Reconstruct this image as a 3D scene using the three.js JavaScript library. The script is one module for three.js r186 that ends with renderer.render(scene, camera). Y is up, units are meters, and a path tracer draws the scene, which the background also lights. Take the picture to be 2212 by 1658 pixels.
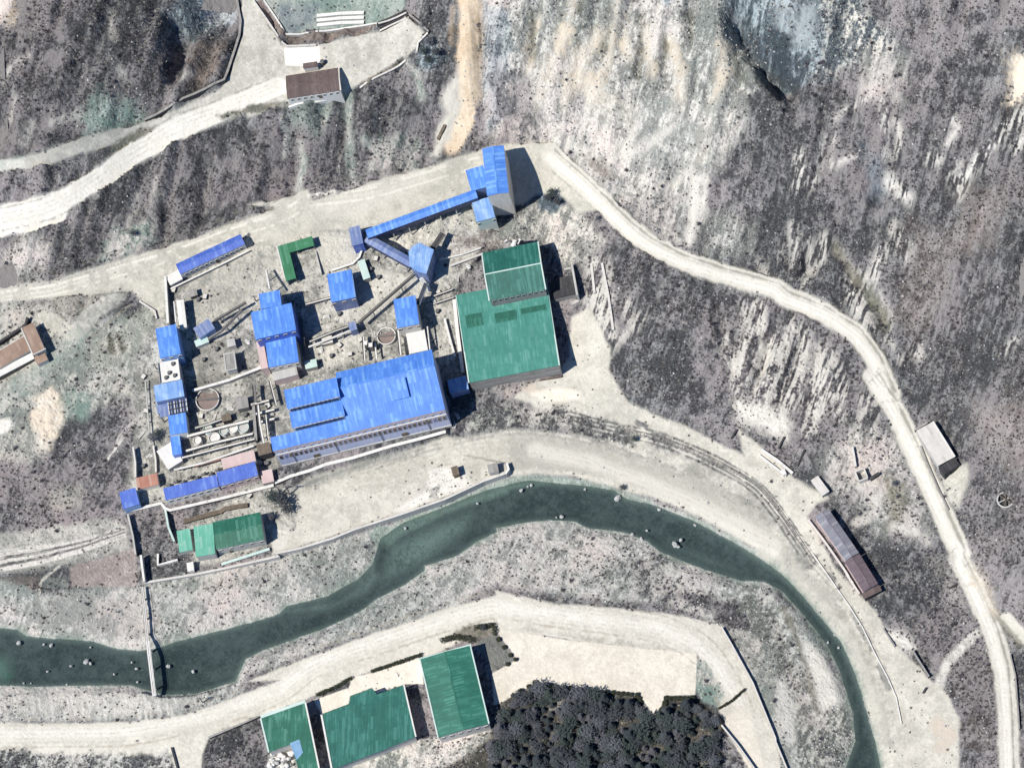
import * as THREE from 'three';
import { Sky } from 'three/addons/objects/Sky.js';
import { mergeGeometries } from 'three/addons/utils/BufferGeometryUtils.js';

// ------------------------------------------------------------------ camera, sky, sun, exposure
const scene = new THREE.Scene();
const PW = 2212, PH = 1658, ASP = 1024 / 767, MPP = 0.18;
const DIST = 1500, TILT = 25 * Math.PI / 180, AZ = 20 * Math.PI / 180;
const FOV = 2 * Math.atan(PH * MPP / 2 / DIST);
const camera = new THREE.PerspectiveCamera(FOV * 180 / Math.PI, ASP, 10, 6000);
const CENTRE = new THREE.Vector3(0, 12, 0);
camera.position.set(Math.sin(TILT) * Math.sin(AZ), Math.cos(TILT), Math.sin(TILT) * Math.cos(AZ)).multiplyScalar(DIST).add(CENTRE);
camera.up.set(0, 0, -1);
camera.lookAt(CENTRE);
camera.updateMatrixWorld(true);

const renderer = new THREE.WebGLRenderer({ antialias: true });
renderer.setSize(1024, 767);
renderer.toneMapping = THREE.LinearToneMapping;
renderer.toneMappingExposure = 1.06;
renderer.shadowMap.enabled = true;

const SUN_EL = 55 * Math.PI / 180, SUN_AZ = 32 * Math.PI / 180;   // shadows fall towards +x and a little towards -z
const sunDir = new THREE.Vector3(-Math.cos(SUN_EL) * Math.cos(SUN_AZ), Math.sin(SUN_EL), Math.cos(SUN_EL) * Math.sin(SUN_AZ));
const sky = new Sky();
sky.name = 'sky'; sky.userData.kind = 'structure';
sky.scale.setScalar(4000);
sky.material.uniforms.sunPosition.value.copy(sunDir);
sky.material.uniforms.turbidity.value = 2.5;
sky.material.uniforms.rayleigh.value = 1.0;
sky.material.uniforms.mieCoefficient.value = 0.004;
sky.material.uniforms.cloudCoverage.value = 0;
scene.add(sky);
scene.environmentIntensity = 0.1;
const sun = new THREE.DirectionalLight(0xfff8ec, 5);
sun.position.copy(sunDir).multiplyScalar(700);
sun.castShadow = true;
sun.shadow.mapSize.set(4096, 4096);
Object.assign(sun.shadow.camera, { left: -280, right: 280, top: 260, bottom: -260, near: 10, far: 1600 });
scene.add(sun, sun.target);

// ------------------------------------------------------------------ helpers: random, noise, picking points on the ground
function rng(seed) { let a = seed >>> 0; return () => { a = (a + 0x6D2B79F5) | 0; let t = Math.imul(a ^ (a >>> 15), 1 | a); t = (t + Math.imul(t ^ (t >>> 7), 61 | t)) ^ t; return ((t ^ (t >>> 14)) >>> 0) / 4294967296; }; }
const R0 = rng(77);
const HT = new Float32Array(65536); for (let i = 0; i < 65536; i++) HT[i] = R0();
const hsh = (x, y) => HT[((Math.imul(x, 374761393) + Math.imul(y, 668265263)) >>> 7) & 65535];
function vn(x, y) {                                                // value noise 0..1
  const xi = Math.floor(x), yi = Math.floor(y); let fx = x - xi, fy = y - yi;
  fx = fx * fx * (3 - 2 * fx); fy = fy * fy * (3 - 2 * fy);
  const a = hsh(xi, yi), b = hsh(xi + 1, yi), c = hsh(xi, yi + 1), d = hsh(xi + 1, yi + 1);
  return a + (b - a) * fx + (c - a) * fy + (a - b - c + d) * fx * fy;
}
const fbm = (x, y, o = 3) => { let s = 0, w = 0.5, t = 0; for (let i = 0; i < o; i++) { s += w * vn(x, y); t += w; w *= 0.55; x = x * 2.03 + 17.3; y = y * 2.03 + 5.7; } return s / t; };
const clamp = (v, a = 0, b = 1) => v < a ? a : v > b ? b : v;
const sst = (a, b, v) => { v = clamp((v - a) / (b - a)); return v * v * (3 - 2 * v); };
const mix = (a, b, t) => a + (b - a) * t;

const E = camera.matrixWorld.elements, TH2 = Math.tan(FOV / 2);
const AX = new THREE.Vector3(E[0], E[1], E[2]), AY = new THREE.Vector3(E[4], E[5], E[6]), AZv = new THREE.Vector3(-E[8], -E[9], -E[10]);
function at(p, y) {                                                // survey point of the map sheet, at height y
  const sx = (p[0] / PW * 2 - 1) * ASP * TH2, sy = (1 - p[1] / PH * 2) * TH2;
  const dx = AZv.x + AX.x * sx + AY.x * sy, dy = AZv.y + AX.y * sx + AY.y * sy, dz = AZv.z + AX.z * sx + AY.z * sy;
  const s = (y - camera.position.y) / dy;
  return new THREE.Vector3(camera.position.x + dx * s, y, camera.position.z + dz * s);
}
// map-sheet squares: t(column, row)(x, y, x, y ...) gives points of the whole sheet
const OX = [0, 535.9, 1071.8, 1607.8], OY = [0, 401.9, 803.9, 1189.1], TK = 0.28278;
const t = (c, r) => (...v) => { const o = []; for (let i = 0; i < v.length; i += 2) o.push([OX[c] + v[i] * TK, OY[r] + v[i + 1] * TK]); return o; };
const t00 = t(0, 0), t10 = t(1, 0), t20 = t(2, 0), t30 = t(3, 0), t01 = t(0, 1), t11 = t(1, 1), t21 = t(2, 1), t31 = t(3, 1),
  t02 = t(0, 2), t12 = t(1, 2), t22 = t(2, 2), t32 = t(3, 2), t03 = t(0, 3), t13 = t(1, 3), t23 = t(2, 3), t33 = t(3, 3);
const d2 = (...v) => { const o = []; for (let i = 0; i < v.length; i += 2) o.push([v[i], v[i + 1]]); return o; };

// ------------------------------------------------------------------ terrain heights: a thin-plate surface through spot heights
const SPOT = [[-250, -150, 85], [100, -200, 90], [500, -200, 70], [900, -200, 78], [1400, -200, 85], [1900, -200, 100], [2450, -150, 100],
  [0, 0, 66], [250, 0, 66], [100, 150, 60], [300, 150, 56], [450, 60, 50], [480, 170, 45], [300, 260, 42], [100, 300, 46],
  [0, 480, 30], [150, 430, 32], [300, 310, 36], [450, 235, 40], [560, 190, 43], [600, 120, 45], [750, 130, 45], [880, 90, 46], [700, 40, 46],
  [1020, 0, 60], [1000, 150, 46], [990, 280, 29],
  [0, 610, 18], [230, 565, 19], [470, 485, 20], [700, 430, 21.5], [900, 360, 23], [1060, 330, 24], [1200, 340, 23], [1300, 430, 22], [1420, 550, 20.5],
  [1600, 630, 19], [1800, 710, 16], [1920, 820, 13.5], [2000, 980, 11], [2080, 1150, 9], [2150, 1300, 7.5], [2190, 1450, 6.5], [2195, 1640, 6],
  [100, 760, 15], [60, 1000, 10], [300, 650, 18], [450, 640, 18], [620, 560, 19.5], [800, 500, 21], [900, 520, 20], [1000, 470, 21.5],
  [350, 720, 15.5], [350, 900, 11], [600, 720, 15], [700, 700, 15], [850, 700, 14], [650, 830, 12], [450, 870, 11.5], [500, 960, 8.5], [780, 780, 12],
  [1100, 560, 15], [1100, 700, 12], [1100, 820, 9.5], [1000, 760, 11], [1240, 560, 16], [1250, 700, 10.5], [1250, 800, 7.5],
  [700, 1080, 3.6], [850, 1010, 3.6], [1050, 950, 4], [1250, 870, 5.5], [1400, 920, 4], [1550, 1000, 4], [1700, 1120, 4], [1800, 1250, 4], [1900, 1450, 4], [1960, 1620, 4],
  [1350, 850, 7], [1550, 900, 7], [1700, 960, 7], [1850, 1050, 7], [150, 1120, 7], [0, 1190, 5], [200, 1210, 4.5], [350, 1230, 3.2], [480, 1190, 3.4], [100, 1290, 3], [250, 1300, 2.5],
  [400, 1060, 4.5], [100, 1360, 0.8], [600, 1250, 1.5], [750, 1200, 1.4], [900, 1130, 1.2], [1200, 1020, 1.6],
  [0, 1500, 1.5], [150, 1500, 1.5], [0, 1560, 4], [300, 1560, 4], [500, 1540, 4.2], [700, 1450, 4.2], [900, 1370, 4.2], [1100, 1320, 4], [1300, 1310, 4], [1200, 1220, 2.5],
  [1400, 1240, 2], [1600, 1300, 1.8], [1750, 1400, 1.5], [1850, 1600, 1.2], [1500, 1380, 4], [1600, 1500, 4], [1700, 1640, 4], [1400, 1420, 4.2], [1200, 1430, 4.2], [700, 1600, 4.3],
  [300, 1640, 3], [0, 1640, 2.5], [1300, 1580, 4.5], [1000, 1600, 4.3],
  [1200, 200, 42], [1300, 80, 56], [1450, 300, 38], [1500, 100, 60], [1600, 450, 30], [1650, 150, 66], [1750, 350, 50], [1800, 550, 27], [1900, 100, 76], [1950, 400, 47], [2000, 650, 25],
  [2150, 150, 82], [2150, 400, 60], [2200, 650, 40], [2100, 850, 22], [2200, 900, 32], [2200, 1100, 22], [2200, 1250, 14], [1350, 700, 16], [1500, 750, 15], [1700, 800, 13], [1850, 900, 11],
  [1950, 1100, 8.5], [2050, 1300, 6.5], [2100, 1500, 6], [-250, 300, 50], [-250, 600, 20], [-250, 900, 15], [-250, 1150, 6], [-250, 1400, 0.5], [-250, 1560, 4], [-250, 1850, 3],
  [300, 1900, 3], [800, 1900, 5], [1300, 1900, 6], [1750, 1900, 4], [2100, 1900, 4], [2500, 1800, 10], [2500, 1400, 16], [2500, 1000, 40], [2500, 500, 65]].map(([x, y, h]) => { const p = at([x, y], h); return [p.x / 100, p.z / 100, h]; });
const phi = (r2) => r2 < 1e-12 ? 0 : 0.5 * r2 * Math.log(r2);
const TPS = (() => {
  const n = SPOT.length, m = n + 3, A = [];
  for (let i = 0; i < m; i++) A.push(new Float64Array(m + 1));
  for (let i = 0; i < n; i++) {
    for (let j = 0; j < n; j++) A[i][j] = phi((SPOT[i][0] - SPOT[j][0]) ** 2 + (SPOT[i][1] - SPOT[j][1]) ** 2) + (i === j ? 0.004 : 0);
    A[i][n] = A[n][i] = 1; A[i][n + 1] = A[n + 1][i] = SPOT[i][0]; A[i][n + 2] = A[n + 2][i] = SPOT[i][1]; A[i][m] = SPOT[i][2];
  }
  for (let c = 0; c < m; c++) {
    let p = c; for (let r = c + 1; r < m; r++) if (Math.abs(A[r][c]) > Math.abs(A[p][c])) p = r;
    [A[c], A[p]] = [A[p], A[c]];
    for (let r = 0; r < m; r++) if (r !== c) { const f = A[r][c] / A[c][c]; if (f) for (let k = c; k <= m; k++) A[r][k] -= f * A[c][k]; }
  }
  const w = A.map((r, i) => r[m] / r[i]);
  return (x, z) => { x /= 100; z /= 100; let s = w[n] + w[n + 1] * x + w[n + 2] * z; for (let i = 0; i < n; i++) { const dx = x - SPOT[i][0], dz = z - SPOT[i][1]; s += w[i] * phi(dx * dx + dz * dz); } return s; };
})();
const GX0 = -270, GZ0 = -240, GS = 2, GNX = 271, GNZ = 241;
const GRID = new Float32Array(GNX * GNZ);
for (let j = 0; j < GNZ; j++) for (let i = 0; i < GNX; i++) GRID[j * GNX + i] = TPS(GX0 + i * GS, GZ0 + j * GS);
const bbox = (pts, m) => { const b = [1e9, 1e9, -1e9, -1e9]; for (const p of pts) { b[0] = Math.min(b[0], p.x - m); b[1] = Math.min(b[1], p.z - m); b[2] = Math.max(b[2], p.x + m); b[3] = Math.max(b[3], p.z + m); } return b; };
// rocky cuts and gullies: [depth, half width, points]
const CUTS = [[13, 4.6, t30(-60, 120, 60, 320, 180, 470, 320, 640)], [5, 4, t30(200, 500, 420, 540)], [9, 3.5, t00(1330, 160, 1310, 360, 1320, 540)], [8, 3.2, t00(1640, 60, 1520, 180, 1430, 260, 1390, 400)], [5, 3, t30(60, 60, 60, 160)], [4, 3, t10(1760, 60, 1770, 500, 1790, 800)], [4, 3.5, t30(940, 1150, 960, 1350, 1000, 1500)], [3, 2.2, t31(700, 480, 880, 740, 1000, 870, 1080, 1060)], [3, 3, t31(1500, 600, 1640, 900, 1560, 1150)], [3.5, 3, t20(870, 40, 850, 300, 820, 420)], [3.5, 2.6, t20(1110, 100, 1100, 400, 1090, 560)], [3.5, 3, t20(1300, 280, 1310, 600)], [3, 3, t20(280, 100, 290, 450)], [3, 2.5, t20(1490, 120, 1510, 330)], [3.5, 3, t20(1850, 380, 1880, 620)],
  [3, 2.4, t10(720, 780, 700, 1380)], [2.5, 2.4, t10(340, 900, 330, 1450)], [2.5, 2.2, t01(1240, 60, 1260, 420)], [3, 2.4, t00(1560, 1280, 1530, 1600)], [2.5, 2.5, t31(-60, 1150, -100, 1400)], [3, 2.2, t31(240, 1040, 160, 1300, 60, 1560)], [3, 2.2, t31(430, 1140, 360, 1400, 260, 1620)], [2.5, 2.2, t31(560, 1240, 520, 1500, 460, 1660)], [2.5, 2, t21(1990, 960, 2010, 1100, 1960, 1350)], [2.5, 2, t21(2080, 1100, 2020, 1400)], [2.5, 2.2, t21(1680, 900, 1740, 1200)], [3, 2.5, t30(1130, 780, 1130, 1180)], [2.6, 2.2, t30(640, 1000, 600, 1250)], [2.6, 2, t31(450, 360, 460, 640)], [2.6, 2, t31(560, 400, 540, 660)], [2.4, 2, t31(330, 380, 340, 600)]];
for (const [dep, hw, px] of CUTS) {
  const P = px.map((p) => { let v = at(p, 30); for (let i = 0; i < 10; i++) v = at(p, TPS(v.x, v.z)); return v; }), bb = bbox(P, hw * 2.6);
  for (let j = 0; j < GNZ; j++) for (let i = 0; i < GNX; i++) { const x = GX0 + i * GS, z = GZ0 + j * GS; if (x < bb[0] || x > bb[2] || z < bb[1] || z > bb[3]) continue; let d = 1e9; for (let a = 0; a + 1 < P.length; a++) { const ex = P[a + 1].x - P[a].x, ez = P[a + 1].z - P[a].z, u = clamp(((x - P[a].x) * ex + (z - P[a].z) * ez) / (ex * ex + ez * ez)); d = Math.min(d, Math.hypot(P[a].x + ex * u - x, P[a].z + ez * u - z)); } GRID[j * GNX + i] -= dep * Math.exp(-d * d / (hw * hw)); }
}
function base(x, z) {
  let u = clamp((x - GX0) / GS, 0, GNX - 1.001), v = clamp((z - GZ0) / GS, 0, GNZ - 1.001); const i = u | 0, j = v | 0; u -= i; v -= j; const k = j * GNX + i;
  return GRID[k] * (1 - u) * (1 - v) + GRID[k + 1] * u * (1 - v) + GRID[k + GNX] * (1 - u) * v + GRID[k + GNX + 1] * u * v;
}
// signed distance to a polygon (inside negative)
function psd(pts, x, z) {
  let d = 1e9, ins = false;
  for (let i = 0, j = pts.length - 1; i < pts.length; j = i++) {
    const ax = pts[j].x, az = pts[j].z, bx = pts[i].x, bz = pts[i].z, ex = bx - ax, ez = bz - az, q = clamp(((x - ax) * ex + (z - az) * ez) / (ex * ex + ez * ez + 1e-9)), dx = ax + ex * q - x, dz = az + ez * q - z;
    d = Math.min(d, dx * dx + dz * dz);
    if ((az > z) !== (bz > z) && x < ex * (z - az) / (bz - az) + ax) ins = !ins;
  }
  d = Math.sqrt(d); return ins ? -d : d;
}
// level yards
const PADS = [
  { y: 3.6, b: 1.2, p: d2(308, 1252, 424, 1236, 603, 1197, 720, 1160, 867, 1110, 960, 1076, 1045, 1037, 1096, 1018, 1092, 1002, 1000, 985, 860, 985, 700, 1035, 640, 1062, 560, 1070, 330, 1105, 305, 1150) },
  { y: 7.0, b: 1.0, p: d2(602, 1036, 669, 1018, 762, 990, 965, 932, 960, 905, 600, 995) },
  { y: 6.2, b: 1.0, p: d2(268, 1106, 348, 1089, 368, 1103, 580, 1052, 600, 1036, 590, 985, 330, 1050, 258, 1075) },
  { y: 4.3, b: 2.5, p: t13(95, 1290, 435, 1165, 1190, 1010, 1335, 815, 1715, 705, 1830, 1330, 1480, 1450, 640, 1660, 160, 1640) },
].map((q) => ({ ...q, p: q.p.map((a) => at(a, q.y)) }));
for (const q of PADS) q.bb = bbox(q.p, q.b + 0.5);
// the river, at water level 0
const RIVER = [...t03(-500, 600, 0, 590, 130, 600, 200, 650, 400, 670, 700, 690, 900, 750, 1080, 762, 1200, 745, 1360, 690, 1560, 640, 1760, 590, 1980, 530, 2132, 480),
  ...t13(300, 420, 600, 350, 850, 210, 950, 100), ...t12(1010, 1270, 1180, 1150, 1480, 1035, 1700, 945, 1850, 890, 2000, 860), ...t22(0, 890, 100, 850, 250, 825, 500, 850, 700, 870, 900, 900, 1000, 970, 1200, 1010, 1500, 1130, 1800, 1290, 2132, 1490),
  ...t33(0, 0, 150, 80, 300, 190, 450, 350, 600, 530, 740, 700, 800, 830, 850, 950, 900, 1100, 950, 1280, 1000, 1450, 1050, 1700, 1130, 2300),
  ...t33(800, 2300, 760, 1700, 850, 1450, 830, 1250, 780, 1080, 720, 900, 650, 750, 560, 620, 400, 430, 280, 300, 150, 240, 0, 230),
  ...t22(1900, 1600, 1600, 1510, 1400, 1430, 1250, 1370, 1150, 1290, 1000, 1230, 900, 1210, 700, 1190, 600, 1140, 400, 1130, 200, 1150, 0, 1190),
  ...t12(1900, 1220, 1750, 1290, 1600, 1400, 1350, 1480), ...t13(1350, 150, 1200, 260, 1000, 360, 850, 470, 640, 570, 400, 660, 120, 760, -20, 830),
  ...t03(1800, 1000, 1500, 1090, 1250, 1100, 1000, 1030, 600, 1030, 300, 1040, 0, 1030, -500, 1030)].map((p) => at(p, 0));
const RSD = new Float32Array(GNX * GNZ).fill(40); // river distance on a 1-in-2-m grid
{ const bb = bbox(RIVER, 12); for (let j = 0; j < GNZ; j++) for (let i = 0; i < GNX; i++) { const x = GX0 + i * GS, z = GZ0 + j * GS; if (x > bb[0] && x < bb[2] && z > bb[1] && z < bb[3]) RSD[j * GNX + i] = psd(RIVER, x, z); } }
function riverSd(x, z) {
  let u = clamp((x - GX0) / GS, 0, GNX - 1.001), v = clamp((z - GZ0) / GS, 0, GNZ - 1.001); const i = u | 0, j = v | 0; u -= i; v -= j; const k = j * GNX + i;
  return RSD[k] * (1 - u) * (1 - v) + RSD[k + 1] * u * (1 - v) + RSD[k + GNX] * (1 - u) * v + RSD[k + GNX + 1] * u * v;
}
function ground0(x, z) {                                           // smooth ground
  let h = base(x, z);
  for (const q of PADS) { const b = q.bb; if (x > b[0] && x < b[2] && z > b[1] && z < b[3]) { const s = psd(q.p, x, z); if (s < q.b) h = mix(q.y, h, sst(0, q.b, s)); } }
  const r = riverSd(x, z);
  if (r < 5) { const inPad = h; h = r < 0 ? Math.max(-1.3, -0.05 + r * 0.35) : mix(0.02, Math.max(h, 0.35), sst(-0.4, 5, r)); if (inPad > 3.5 && r > 1.5) h = Math.max(h, mix(h, inPad, sst(1.5, 2.5, r))); }
  else if (h < 0.5) h = 0.5 + (h - 0.5) * 0.05;
  return h;
}
function on(p, dy = 0) { let v = at(p, 10); for (let i = 0; i < 14; i++) v = at(p, ground0(v.x, v.z) + dy); return v; }
const onAll = (ps) => ps.map((p) => on(p));

// ------------------------------------------------------------------ what the ground is made of: colour, roughness of relief, scrub and stones
const TX0 = -210, TX1 = 210, TZ0 = -175, TZ1 = 175, TW = 2048, THH = 1707, TS = (TX1 - TX0) / TW, NT = TW * THH;
const CR = new Float32Array(NT), CG = new Float32Array(NT), CB = new Float32Array(NT), AMP = new Float32Array(NT).fill(0.5), SCR = new Float32Array(NT).fill(0.35), STN = new Float32Array(NT).fill(0.1), ID = new Uint8Array(NT);
const nF = new Float32Array(NT), nM = new Float32Array(NT), nL = new Float32Array(NT), nG = new Float32Array(NT), nS = new Float32Array(NT);
for (let j = 0, k = 0; j < THH; j++) for (let i = 0; i < TW; i++, k++) {
  const x = TX0 + (i + 0.5) * TS, z = TZ0 + (j + 0.5) * TS;
  nG[k] = 0.55 * vn(x * 3.1, z * 3.1) + 0.45 * hsh(i, j + 999);
  nF[k] = 0.6 * vn(x * 1.25, z * 1.25) + 0.4 * vn(x * 0.7 + 40, z * 0.7);
  nM[k] = fbm(x * 0.22 + 9, z * 0.22, 3);
  { const a = x * 0.94 + z * 0.34, b = -x * 0.34 + z * 0.94 + 4 * vn(x * 0.05, z * 0.05); nS[k] = 0.6 * vn(a * 0.8 + b * 0.1, b * 0.13) + 0.4 * vn(a * 1.9, b * 0.3 + 9); }
  nL[k] = fbm(x * 0.045 + 3, z * 0.045 + 7, 2);
}
const NAMES = ['hillside', 'hill_road', 'plant_yard', 'river_bank', 'river_road', 'valley_yard', 'plaza', 'lawn', 'dirt_track', 'footpath', 'sports_field', 'riverbed', 'village_yard', 'scree_slope', 'concrete_apron'];
const idOf = (n) => NAMES.indexOf(n);
// paints one sheet of ground: o = { c1, c2, id, amp, scr, stn, fe (soft edge m), en (edge wobble m), k (contrast), w (half width for lines), op }
function lay(pts, o) {
  const line = o.w !== undefined, fe = o.fe ?? 0.8, en = o.en ?? 1.5, band = fe + en + (line ? o.w : 0) + 0.5, bb = bbox(pts, band), op = o.op ?? 1, kk = o.k ?? 1;
  const i0 = clamp(Math.floor((bb[0] - TX0) / TS), 0, TW), i1 = clamp(Math.ceil((bb[2] - TX0) / TS), 0, TW), j0 = clamp(Math.floor((bb[1] - TZ0) / TS), 0, THH), j1 = clamp(Math.ceil((bb[3] - TZ0) / TS), 0, THH);
  const w = i1 - i0, h = j1 - j0; if (w <= 0 || h <= 0) return;
  const D = new Float32Array(w * h).fill(band), IN = new Uint8Array(w * h), n = pts.length;
  if (!line) for (let j = 0; j < h; j++) {
    const z = TZ0 + (j0 + j + 0.5) * TS, xs = [];
    for (let a = 0, b = n - 1; a < n; b = a++) if ((pts[a].z > z) !== (pts[b].z > z)) xs.push(pts[b].x + (pts[a].x - pts[b].x) * (z - pts[b].z) / (pts[a].z - pts[b].z));
    xs.sort((p, q) => p - q);
    for (let s = 0; s + 1 < xs.length; s += 2) { const a = clamp(Math.ceil((xs[s] - TX0) / TS - 0.5) - i0, 0, w), b = clamp(Math.floor((xs[s + 1] - TX0) / TS - 0.5) - i0 + 1, 0, w); for (let i = a; i < b; i++) IN[j * w + i] = 1; }
  }
  for (let a = line ? 1 : 0; a < n; a++) {
    const p = pts[(a + n - 1) % n], q = pts[a], ex = q.x - p.x, ez = q.z - p.z, l2 = ex * ex + ez * ez + 1e-9, e = bbox([p, q], band);
    const ia = clamp(Math.floor((e[0] - TX0) / TS) - i0, 0, w), ib = clamp(Math.ceil((e[2] - TX0) / TS) - i0, 0, w), ja = clamp(Math.floor((e[1] - TZ0) / TS) - j0, 0, h), jb = clamp(Math.ceil((e[3] - TZ0) / TS) - j0, 0, h);
    for (let j = ja; j < jb; j++) for (let i = ia; i < ib; i++) {
      const x = TX0 + (i0 + i + 0.5) * TS - p.x, z = TZ0 + (j0 + j + 0.5) * TS - p.z, u = clamp((x * ex + z * ez) / l2), dx = x - ex * u, dz = z - ez * u, d = Math.sqrt(dx * dx + dz * dz), m = j * w + i;
      if (d < D[m]) D[m] = d;
    }
  }
  for (let j = 0; j < h; j++) for (let i = 0; i < w; i++) {
    const m = j * w + i; if (D[m] >= band && !IN[m]) continue;
    const g = (j0 + j) * TW + i0 + i;
    let s = line ? D[m] - o.w : IN[m] ? -D[m] : D[m];
    s += (nM[g] - 0.5) * 2 * en + (nF[g] - 0.5) * en * 0.8;
    let c = sst(fe, -fe, s) * op; if (c <= 0.002) continue;
    if (o.dash) c *= sst(o.dash[0], o.dash[0] + 0.15, o.dash[1] === 2 ? nS[g] * 0.75 + nF[g] * 0.25 : nM[g]);
    if (o.c1) {
      const vv = ((nF[g] - 0.5) * 0.9 + (nM[g] - 0.5) * 1.25 + (nL[g] - 0.5) * (o.scr > 0.1 ? 1.1 : 0.7) + (nS[g] - 0.5) * (o.scr > 0.1 ? 0.9 : 0)) * kk, f = clamp((o.scr > 0.1 ? 0.46 : 0.5) + (o.scr > 0.1 ? 0.5 : 0.42) * Math.tanh(vv * 1.9) + (nG[g] - 0.5) * (o.scr > 0.1 ? 0.75 : 0.5) * Math.min(kk, 1.5)), hu = o.scr > 0.1 ? (nL[g] - 0.5) * 0.16 + (nM[g] - 0.5) * 0.10 - 0.01 : 0;
      CR[g] = mix(CR[g], mix(o.c1[0], o.c2[0], f) * (1 + hu), c); CG[g] = mix(CG[g], mix(o.c1[1], o.c2[1], f) * (1 - hu * 0.35), c); CB[g] = mix(CB[g], mix(o.c1[2], o.c2[2], f) * (1 - hu * 0.25), c);
    }
    if (c > 0.5 && o.id) ID[g] = idOf(o.id);
    if (o.amp !== undefined) AMP[g] = mix(AMP[g], o.amp, c);
    if (o.scr !== undefined) SCR[g] = mix(SCR[g], o.scr, c);
    if (o.stn !== undefined) STN[g] = mix(STN[g], o.stn, c);
  }
}
const area = (px, o) => lay(onAll(px), o), way = (px, w, o) => lay(onAll(px), { ...o, w });
// ground colours (linear)
const C = {
  scrubA: [0.031, 0.030, 0.033], scrubB: [0.23, 0.222, 0.222], brownA: [0.065, 0.052, 0.048], brownB: [0.24, 0.20, 0.175], rockA: [0.17, 0.165, 0.155], rockB: [0.60, 0.575, 0.53],
  slateA: [0.06, 0.075, 0.09], slateB: [0.40, 0.45, 0.47], roadA: [0.45, 0.432, 0.375], roadB: [0.65, 0.625, 0.55], yardA: [0.33, 0.325, 0.285], yardB: [0.60, 0.575, 0.50],
  tanA: [0.46, 0.36, 0.25], tanB: [0.72, 0.61, 0.47], greyA: [0.17, 0.175, 0.16], greyB: [0.52, 0.505, 0.455], plazaA: [0.60, 0.56, 0.475], plazaB: [0.75, 0.705, 0.615], bankA: [0.20, 0.203, 0.19], bankB: [0.53, 0.525, 0.485],
  mossA: [0.15, 0.20, 0.175], mossB: [0.40, 0.46, 0.415], whiteA: [0.64, 0.615, 0.555], whiteB: [0.80, 0.775, 0.71], olive1: [0.10, 0.095, 0.075], olive2: [0.26, 0.245, 0.20], bedA: [0.052, 0.070, 0.070], bedB: [0.15, 0.178, 0.17], pinkA: [0.24, 0.20, 0.185], pinkB: [0.42, 0.375, 0.35],
};
const W0 = [new THREE.Vector3(-400, 0, -400), new THREE.Vector3(400, 0, -400), new THREE.Vector3(400, 0, 400), new THREE.Vector3(-400, 0, 400)];
lay(W0, { c1: C.scrubA.map((v) => v * 1.35), c2: C.scrubB.map((v) => v * 1.2), k: 1.5, amp: 0.7, scr: 0.4, stn: 0.12, en: 0, fe: 1 });
// --- top-left hill and the slope below the upper road
area(d2(-60, 60, 60, -30, 520, -40, 517, 42, 486, 172, 311, 257, 200, 330, -60, 370), { c1: C.scrubA, c2: C.scrubB.map((v) => v * 0.86), k: 1.5, scr: 0.75, amp: 0.9, stn: 0.12, en: 4, fe: 3 });
area(t00(800, 720, 1050, 760, 1090, 900, 900, 1000, 650, 1020, 560, 900), { c1: C.mossA, c2: C.mossB, k: 1.5, op: 0.8, scr: 0.25, en: 4, fe: 3 });
area(t00(850, 450, 960, 520, 960, 600, 900, 590), { c1: C.rockA, c2: C.rockB, op: 0.9, en: 2, fe: 2, scr: 0.1 });
area(t00(-100, -100, 140, -60, 100, 150, -100, 250), { c1: C.tanA, c2: C.rockB, en: 3, fe: 3, scr: 0.15 });
area(t00(1500, 350, 1720, 300, 1690, 600, 1420, 690), { c1: C.brownA, c2: C.brownB, en: 3, fe: 2, scr: 0.5, k: 1.2 });
area(t00(1500, -60, 1830, -60, 1800, 180, 1500, 220, 1350, 330, 1330, 180), { c1: C.slateA, c2: C.slateB, en: 4, fe: 3, k: 1.8, scr: 0.45, amp: 1.3 });
for (const s of [[30, 520, 220, 420], [0, 600, 60, 500], [840, 90, 860, 260], [1480, 560, 1380, 640], [120, 740, 60, 900], [400, 950, 600, 860], [250, 960, 180, 1100]]) way(t00(...s), 1.3, { c1: C.rockA, c2: C.rockB, op: 0.75, en: 2.2, fe: 1.5, k: 1.4, scr: 0.1 });
area([...d2(-60, 530, 150, 478), ...t00(760, 1450, 1320, 1080, 1600, 960, 2132, 930), ...t10(300, 830, 850, 690, 1150, 500, 1280, 700, 1420, 950, 1280, 1250, 900, 1360, 500, 1500), ...t01(2132, 160, 1700, 300, 1300, 470, 800, 610, 400, 700, 250, 660, -60, 700)], { c1: C.scrubA, c2: C.scrubB.map((v) => v * 0.9), k: 1.5, scr: 0.7, amp: 0.7, stn: 0.08, en: 2.5, fe: 2 });
area(t01(-60, 430, 200, 390, 420, 420, 350, 690, -60, 760), { c1: C.rockA, c2: C.rockB, k: 1.3, op: 0.85, en: 4, fe: 3, scr: 0.35, stn: 0.4 });
area(t01(880, 330, 1150, 240, 1230, 450, 900, 580, 780, 560), { c1: C.mossA, c2: C.rockB, k: 1.3, op: 0.85, en: 4, fe: 3, scr: 0.25 });
for (const s of [[1190, -60, 1150, 200, 1240, 440], [1040, 60, 960, 300]]) way(t01(...s), 1.5, { c1: C.rockA, c2: C.rockB, op: 0.8, en: 2, fe: 1.5, scr: 0.1 });
for (const s of [[250, 900, 290, 1000, 270, 1150], [770, 740, 760, 960, 800, 1400], [560, 780, 590, 900], [400, 1080, 420, 1250, 380, 1430], [900, 1080, 960, 1140, 940, 1280], [1300, 590, 1330, 740], [1200, 470, 1290, 560]]) way(t10(...s), 1.4, { c1: C.mossA, c2: C.rockB, op: 0.8, en: 2, fe: 1.6, k: 1.3, scr: 0.1 });
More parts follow.
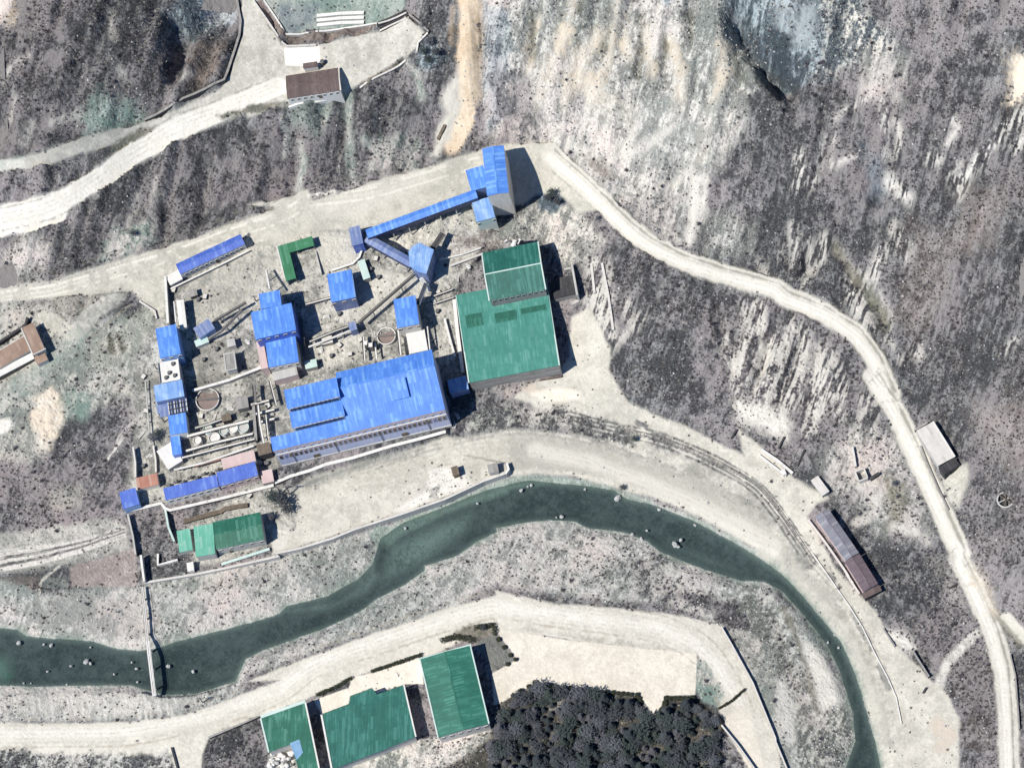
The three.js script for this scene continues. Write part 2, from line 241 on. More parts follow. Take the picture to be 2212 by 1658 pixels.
area(t10(300, 800, 620, 760, 700, 900, 500, 1010, 300, 940), { c1: C.mossA, c2: C.mossB, op: 0.5, en: 4, fe: 3 });
area(t10(920, 1090, 1250, 1010, 1400, 1130, 1280, 1270, 950, 1330), { c1: C.mossA, c2: C.rockB, op: 0.6, en: 4, fe: 3, scr: 0.4 });
area(t10(1270, 370, 1420, 250, 1480, 420, 1400, 540, 1310, 520), { c1: C.slateA, c2: C.slateB, k: 1.6, en: 2.5, fe: 2, scr: 0.7 });
// --- scree hill
area([...t10(1780, -80, 2132, -80), ...t20(300, -80, 1700, -80, 1850, 250, 2000, 480, 2100, 640, 1900, 1000, 1600, 1400, 1480, 1480, 1150, 1480, 900, 1560, 500, 1150, 300, 1080), ...t10(1950, 1060, 1820, 1000, 1800, 600)], { c1: C.rockA, c2: C.rockB, k: 1.5, id: 'scree_slope', scr: 0.14, stn: 0.5, amp: 1.0, en: 4, fe: 3 });
area([...t10(1800, 60, 1990, 40, 2030, 420, 1960, 700, 2000, 900, 1830, 1000, 1810, 500)], { c1: C.slateA.map((v) => v * 1.6), c2: C.slateB, k: 1.7, op: 0.7, en: 4, fe: 3, scr: 0.4 });
area(t20(0, 500, 260, 560, 330, 800, 250, 1000, 60, 1000, -40, 800), { c1: C.scrubA.map((v) => v * 1.7), c2: C.scrubB, k: 1.5, op: 0.8, en: 5, fe: 4, scr: 0.4 });
for (const s of [[520, 250, 400, 560, 330, 760, 9], [760, 250, 600, 500, 520, 800, 10], [880, 280, 830, 520, 720, 700, 8], [930, -20, 950, 200, 1000, 420, 6], [1730, 350, 1730, 600, 1650, 760, 8], [1150, 240, 1160, 420, 1200, 560, 6], [1330, 330, 1400, 560, 1400, 800, 8], [700, 640, 820, 800, 1050, 900, 14], [330, 160, 260, 330, 250, 520, 5], [1600, 900, 1560, 1200, 1480, 1250, 8], [1050, 900, 1060, 1030, 950, 1220, 8], [600, -20, 560, 200, 450, 330, 5]]) { const w = s.pop(); way(t20(...s), w * 0.28, { c1: C.tanB.map((v) => v * 0.85), c2: C.whiteA, op: 0.75, en: 2.2, fe: 2.4, k: 1.1, scr: 0.02, stn: 0.25, amp: 0.5 }); }
for (const s of [[870, 60, 860, 260, 830, 400], [1120, 120, 1110, 330, 1090, 560], [1480, 130, 1500, 320], [1290, 320, 1310, 560, 1300, 620], [640, 60, 660, 200], [280, 120, 290, 420], [1830, 420, 1880, 600], [700, 140, 640, 330], [1150, 920, 1120, 1060], [1350, 950, 1240, 1030], [820, 1290, 900, 1360], [700, 1180, 860, 1320]]) way(t20(...s), 0.9, { c1: C.olive1, c2: C.olive2, op: 0.7, en: 2, fe: 1.3, k: 1.4, scr: 0.6 });
area(t20(1220, 1220, 1420, 1120, 1480, 1260, 1300, 1400, 1200, 1440), { c1: C.scrubA.map((v) => v * 1.6), c2: C.scrubB, en: 3, fe: 3, op: 0.85, scr: 0.4 });
area(t20(330, 800, 900, 760, 1750, 760, 1600, 1220, 1500, 1440, 1100, 1500, 880, 1540, 520, 1130, 380, 1060), { c1: C.rockA.map((v) => v * 1.45), c2: C.rockB.map((v) => v * 1.05), k: 1.5, en: 4, fe: 4, scr: 0.16, stn: 0.4, op: 0.8, id: 'scree_slope' });
for (const s of [[560, 1080, 700, 1200, 900, 1330], [1000, 1180, 1200, 1080, 1350, 980], [1480, 1300, 1300, 1420, 1150, 1500], [1500, 1340, 1490, 1500, 1480, 1650], [1600, 1380, 1590, 1650], [1060, 1000, 900, 1220]]) way(t20(...s), 1.3, { c1: C.rockB.map((v) => v * 0.85), c2: C.whiteA, op: 0.8, en: 1.5, fe: 1.3, scr: 0.03 });
area(t20(660, 1180, 820, 1260, 900, 1360, 860, 1400, 700, 1260), { c1: C.brownA.map((v) => v * 1.3), c2: C.brownB, op: 0.75, en: 2, fe: 2, scr: 0.5 });
// blue-grey rock crest
area([...t20(1230, -60, 1400, -60, 1390, 30, 1300, 70)], { c1: C.slateA, c2: C.slateB, k: 1.6, en: 2, fe: 2, scr: 0.3 });
area([...t20(1700, -80, 2500, -80), ...t30(700, 420, 600, 640, 420, 700, 250, 660, 100, 460), ...t20(1980, 430, 1850, 300)], { c1: C.slateA, c2: C.slateB, k: 2.0, en: 4, fe: 2.5, scr: 0.3, amp: 1.6, stn: 0.5 });
area(t30(250, 60, 560, 40, 560, 400, 330, 360, 260, 200), { c1: C.slateB.map((v) => v * 0.7), c2: C.slateB, k: 1, en: 4, fe: 4, op: 0.85, scr: 0.1 });
area(t30(560, -60, 860, -60, 1200, 420, 860, 460, 700, 560, 560, 620, 600, 300), { c1: C.slateA, c2: C.whiteA, k: 2.3, en: 4, fe: 3, scr: 0.35, stn: 0.8, amp: 1.6 });
for (const s of [[0, 200, 100, 380, 240, 520, 320, 640], [230, 500, 430, 540]]) way(t30(...s), 4, { c1: C.slateA.map((v) => v * 0.6), c2: C.slateA.map((v) => v * 1.8), en: 4, fe: 2, k: 1.5, op: 0.9, scr: 0.7, amp: 1.5 });
// --- right-hand hill
area([...t30(60, 700, 420, 700, 900, 700, 2300, 700), ...d2(2300, 700, 2300, 1350), ...t32(1700, 1200, 1650, 1000, 1500, 600, 1300, 300), ...t31(1250, 1500, 1180, 1250, 950, 950, 500, 800), ...t21(2132, 700, 1900, 620, 1750, 420, 1850, 200), ...t20(2000, 1500, 1700, 1400, 1900, 1050)], { c1: C.scrubA.map((v) => v * 1.15), c2: C.scrubB.map((v) => v * 1.0), k: 1.55, scr: 0.68, amp: 0.9, stn: 0.12, en: 4, fe: 3 });
area(t31(1250, 250, 1750, 380, 1600, 560, 1500, 900, 1300, 1150, 1150, 1000, 1250, 600), { c1: C.brownA, c2: C.pinkB.map((v) => v * 0.9), k: 1.3, op: 0.65, en: 6, fe: 5 });
area(t31(1650, 60, 1950, 60, 1900, 420, 1650, 480), { c1: C.pinkA.map((v) => v * 0.7), c2: C.pinkB, op: 0.6, en: 5, fe: 5 });
area(t32(1750, 250, 2200, 250, 2200, 800, 1850, 600), { c1: C.pinkA, c2: C.pinkB, op: 0.55, en: 6, fe: 6 });
area([...t30(1980, 380, 2200, 380, 2200, 760, 2020, 760)], { c1: C.tanB, c2: C.whiteA, en: 4, fe: 3, scr: 0.05 });
area(t30(900, 380, 1250, 430, 1200, 760, 1000, 800, 850, 720), { c1: C.rockA, c2: C.rockB, en: 4, fe: 3, scr: 0.2, op: 0.8 });
for (const [w, ...s] of [[5, 1075, 760, 1075, 1000, 1080, 1190], [3.5, 1180, 940, 1185, 1140], [9, 2132, 900, 2000, 960, 1850, 1160, 1650, 1360], [6, 2132, 1060, 2050, 1130], [5, 1640, 1240, 1590, 1340, 1640, 1480], [4, 1600, 930, 1640, 980, 1550, 1100], [3, 680, 900, 880, 760, 960, 740], [2.5, 600, 1040, 560, 1230], [2.5, 690, 1040, 660, 1180], [6, 420, 1190, 440, 1330, 400, 1400], [3, 540, 1340, 440, 1480], [8, 1100, 1380, 1200, 1480, 1250, 1520], [3, 660, 1240, 850, 1210], [5, 1420, 1220, 1480, 1230]]) way(t30(...s), w * 0.30, { c1: C.rockB.map((v) => v * 0.6), c2: C.whiteB, op: 0.9, en: 2.2, fe: 2.0, k: 1.3, scr: 0.08, stn: 0.25, dash: [0.40, 2] });
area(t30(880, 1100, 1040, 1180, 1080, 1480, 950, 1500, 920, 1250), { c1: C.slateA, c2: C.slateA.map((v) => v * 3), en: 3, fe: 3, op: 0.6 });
for (const [w, ...s] of [[12, 1050, 530, 1000, 700, 950, 740], [10, 1160, 350, 1240, 460, 1230, 540], [14, 860, 760, 920, 900, 950, 1050], [12, 800, 700, 850, 860, 880, 1000], [5, 1040, 830, 1100, 960, 1110, 1080], [4, 610, 400, 780, 560, 930, 780], [4, 1090, 1140, 1070, 1200], [4, 1120, 1180, 1200, 1330], [7, 1300, 1220, 1350, 1290], [6, 2080, 1180, 1980, 1260], [8, 370, 330, 400, 500, 410, 680], [4, 590, 460, 600, 560], [3, 280, 460, 290, 560], [4, 500, 420, 510, 640], [3, 640, 480, 560, 620, 440, 760], [4, 100, 560, 160, 650]]) way(t31(...s), w * 0.30, { c1: C.rockB.map((v) => v * 0.6), c2: C.whiteA, op: 0.9, en: 2.2, fe: 2.0, k: 1.3, scr: 0.08, stn: 0.3, dash: [0.40, 2] });
way(t31(950, 840, 1060, 960, 1080, 1070), 2.4, { c1: C.olive1, c2: C.olive2, en: 1.5, fe: 1.2, scr: 0.8 });
way(t31(700, 480, 880, 740), 1.8, { c1: C.olive1, c2: C.olive2, en: 1, fe: 1, op: 0.8 });
area(t21(960, 80, 1450, 20, 1560, 180, 1500, 420, 1380, 480, 1180, 380), { c1: C.rockA, c2: C.rockB, k: 1.4, en: 4, fe: 4, op: 0.7, scr: 0.25, stn: 0.3 });
area(t21(1620, 220, 1950, 260, 1980, 520, 1760, 560, 1560, 480), { c1: C.rockA, c2: C.rockB, k: 1.4, en: 4, fe: 4, op: 0.75, scr: 0.2, stn: 0.3 });
way(t21(1540, -20, 1520, 200, 1480, 440), 1.8, { c1: C.rockB, c2: C.whiteA, op: 0.85, en: 1.5, fe: 1.5, scr: 0.02 }); way(t21(1620, -20, 1560, 260), 1.0, { c1: C.rockB, c2: C.whiteA, op: 0.7, en: 1.2, fe: 1.2 });
// scrub slope between the right road and the river, with pale runnels
area([...t21(800, 480, 1050, 520, 1500, 760, 2132, 950), ...t31(400, 1000, 800, 1250, 1050, 1600), ...t32(1050, 200, 1180, 500, 1350, 900, 1500, 1250, 1600, 1500), ...t33(1600, 200, 1750, 600, 1700, 900, 1480, 1000, 1180, 520, 1020, 560, 1050, 300), ...t32(1000, 1500, 800, 1000, 640, 800, 420, 620, 100, 350), ...t22(1900, 240, 1800, 330, 1500, 330, 1200, 260, 900, 120, 860, 0), ...t21(860, 1250, 720, 900)], { c1: C.scrubA.map((v) => v * 1.2), c2: C.scrubB.map((v) => v * 1.12), k: 1.55, scr: 0.6, amp: 0.8, stn: 0.15, en: 3, fe: 2.5 });
for (const [w, ...s] of [[10, 1950, 930, 1980, 1060, 1960, 1280, 1900, 1420], [9, 2100, 1120, 2060, 1500, 1980, 1640], [6, 1760, 1200, 1830, 1440, 1860, 1600], [7, 730, 580, 770, 860, 860, 1200], [5, 800, 560, 870, 860, 890, 1050], [9, 760, 860, 840, 1000], [4, 1000, 890, 990, 1000], [4, 1100, 1000, 960, 1160]]) way(t21(...s), w * 0.42, { c1: C.rockB.map((v) => v * 0.7), c2: C.whiteA, op: 0.9, en: 2.6, fe: 2.4, dash: [0.42, 2], scr: 0.05, stn: 0.3 });
for (const [w, ...s] of [[10, 80, 960, 60, 1200, 20, 1320], [10, 380, 1080, 300, 1300, 180, 1580], [8, 470, 1150, 440, 1380, 380, 1640], [9, 640, 1280, 600, 1500, 560, 1700], [6, 560, 1250, 520, 1480], [6, 240, 1320, 200, 1500], [6, 700, 1400, 740, 1600]]) way(t31(...s), w * 0.42, { c1: C.rockB.map((v) => v * 0.65), c2: C.whiteA, op: 0.9, en: 2.6, fe: 2.4, dash: [0.42, 2], scr: 0.08, stn: 0.3 });
for (const [w, ...s] of [[9, 380, 0, 300, 200, 220, 380], [9, 560, 0, 540, 240, 500, 420], [7, 700, 80, 720, 300], [10, 950, 250, 930, 420, 860, 560], [8, 200, 60, 120, 240]]) way(t32(...s), w * 0.42, { c1: C.rockB.map((v) => v * 0.65), c2: C.whiteA, op: 0.85, en: 2.6, fe: 2.4, dash: [0.42, 2], scr: 0.08, stn: 0.3 });
area(t32(-60, 220, 180, 260, 360, 400, 330, 520, 200, 470, -60, 380), { c1: C.yardB, c2: C.whiteB, en: 3, fe: 3, scr: 0.05, op: 0.85 });
area(t32(800, 420, 1180, 480, 1300, 800, 1450, 1250, 1350, 1300, 1000, 1250, 820, 1000, 640, 860, 560, 700), { c1: C.rockA.map((v) => v * 1.15), c2: C.rockB, k: 1.4, en: 4, fe: 4, scr: 0.25, op: 0.8 });
area(t32(1060, 820, 1200, 860, 1240, 1120, 1100, 1180), { c1: C.olive1.map((v) => v * 1.5), c2: C.olive2.map((v) => v * 1.3), en: 3, fe: 3, scr: 0.5 });
for (const [w, ...s] of [[6, 1010, 980, 1000, 1080, 860, 1150], [6, 1150, 1180, 1300, 1220, 1400, 1300], [4, 880, 880, 1000, 850]]) way(t32(...s), w * 0.3, { c1: C.rockB.map((v) => v * 0.8), c2: C.rockB, op: 0.8, en: 1.6, fe: 1.4, scr: 0.05 });
area(t33(1180, 200, 1560, 180, 1640, 440, 1600, 700, 1380, 880, 1240, 560), { c1: C.scrubA.map((v) => v * 1.1), c2: C.scrubB.map((v) => v * 0.95), k: 1.5, en: 4, fe: 3, scr: 0.75 });
area(t33(1560, 760, 1850, 700, 1920, 1000, 1930, 1500, 1640, 1500, 1620, 1100), { c1: C.brownA, c2: C.scrubB, k: 1.5, en: 4, fe: 3, scr: 0.7 });
area(t33(1000, 570, 1200, 600, 1330, 740, 1250, 790, 1120, 720), { c1: C.rockB.map((v) => v * 0.8), c2: C.whiteB, en: 2, fe: 2, scr: 0.05, op: 0.8 });
way(t33(1760, 640, 1540, 880, 1480, 1040), 2, { c1: C.rockB.map((v) => v * 0.7), c2: C.rockB, en: 1, fe: 1, scr: 0 });
// --- left-hand ground by the brown sheds, spoil, fields
area(t01(-60, 860, 250, 900, 330, 880, 640, 1050, 900, 1000, 1180, 1050, 1160, 1658, -60, 1658), { c1: C.greyA, c2: C.greyB, k: 1.2, en: 3, fe: 3, scr: 0.22, amp: 0.35, stn: 0.15 });
area(t01(650, 1230, 1180, 900, 1170, 1300, 950, 1330, 700, 1400), { c1: C.yardA.map((v) => v * 0.75), c2: C.yardB.map((v) => v * 0.9), en: 3, fe: 3, scr: 0.25, k: 1.3 });
way(t01(830, 1150, 860, 1260), 1.5, { c1: C.olive1, c2: C.olive2, en: 1.5, fe: 1, scr: 0.4 }); way(t01(890, 1140, 940, 1250), 1.2, { c1: C.olive1, c2: C.olive2, en: 1.2, fe: 1, scr: 0.4 });
area(t01(350, 870, 600, 800, 930, 780, 940, 830, 700, 960, 560, 1050, 430, 950), { c1: C.olive1, c2: C.greyB.map((v) => v * 0.7), k: 1.4, en: 2, fe: 1.5, scr: 0.5 });
area(t02(-60, 100, 250, 100, 700, 60, 1000, 60, 1080, 400, 700, 500, 300, 700, -60, 700), { c1: C.greyA, c2: C.greyB.map((v) => v * 0.95), k: 1.2, en: 3, fe: 3, scr: 0.25, amp: 0.4 });
area(t02(420, 420, 760, 240, 1000, 200, 1060, 420, 960, 700, 960, 850, 850, 1030, 420, 1180, 180, 1260, -60, 1200, -60, 640, 200, 760, 330, 640), { c1: C.scrubA.map((v) => v * 1.3), c2: C.scrubB.map((v) => v * 1.1), k: 1.4, en: 3, fe: 2.5, scr: 0.5, amp: 0.6 });
area(t02(240, 200, 400, 130, 500, 200, 480, 400, 420, 480, 370, 600, 300, 600, 240, 380), { c1: C.tanB.map((v) => v * 0.85), c2: C.whiteA, k: 0.8, en: 2, fe: 1.6, scr: 0.02, stn: 0.05, amp: 0.8 });
area(t02(-60, 380, 70, 360, 100, 400, 60, 460, -60, 480), { c1: C.whiteA, c2: C.whiteB, en: 1, fe: 1, scr: 0 });
area(t02(500, 160, 640, 130, 740, 220, 640, 360, 520, 330, 480, 240), { c1: C.mossA, c2: C.greyB, en: 2.5, fe: 2.5, scr: 0.15 });
for (let i = 0; i < 4; i++) way(t02(1060 - i * 22, 330 + i * 20, 1000 - i * 30, 450 + i * 12, 900 - i * 10, 560 + i * 14, 820, 660 + i * 5), 0.35, { c1: C.rockB, c2: C.whiteA, op: 0.7, en: 0.4, fe: 0.35 });
area(t02(340, 900, 620, 860, 640, 1020, 420, 1090), { c1: C.greyA.map((v) => v * 0.8), c2: C.greyB.map((v) => v * 0.75), en: 2, fe: 2, scr: 0.25 });
area(t02(-60, 1240, 500, 1150, 920, 1110, 960, 1180, 1000, 1360, 700, 1440, -60, 1560), { c1: C.greyA, c2: C.greyB, k: 1.2, en: 2, fe: 1.5, scr: 0.1, amp: 0.25 });
for (let i = 0; i < 7; i++) way(t02(-60, 1370 + i * 24, 300, 1330 + i * 22, 620, 1280 + i * 14, 940, 1180 + i * 9), 0.45, { c1: i % 2 ? C.scrubA.map((v) => v * 2) : C.rockB, c2: i % 2 ? C.scrubB : C.whiteA, op: 0.7, en: 0.7, fe: 0.5, dash: [0.35, 0] });
area(t02(540, 1500, 1040, 1330, 1050, 1640, 540, 1640), { c1: C.pinkA.map((v) => v * 0.9), c2: C.pinkB, k: 1.2, en: 1, fe: 0.8, scr: 0.1, amp: 0.2, id: 'sports_field' });
area(t02(340, 1570, 520, 1570, 520, 1650, 340, 1650), { c1: C.greyA.map((v) => v * 0.7), c2: C.greyA.map((v) => v * 1.3), en: 1, fe: 0.8, scr: 0.4 });
area(t02(-60, 1570, 300, 1560, 300, 1680, -60, 1680), { c1: C.brownA.map((v) => v * 1.5), c2: C.brownB.map((v) => v * 1.2), en: 1, fe: 1, scr: 0.5 });
way(t02(300, 1700, 310, 1600, 450, 1480), 0.5, { c1: C.yardA, c2: C.whiteA, en: 0.3, fe: 0.4 });
// --- river banks
area([...t03(-60, 200, 300, 320, 1080, 270), ...t02(1100, 1600, 1500, 1550), ...t12(0, 1440, 400, 1360, 650, 1280, 1170, 1100, 1560, 960, 1950, 800), ...t22(200, 780, 700, 840, 1000, 900, 1500, 1080, 2132, 1440), ...t22(2132, 1700), ...t23(2132, 300, 1700, 560, 1300, 400, 800, 380, 200, 300, 0, 250), ...t13(1500, 480, 900, 640, 300, 850, 0, 950), ...t03(1800, 1150, 1500, 1230, 1000, 1290, -60, 1300)], { c1: C.bankA, c2: C.bankB, k: 1.35, en: 2, fe: 1.6, scr: 0.14, stn: 0.3, amp: 0.35, id: 'river_bank' });
area([...t33(0, 330, 200, 300, 420, 480, 600, 760, 740, 1000, 820, 1200, 880, 1500, 900, 1760, 300, 1760, 150, 1300, 0, 900, -300, 500), ...t23(1400, 300)], { c1: C.bankA, c2: C.bankB, k: 1.3, en: 2, fe: 1.6, scr: 0.12, stn: 0.3, amp: 0.35, id: 'river_bank' });
area(t02(1100, 1620, 1500, 1560, 2132, 1420, 2132, 1658, 1300, 1700), { c1: C.greyA, c2: C.greyB, k: 1.3, en: 2.5, fe: 2, scr: 0.25, op: 0.8 });
area([...t12(0, 1450, 650, 1300, 900, 1220, 880, 1320, 700, 1480, 300, 1560, 0, 1660)], { c1: C.greyA, c2: C.bankB.map((v) => v * 0.9), k: 1.2, en: 2.5, fe: 2, scr: 0.2 });
area([...t12(900, 1220, 1180, 1110, 1560, 970, 1950, 810), ...t22(200, 790, 520, 790, 900, 860, 880, 900, 250, 850, 0, 930), ...t12(1800, 960, 1500, 1090, 1250, 1190, 1000, 1330)], { c1: C.mossA, c2: C.mossB, k: 1.1, en: 1.5, fe: 1.2, scr: 0.03, amp: 0.15, stn: 0.08, id: 'river_bank' });
area([...t22(1000, 930, 1300, 1030, 1700, 1210, 2132, 1440, 2132, 1490, 1800, 1290, 1500, 1130, 1200, 1010)], { c1: C.mossB.map((v) => v * 0.9), c2: C.bankB, k: 1, en: 0.8, fe: 0.8, scr: 0, id: 'river_bank' });
area(t22(420, 1320, 1050, 1260, 1200, 1380, 1260, 1600, 900, 1640, 500, 1500), { c1: C.greyA.map((v) => v * 0.8), c2: C.bankB, k: 1.6, en: 4, fe: 3, scr: 0.35, stn: 0.6 });
area(t23(850, 60, 1250, 60, 1480, 300, 1500, 420, 1220, 360, 950, 200), { c1: C.scrubA.map((v) => v * 1.5), c2: C.bankB.map((v) => v * 0.8), k: 1.5, en: 4, fe: 3, scr: 0.5 });
area([...t23(1250, 330, 1500, 300, 1900, 400, 2000, 500, 2132, 640), ...t33(180, 680, 100, 780, 0, 700), ...t23(1980, 780, 1880, 620, 1720, 560, 1600, 440)], { c1: C.scrubA.map((v) => v * 1.1), c2: C.scrubB.map((v) => v * 0.9), k: 1.5, en: 3, fe: 2, scr: 0.6 });
way(t33(60, 420, 220, 620, 330, 900, 400, 1150, 470, 1450, 560, 1660), 4.5, { c1: C.greyA.map((v) => v * 0.6), c2: C.greyB.map((v) => v * 0.85), k: 1.7, en: 3, fe: 2, scr: 0.3, stn: 0.9 });
way(t33(300, 440, 400, 660, 480, 900, 560, 1250), 1.2, { c1: C.olive1, c2: C.olive2.map((v) => v * 1.2), en: 1.5, fe: 1.2, op: 0.8 });
area(t33(420, 640, 560, 760, 700, 1000, 760, 1150, 700, 1280, 600, 1260, 540, 1000, 460, 800), { c1: C.bankB.map((v) => v * 0.85), c2: C.whiteA, k: 0.8, en: 1.5, fe: 1.2, scr: 0.02 });
area(t33(180, 1080, 300, 950, 380, 1200, 400, 1450, 340, 1500, 250, 1300), { c1: C.bankB.map((v) => v * 0.8), c2: C.bankB.map((v) => v * 1.05), k: 0.8, en: 1.5, fe: 1.5, scr: 0.02 });
area(t33(420, 1300, 700, 1200, 900, 1300, 1000, 1480, 1040, 1760, 420, 1760), { c1: C.greyA.map((v) => v * 0.55), c2: C.greyB.map((v) => v * 0.95), k: 1.7, en: 3, fe: 2, scr: 0.2, stn: 1.4, id: 'river_bank' });
for (let i = 0; i < 34; i++) { const x = R0() * 1350, y = 1060 + R0() * 150; way(t03(x, y, x + 12, y + 60 + R0() * 80), 0.3 + R0() * 0.4, { c1: C.bankB, c2: C.whiteB, en: 0.5, fe: 0.5, op: 0.7 }); }
area(t03(-60, 1040, 300, 1050, 1100, 1060, 1280, 1120, 1540, 1100, 1560, 1160, 1300, 1220, 900, 1280, -60, 1290), { c1: C.bankB.map((v) => v * 0.75), c2: C.whiteA.map((v) => v * 0.95), k: 1, en: 1.5, fe: 1.5, op: 0.55, scr: 0.1 });
area(t03(300, 340, 700, 330, 1050, 420, 1080, 660, 760, 690, 350, 560), { c1: C.bankA.map((v) => v * 1.2), c2: C.pinkB, k: 1.2, en: 3, fe: 3, op: 0.55 });
// --- plant ground
area([...t01(1250, 700, 1900, 450, 2132, 380), ...t11(240, 300, 800, 300, 1700, 100, 1880, 280, 1780, 480, 1560, 820, 1650, 1480, 1500, 1480), ...t12(1530, 300, 700, 250, 200, 760), ...t02(2080, 800, 1300, 1000, 960, 1000, 1020, 560, 1060, 100), ...t01(1010, 1350, 1180, 1040)], { c1: C.greyA.map((v) => v * 0.8), c2: C.greyB, k: 1.7, en: 1.5, fe: 1.2, scr: 0.08, stn: 0.1, amp: 0.25, id: 'plant_yard' });
area(t11(60, 280, 800, 380, 880, 480, 800, 590, 560, 640, 540, 420, 200, 460, 120, 700, -60, 700, -100, 500), { c1: C.yardA, c2: C.yardB, k: 1, en: 2, fe: 1.5, scr: 0.01 });
area(t11(940, 620, 1240, 700, 1080, 880, 860, 1060, 780, 980, 780, 880, 930, 760), { c1: C.yardA, c2: C.whiteA, k: 1, en: 1.5, fe: 1.2 });
area(t11(440, 930, 760, 900, 800, 1030, 450, 1150), { c1: C.yardA.map((v) => v * 0.8), c2: C.whiteA, k: 1.4, en: 1.5, fe: 1 });
area(t11(480, 1200, 860, 1130, 900, 1280, 720, 1360, 480, 1420), { c1: C.yardA, c2: C.whiteA, k: 1.4, en: 1.5, fe: 1 });
area(t11(1000, 420, 1250, 330, 1700, 180, 1720, 300, 1500, 380, 1440, 420, 1300, 420, 1200, 490), { c1: C.yardA, c2: C.whiteA, k: 1.5, en: 2, fe: 1.5, stn: 0.5, amp: 0.6 });
area(t11(1500, 400, 1800, 320, 2132, 260, 2132, 380, 1800, 480, 1560, 560), { c1: C.brownA.map((v) => v * 1.8), c2: C.rockB, k: 1.5, en: 2, fe: 1.5, stn: 0.5 });
area([...t21(-60, 380, 320, 100, 560, 130, 760, 330, 840, 420, 700, 560, 500, 620, 430, 480, 330, 420)], { c1: C.rockA, c2: C.whiteA, k: 1.5, en: 2, fe: 2, stn: 0.5, scr: 0.12, amp: 0.7 });
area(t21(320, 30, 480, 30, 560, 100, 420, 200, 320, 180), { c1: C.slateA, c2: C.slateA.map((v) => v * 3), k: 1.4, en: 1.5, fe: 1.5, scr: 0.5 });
area([...t01(1400, 780, 1950, 500, 2132, 560), ...t11(60, 760, 0, 880), ...t01(1640, 1010, 1450, 1060, 1430, 880)], { c1: C.greyA.map((v) => v * 1.25), c2: C.yardB.map((v) => v * 0.85), k: 1.1, en: 2, fe: 1.5, scr: 0.03 });
area(t01(1450, 1190, 1650, 1160, 1980, 1100, 2000, 1360, 1480, 1540), { c1: C.greyA.map((v) => v * 0.75), c2: C.greyB.map((v) => v * 0.75), k: 1.3, en: 1.5, fe: 1.2, scr: 0.08 });
// --- roads and yards
const ROAD = { c1: C.roadA, c2: C.roadB, k: 0.8, en: 0.7, fe: 0.7, scr: 0, stn: 0.01, amp: 0.07 };
way([...t00(-100, 1285, 0, 1265, 200, 1245)], 2.0, { ...ROAD, c1: C.mossB.map((v) => v * 0.8), c2: C.whiteA, id: 'footpath' });
way(t00(230, 1240, 520, 1150, 800, 1065, 1100, 985, 1290, 930), 2.4, { ...ROAD, c1: C.greyA.map((v) => v * 1.4), c2: C.greyB, id: 'footpath' });
way(t00(880, 1130, 1080, 1020, 1240, 970), 1.7, { c1: C.olive1, c2: C.olive2, en: 1, fe: 1, scr: 0.5 });
area([...t00(1850, -60, 1945, -60, 2132, 280), ...t10(100, 110, 250, 340, 520, 340, 990, 240, 1200, 110, 1350, 250, 1280, 370, 1190, 440, 850, 650, 720, 710, 300, 800, 0, 900), ...t00(1850, 820, 1500, 930, 1300, 1010, 1100, 960, 1350, 830, 1700, 660, 1760, 560, 1840, 260)], { c1: C.yardA, c2: C.whiteA, k: 0.9, en: 0.8, fe: 0.8, scr: 0.01, stn: 0.02, amp: 0.12, id: 'village_yard' });
area(t10(700, 380, 1100, 270, 1250, 330, 1100, 460, 800, 560), { c1: C.yardA.map((v) => v * 0.85), c2: C.yardB, op: 0.6, en: 3, fe: 3 });
way([...d2(-100, 492), ...t00(0, 1680, 200, 1640, 420, 1570, 700, 1400, 1000, 1190, 1300, 1010, 1500, 920, 1850, 780, 2132, 660)], 3.6, { ...ROAD, c1: C.roadB.map((v) => v * 0.9), c2: C.whiteB, id: 'hill_road' });
way([...d2(-100, 498), ...t00(0, 1690, 200, 1650, 420, 1590)], 5.5, { ...ROAD, c1: C.roadB.map((v) => v * 0.9), c2: C.whiteB, id: 'hill_road' });
area(t10(-60, 830, 280, 770, 300, 800, 0, 870), { c1: C.olive1, c2: C.olive2, en: 0.8, fe: 0.8, scr: 0.3, op: 0.9 });
area(t00(1650, 880, 1900, 810, 2132, 765, 2132, 810, 1700, 910), { c1: C.olive1, c2: C.olive2, en: 0.8, fe: 0.8, scr: 0.3 });
area(t10(850, 640, 1180, 430, 1210, 450, 900, 660), { c1: C.olive1, c2: C.olive2, en: 0.8, fe: 0.6, scr: 0.4 });
area([...t10(60, -60, 1210, -60, 1200, 70, 990, 200, 500, 240, 300, 270, 200, 100)], { c1: C.mossA.map((v) => v * 0.95), c2: C.mossB.map((v) => v * 0.85), k: 1.1, en: 1, fe: 0.8, scr: 0.12, amp: 0.2, id: 'sports_field' });
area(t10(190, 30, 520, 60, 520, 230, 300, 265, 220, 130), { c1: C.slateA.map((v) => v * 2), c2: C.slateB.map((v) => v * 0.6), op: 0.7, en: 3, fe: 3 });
area(t10(50, 10, 300, 330, 520, 320, 985, 230, 980, 185, 520, 240, 310, 275, 90, 0), { c1: C.brownA.map((v) => v * 1.9), c2: C.brownB.map((v) => v * 1.1), k: 1.2, en: 0.4, fe: 0.4, scr: 0.15 });
area(t10(275, 365, 545, 355, 555, 500, 285, 500), { c1: C.whiteB.map((v) => v * 0.97), c2: C.whiteB, k: 0.4, en: 0.15, fe: 0.2, amp: 0.02, scr: 0, id: 'concrete_apron' });
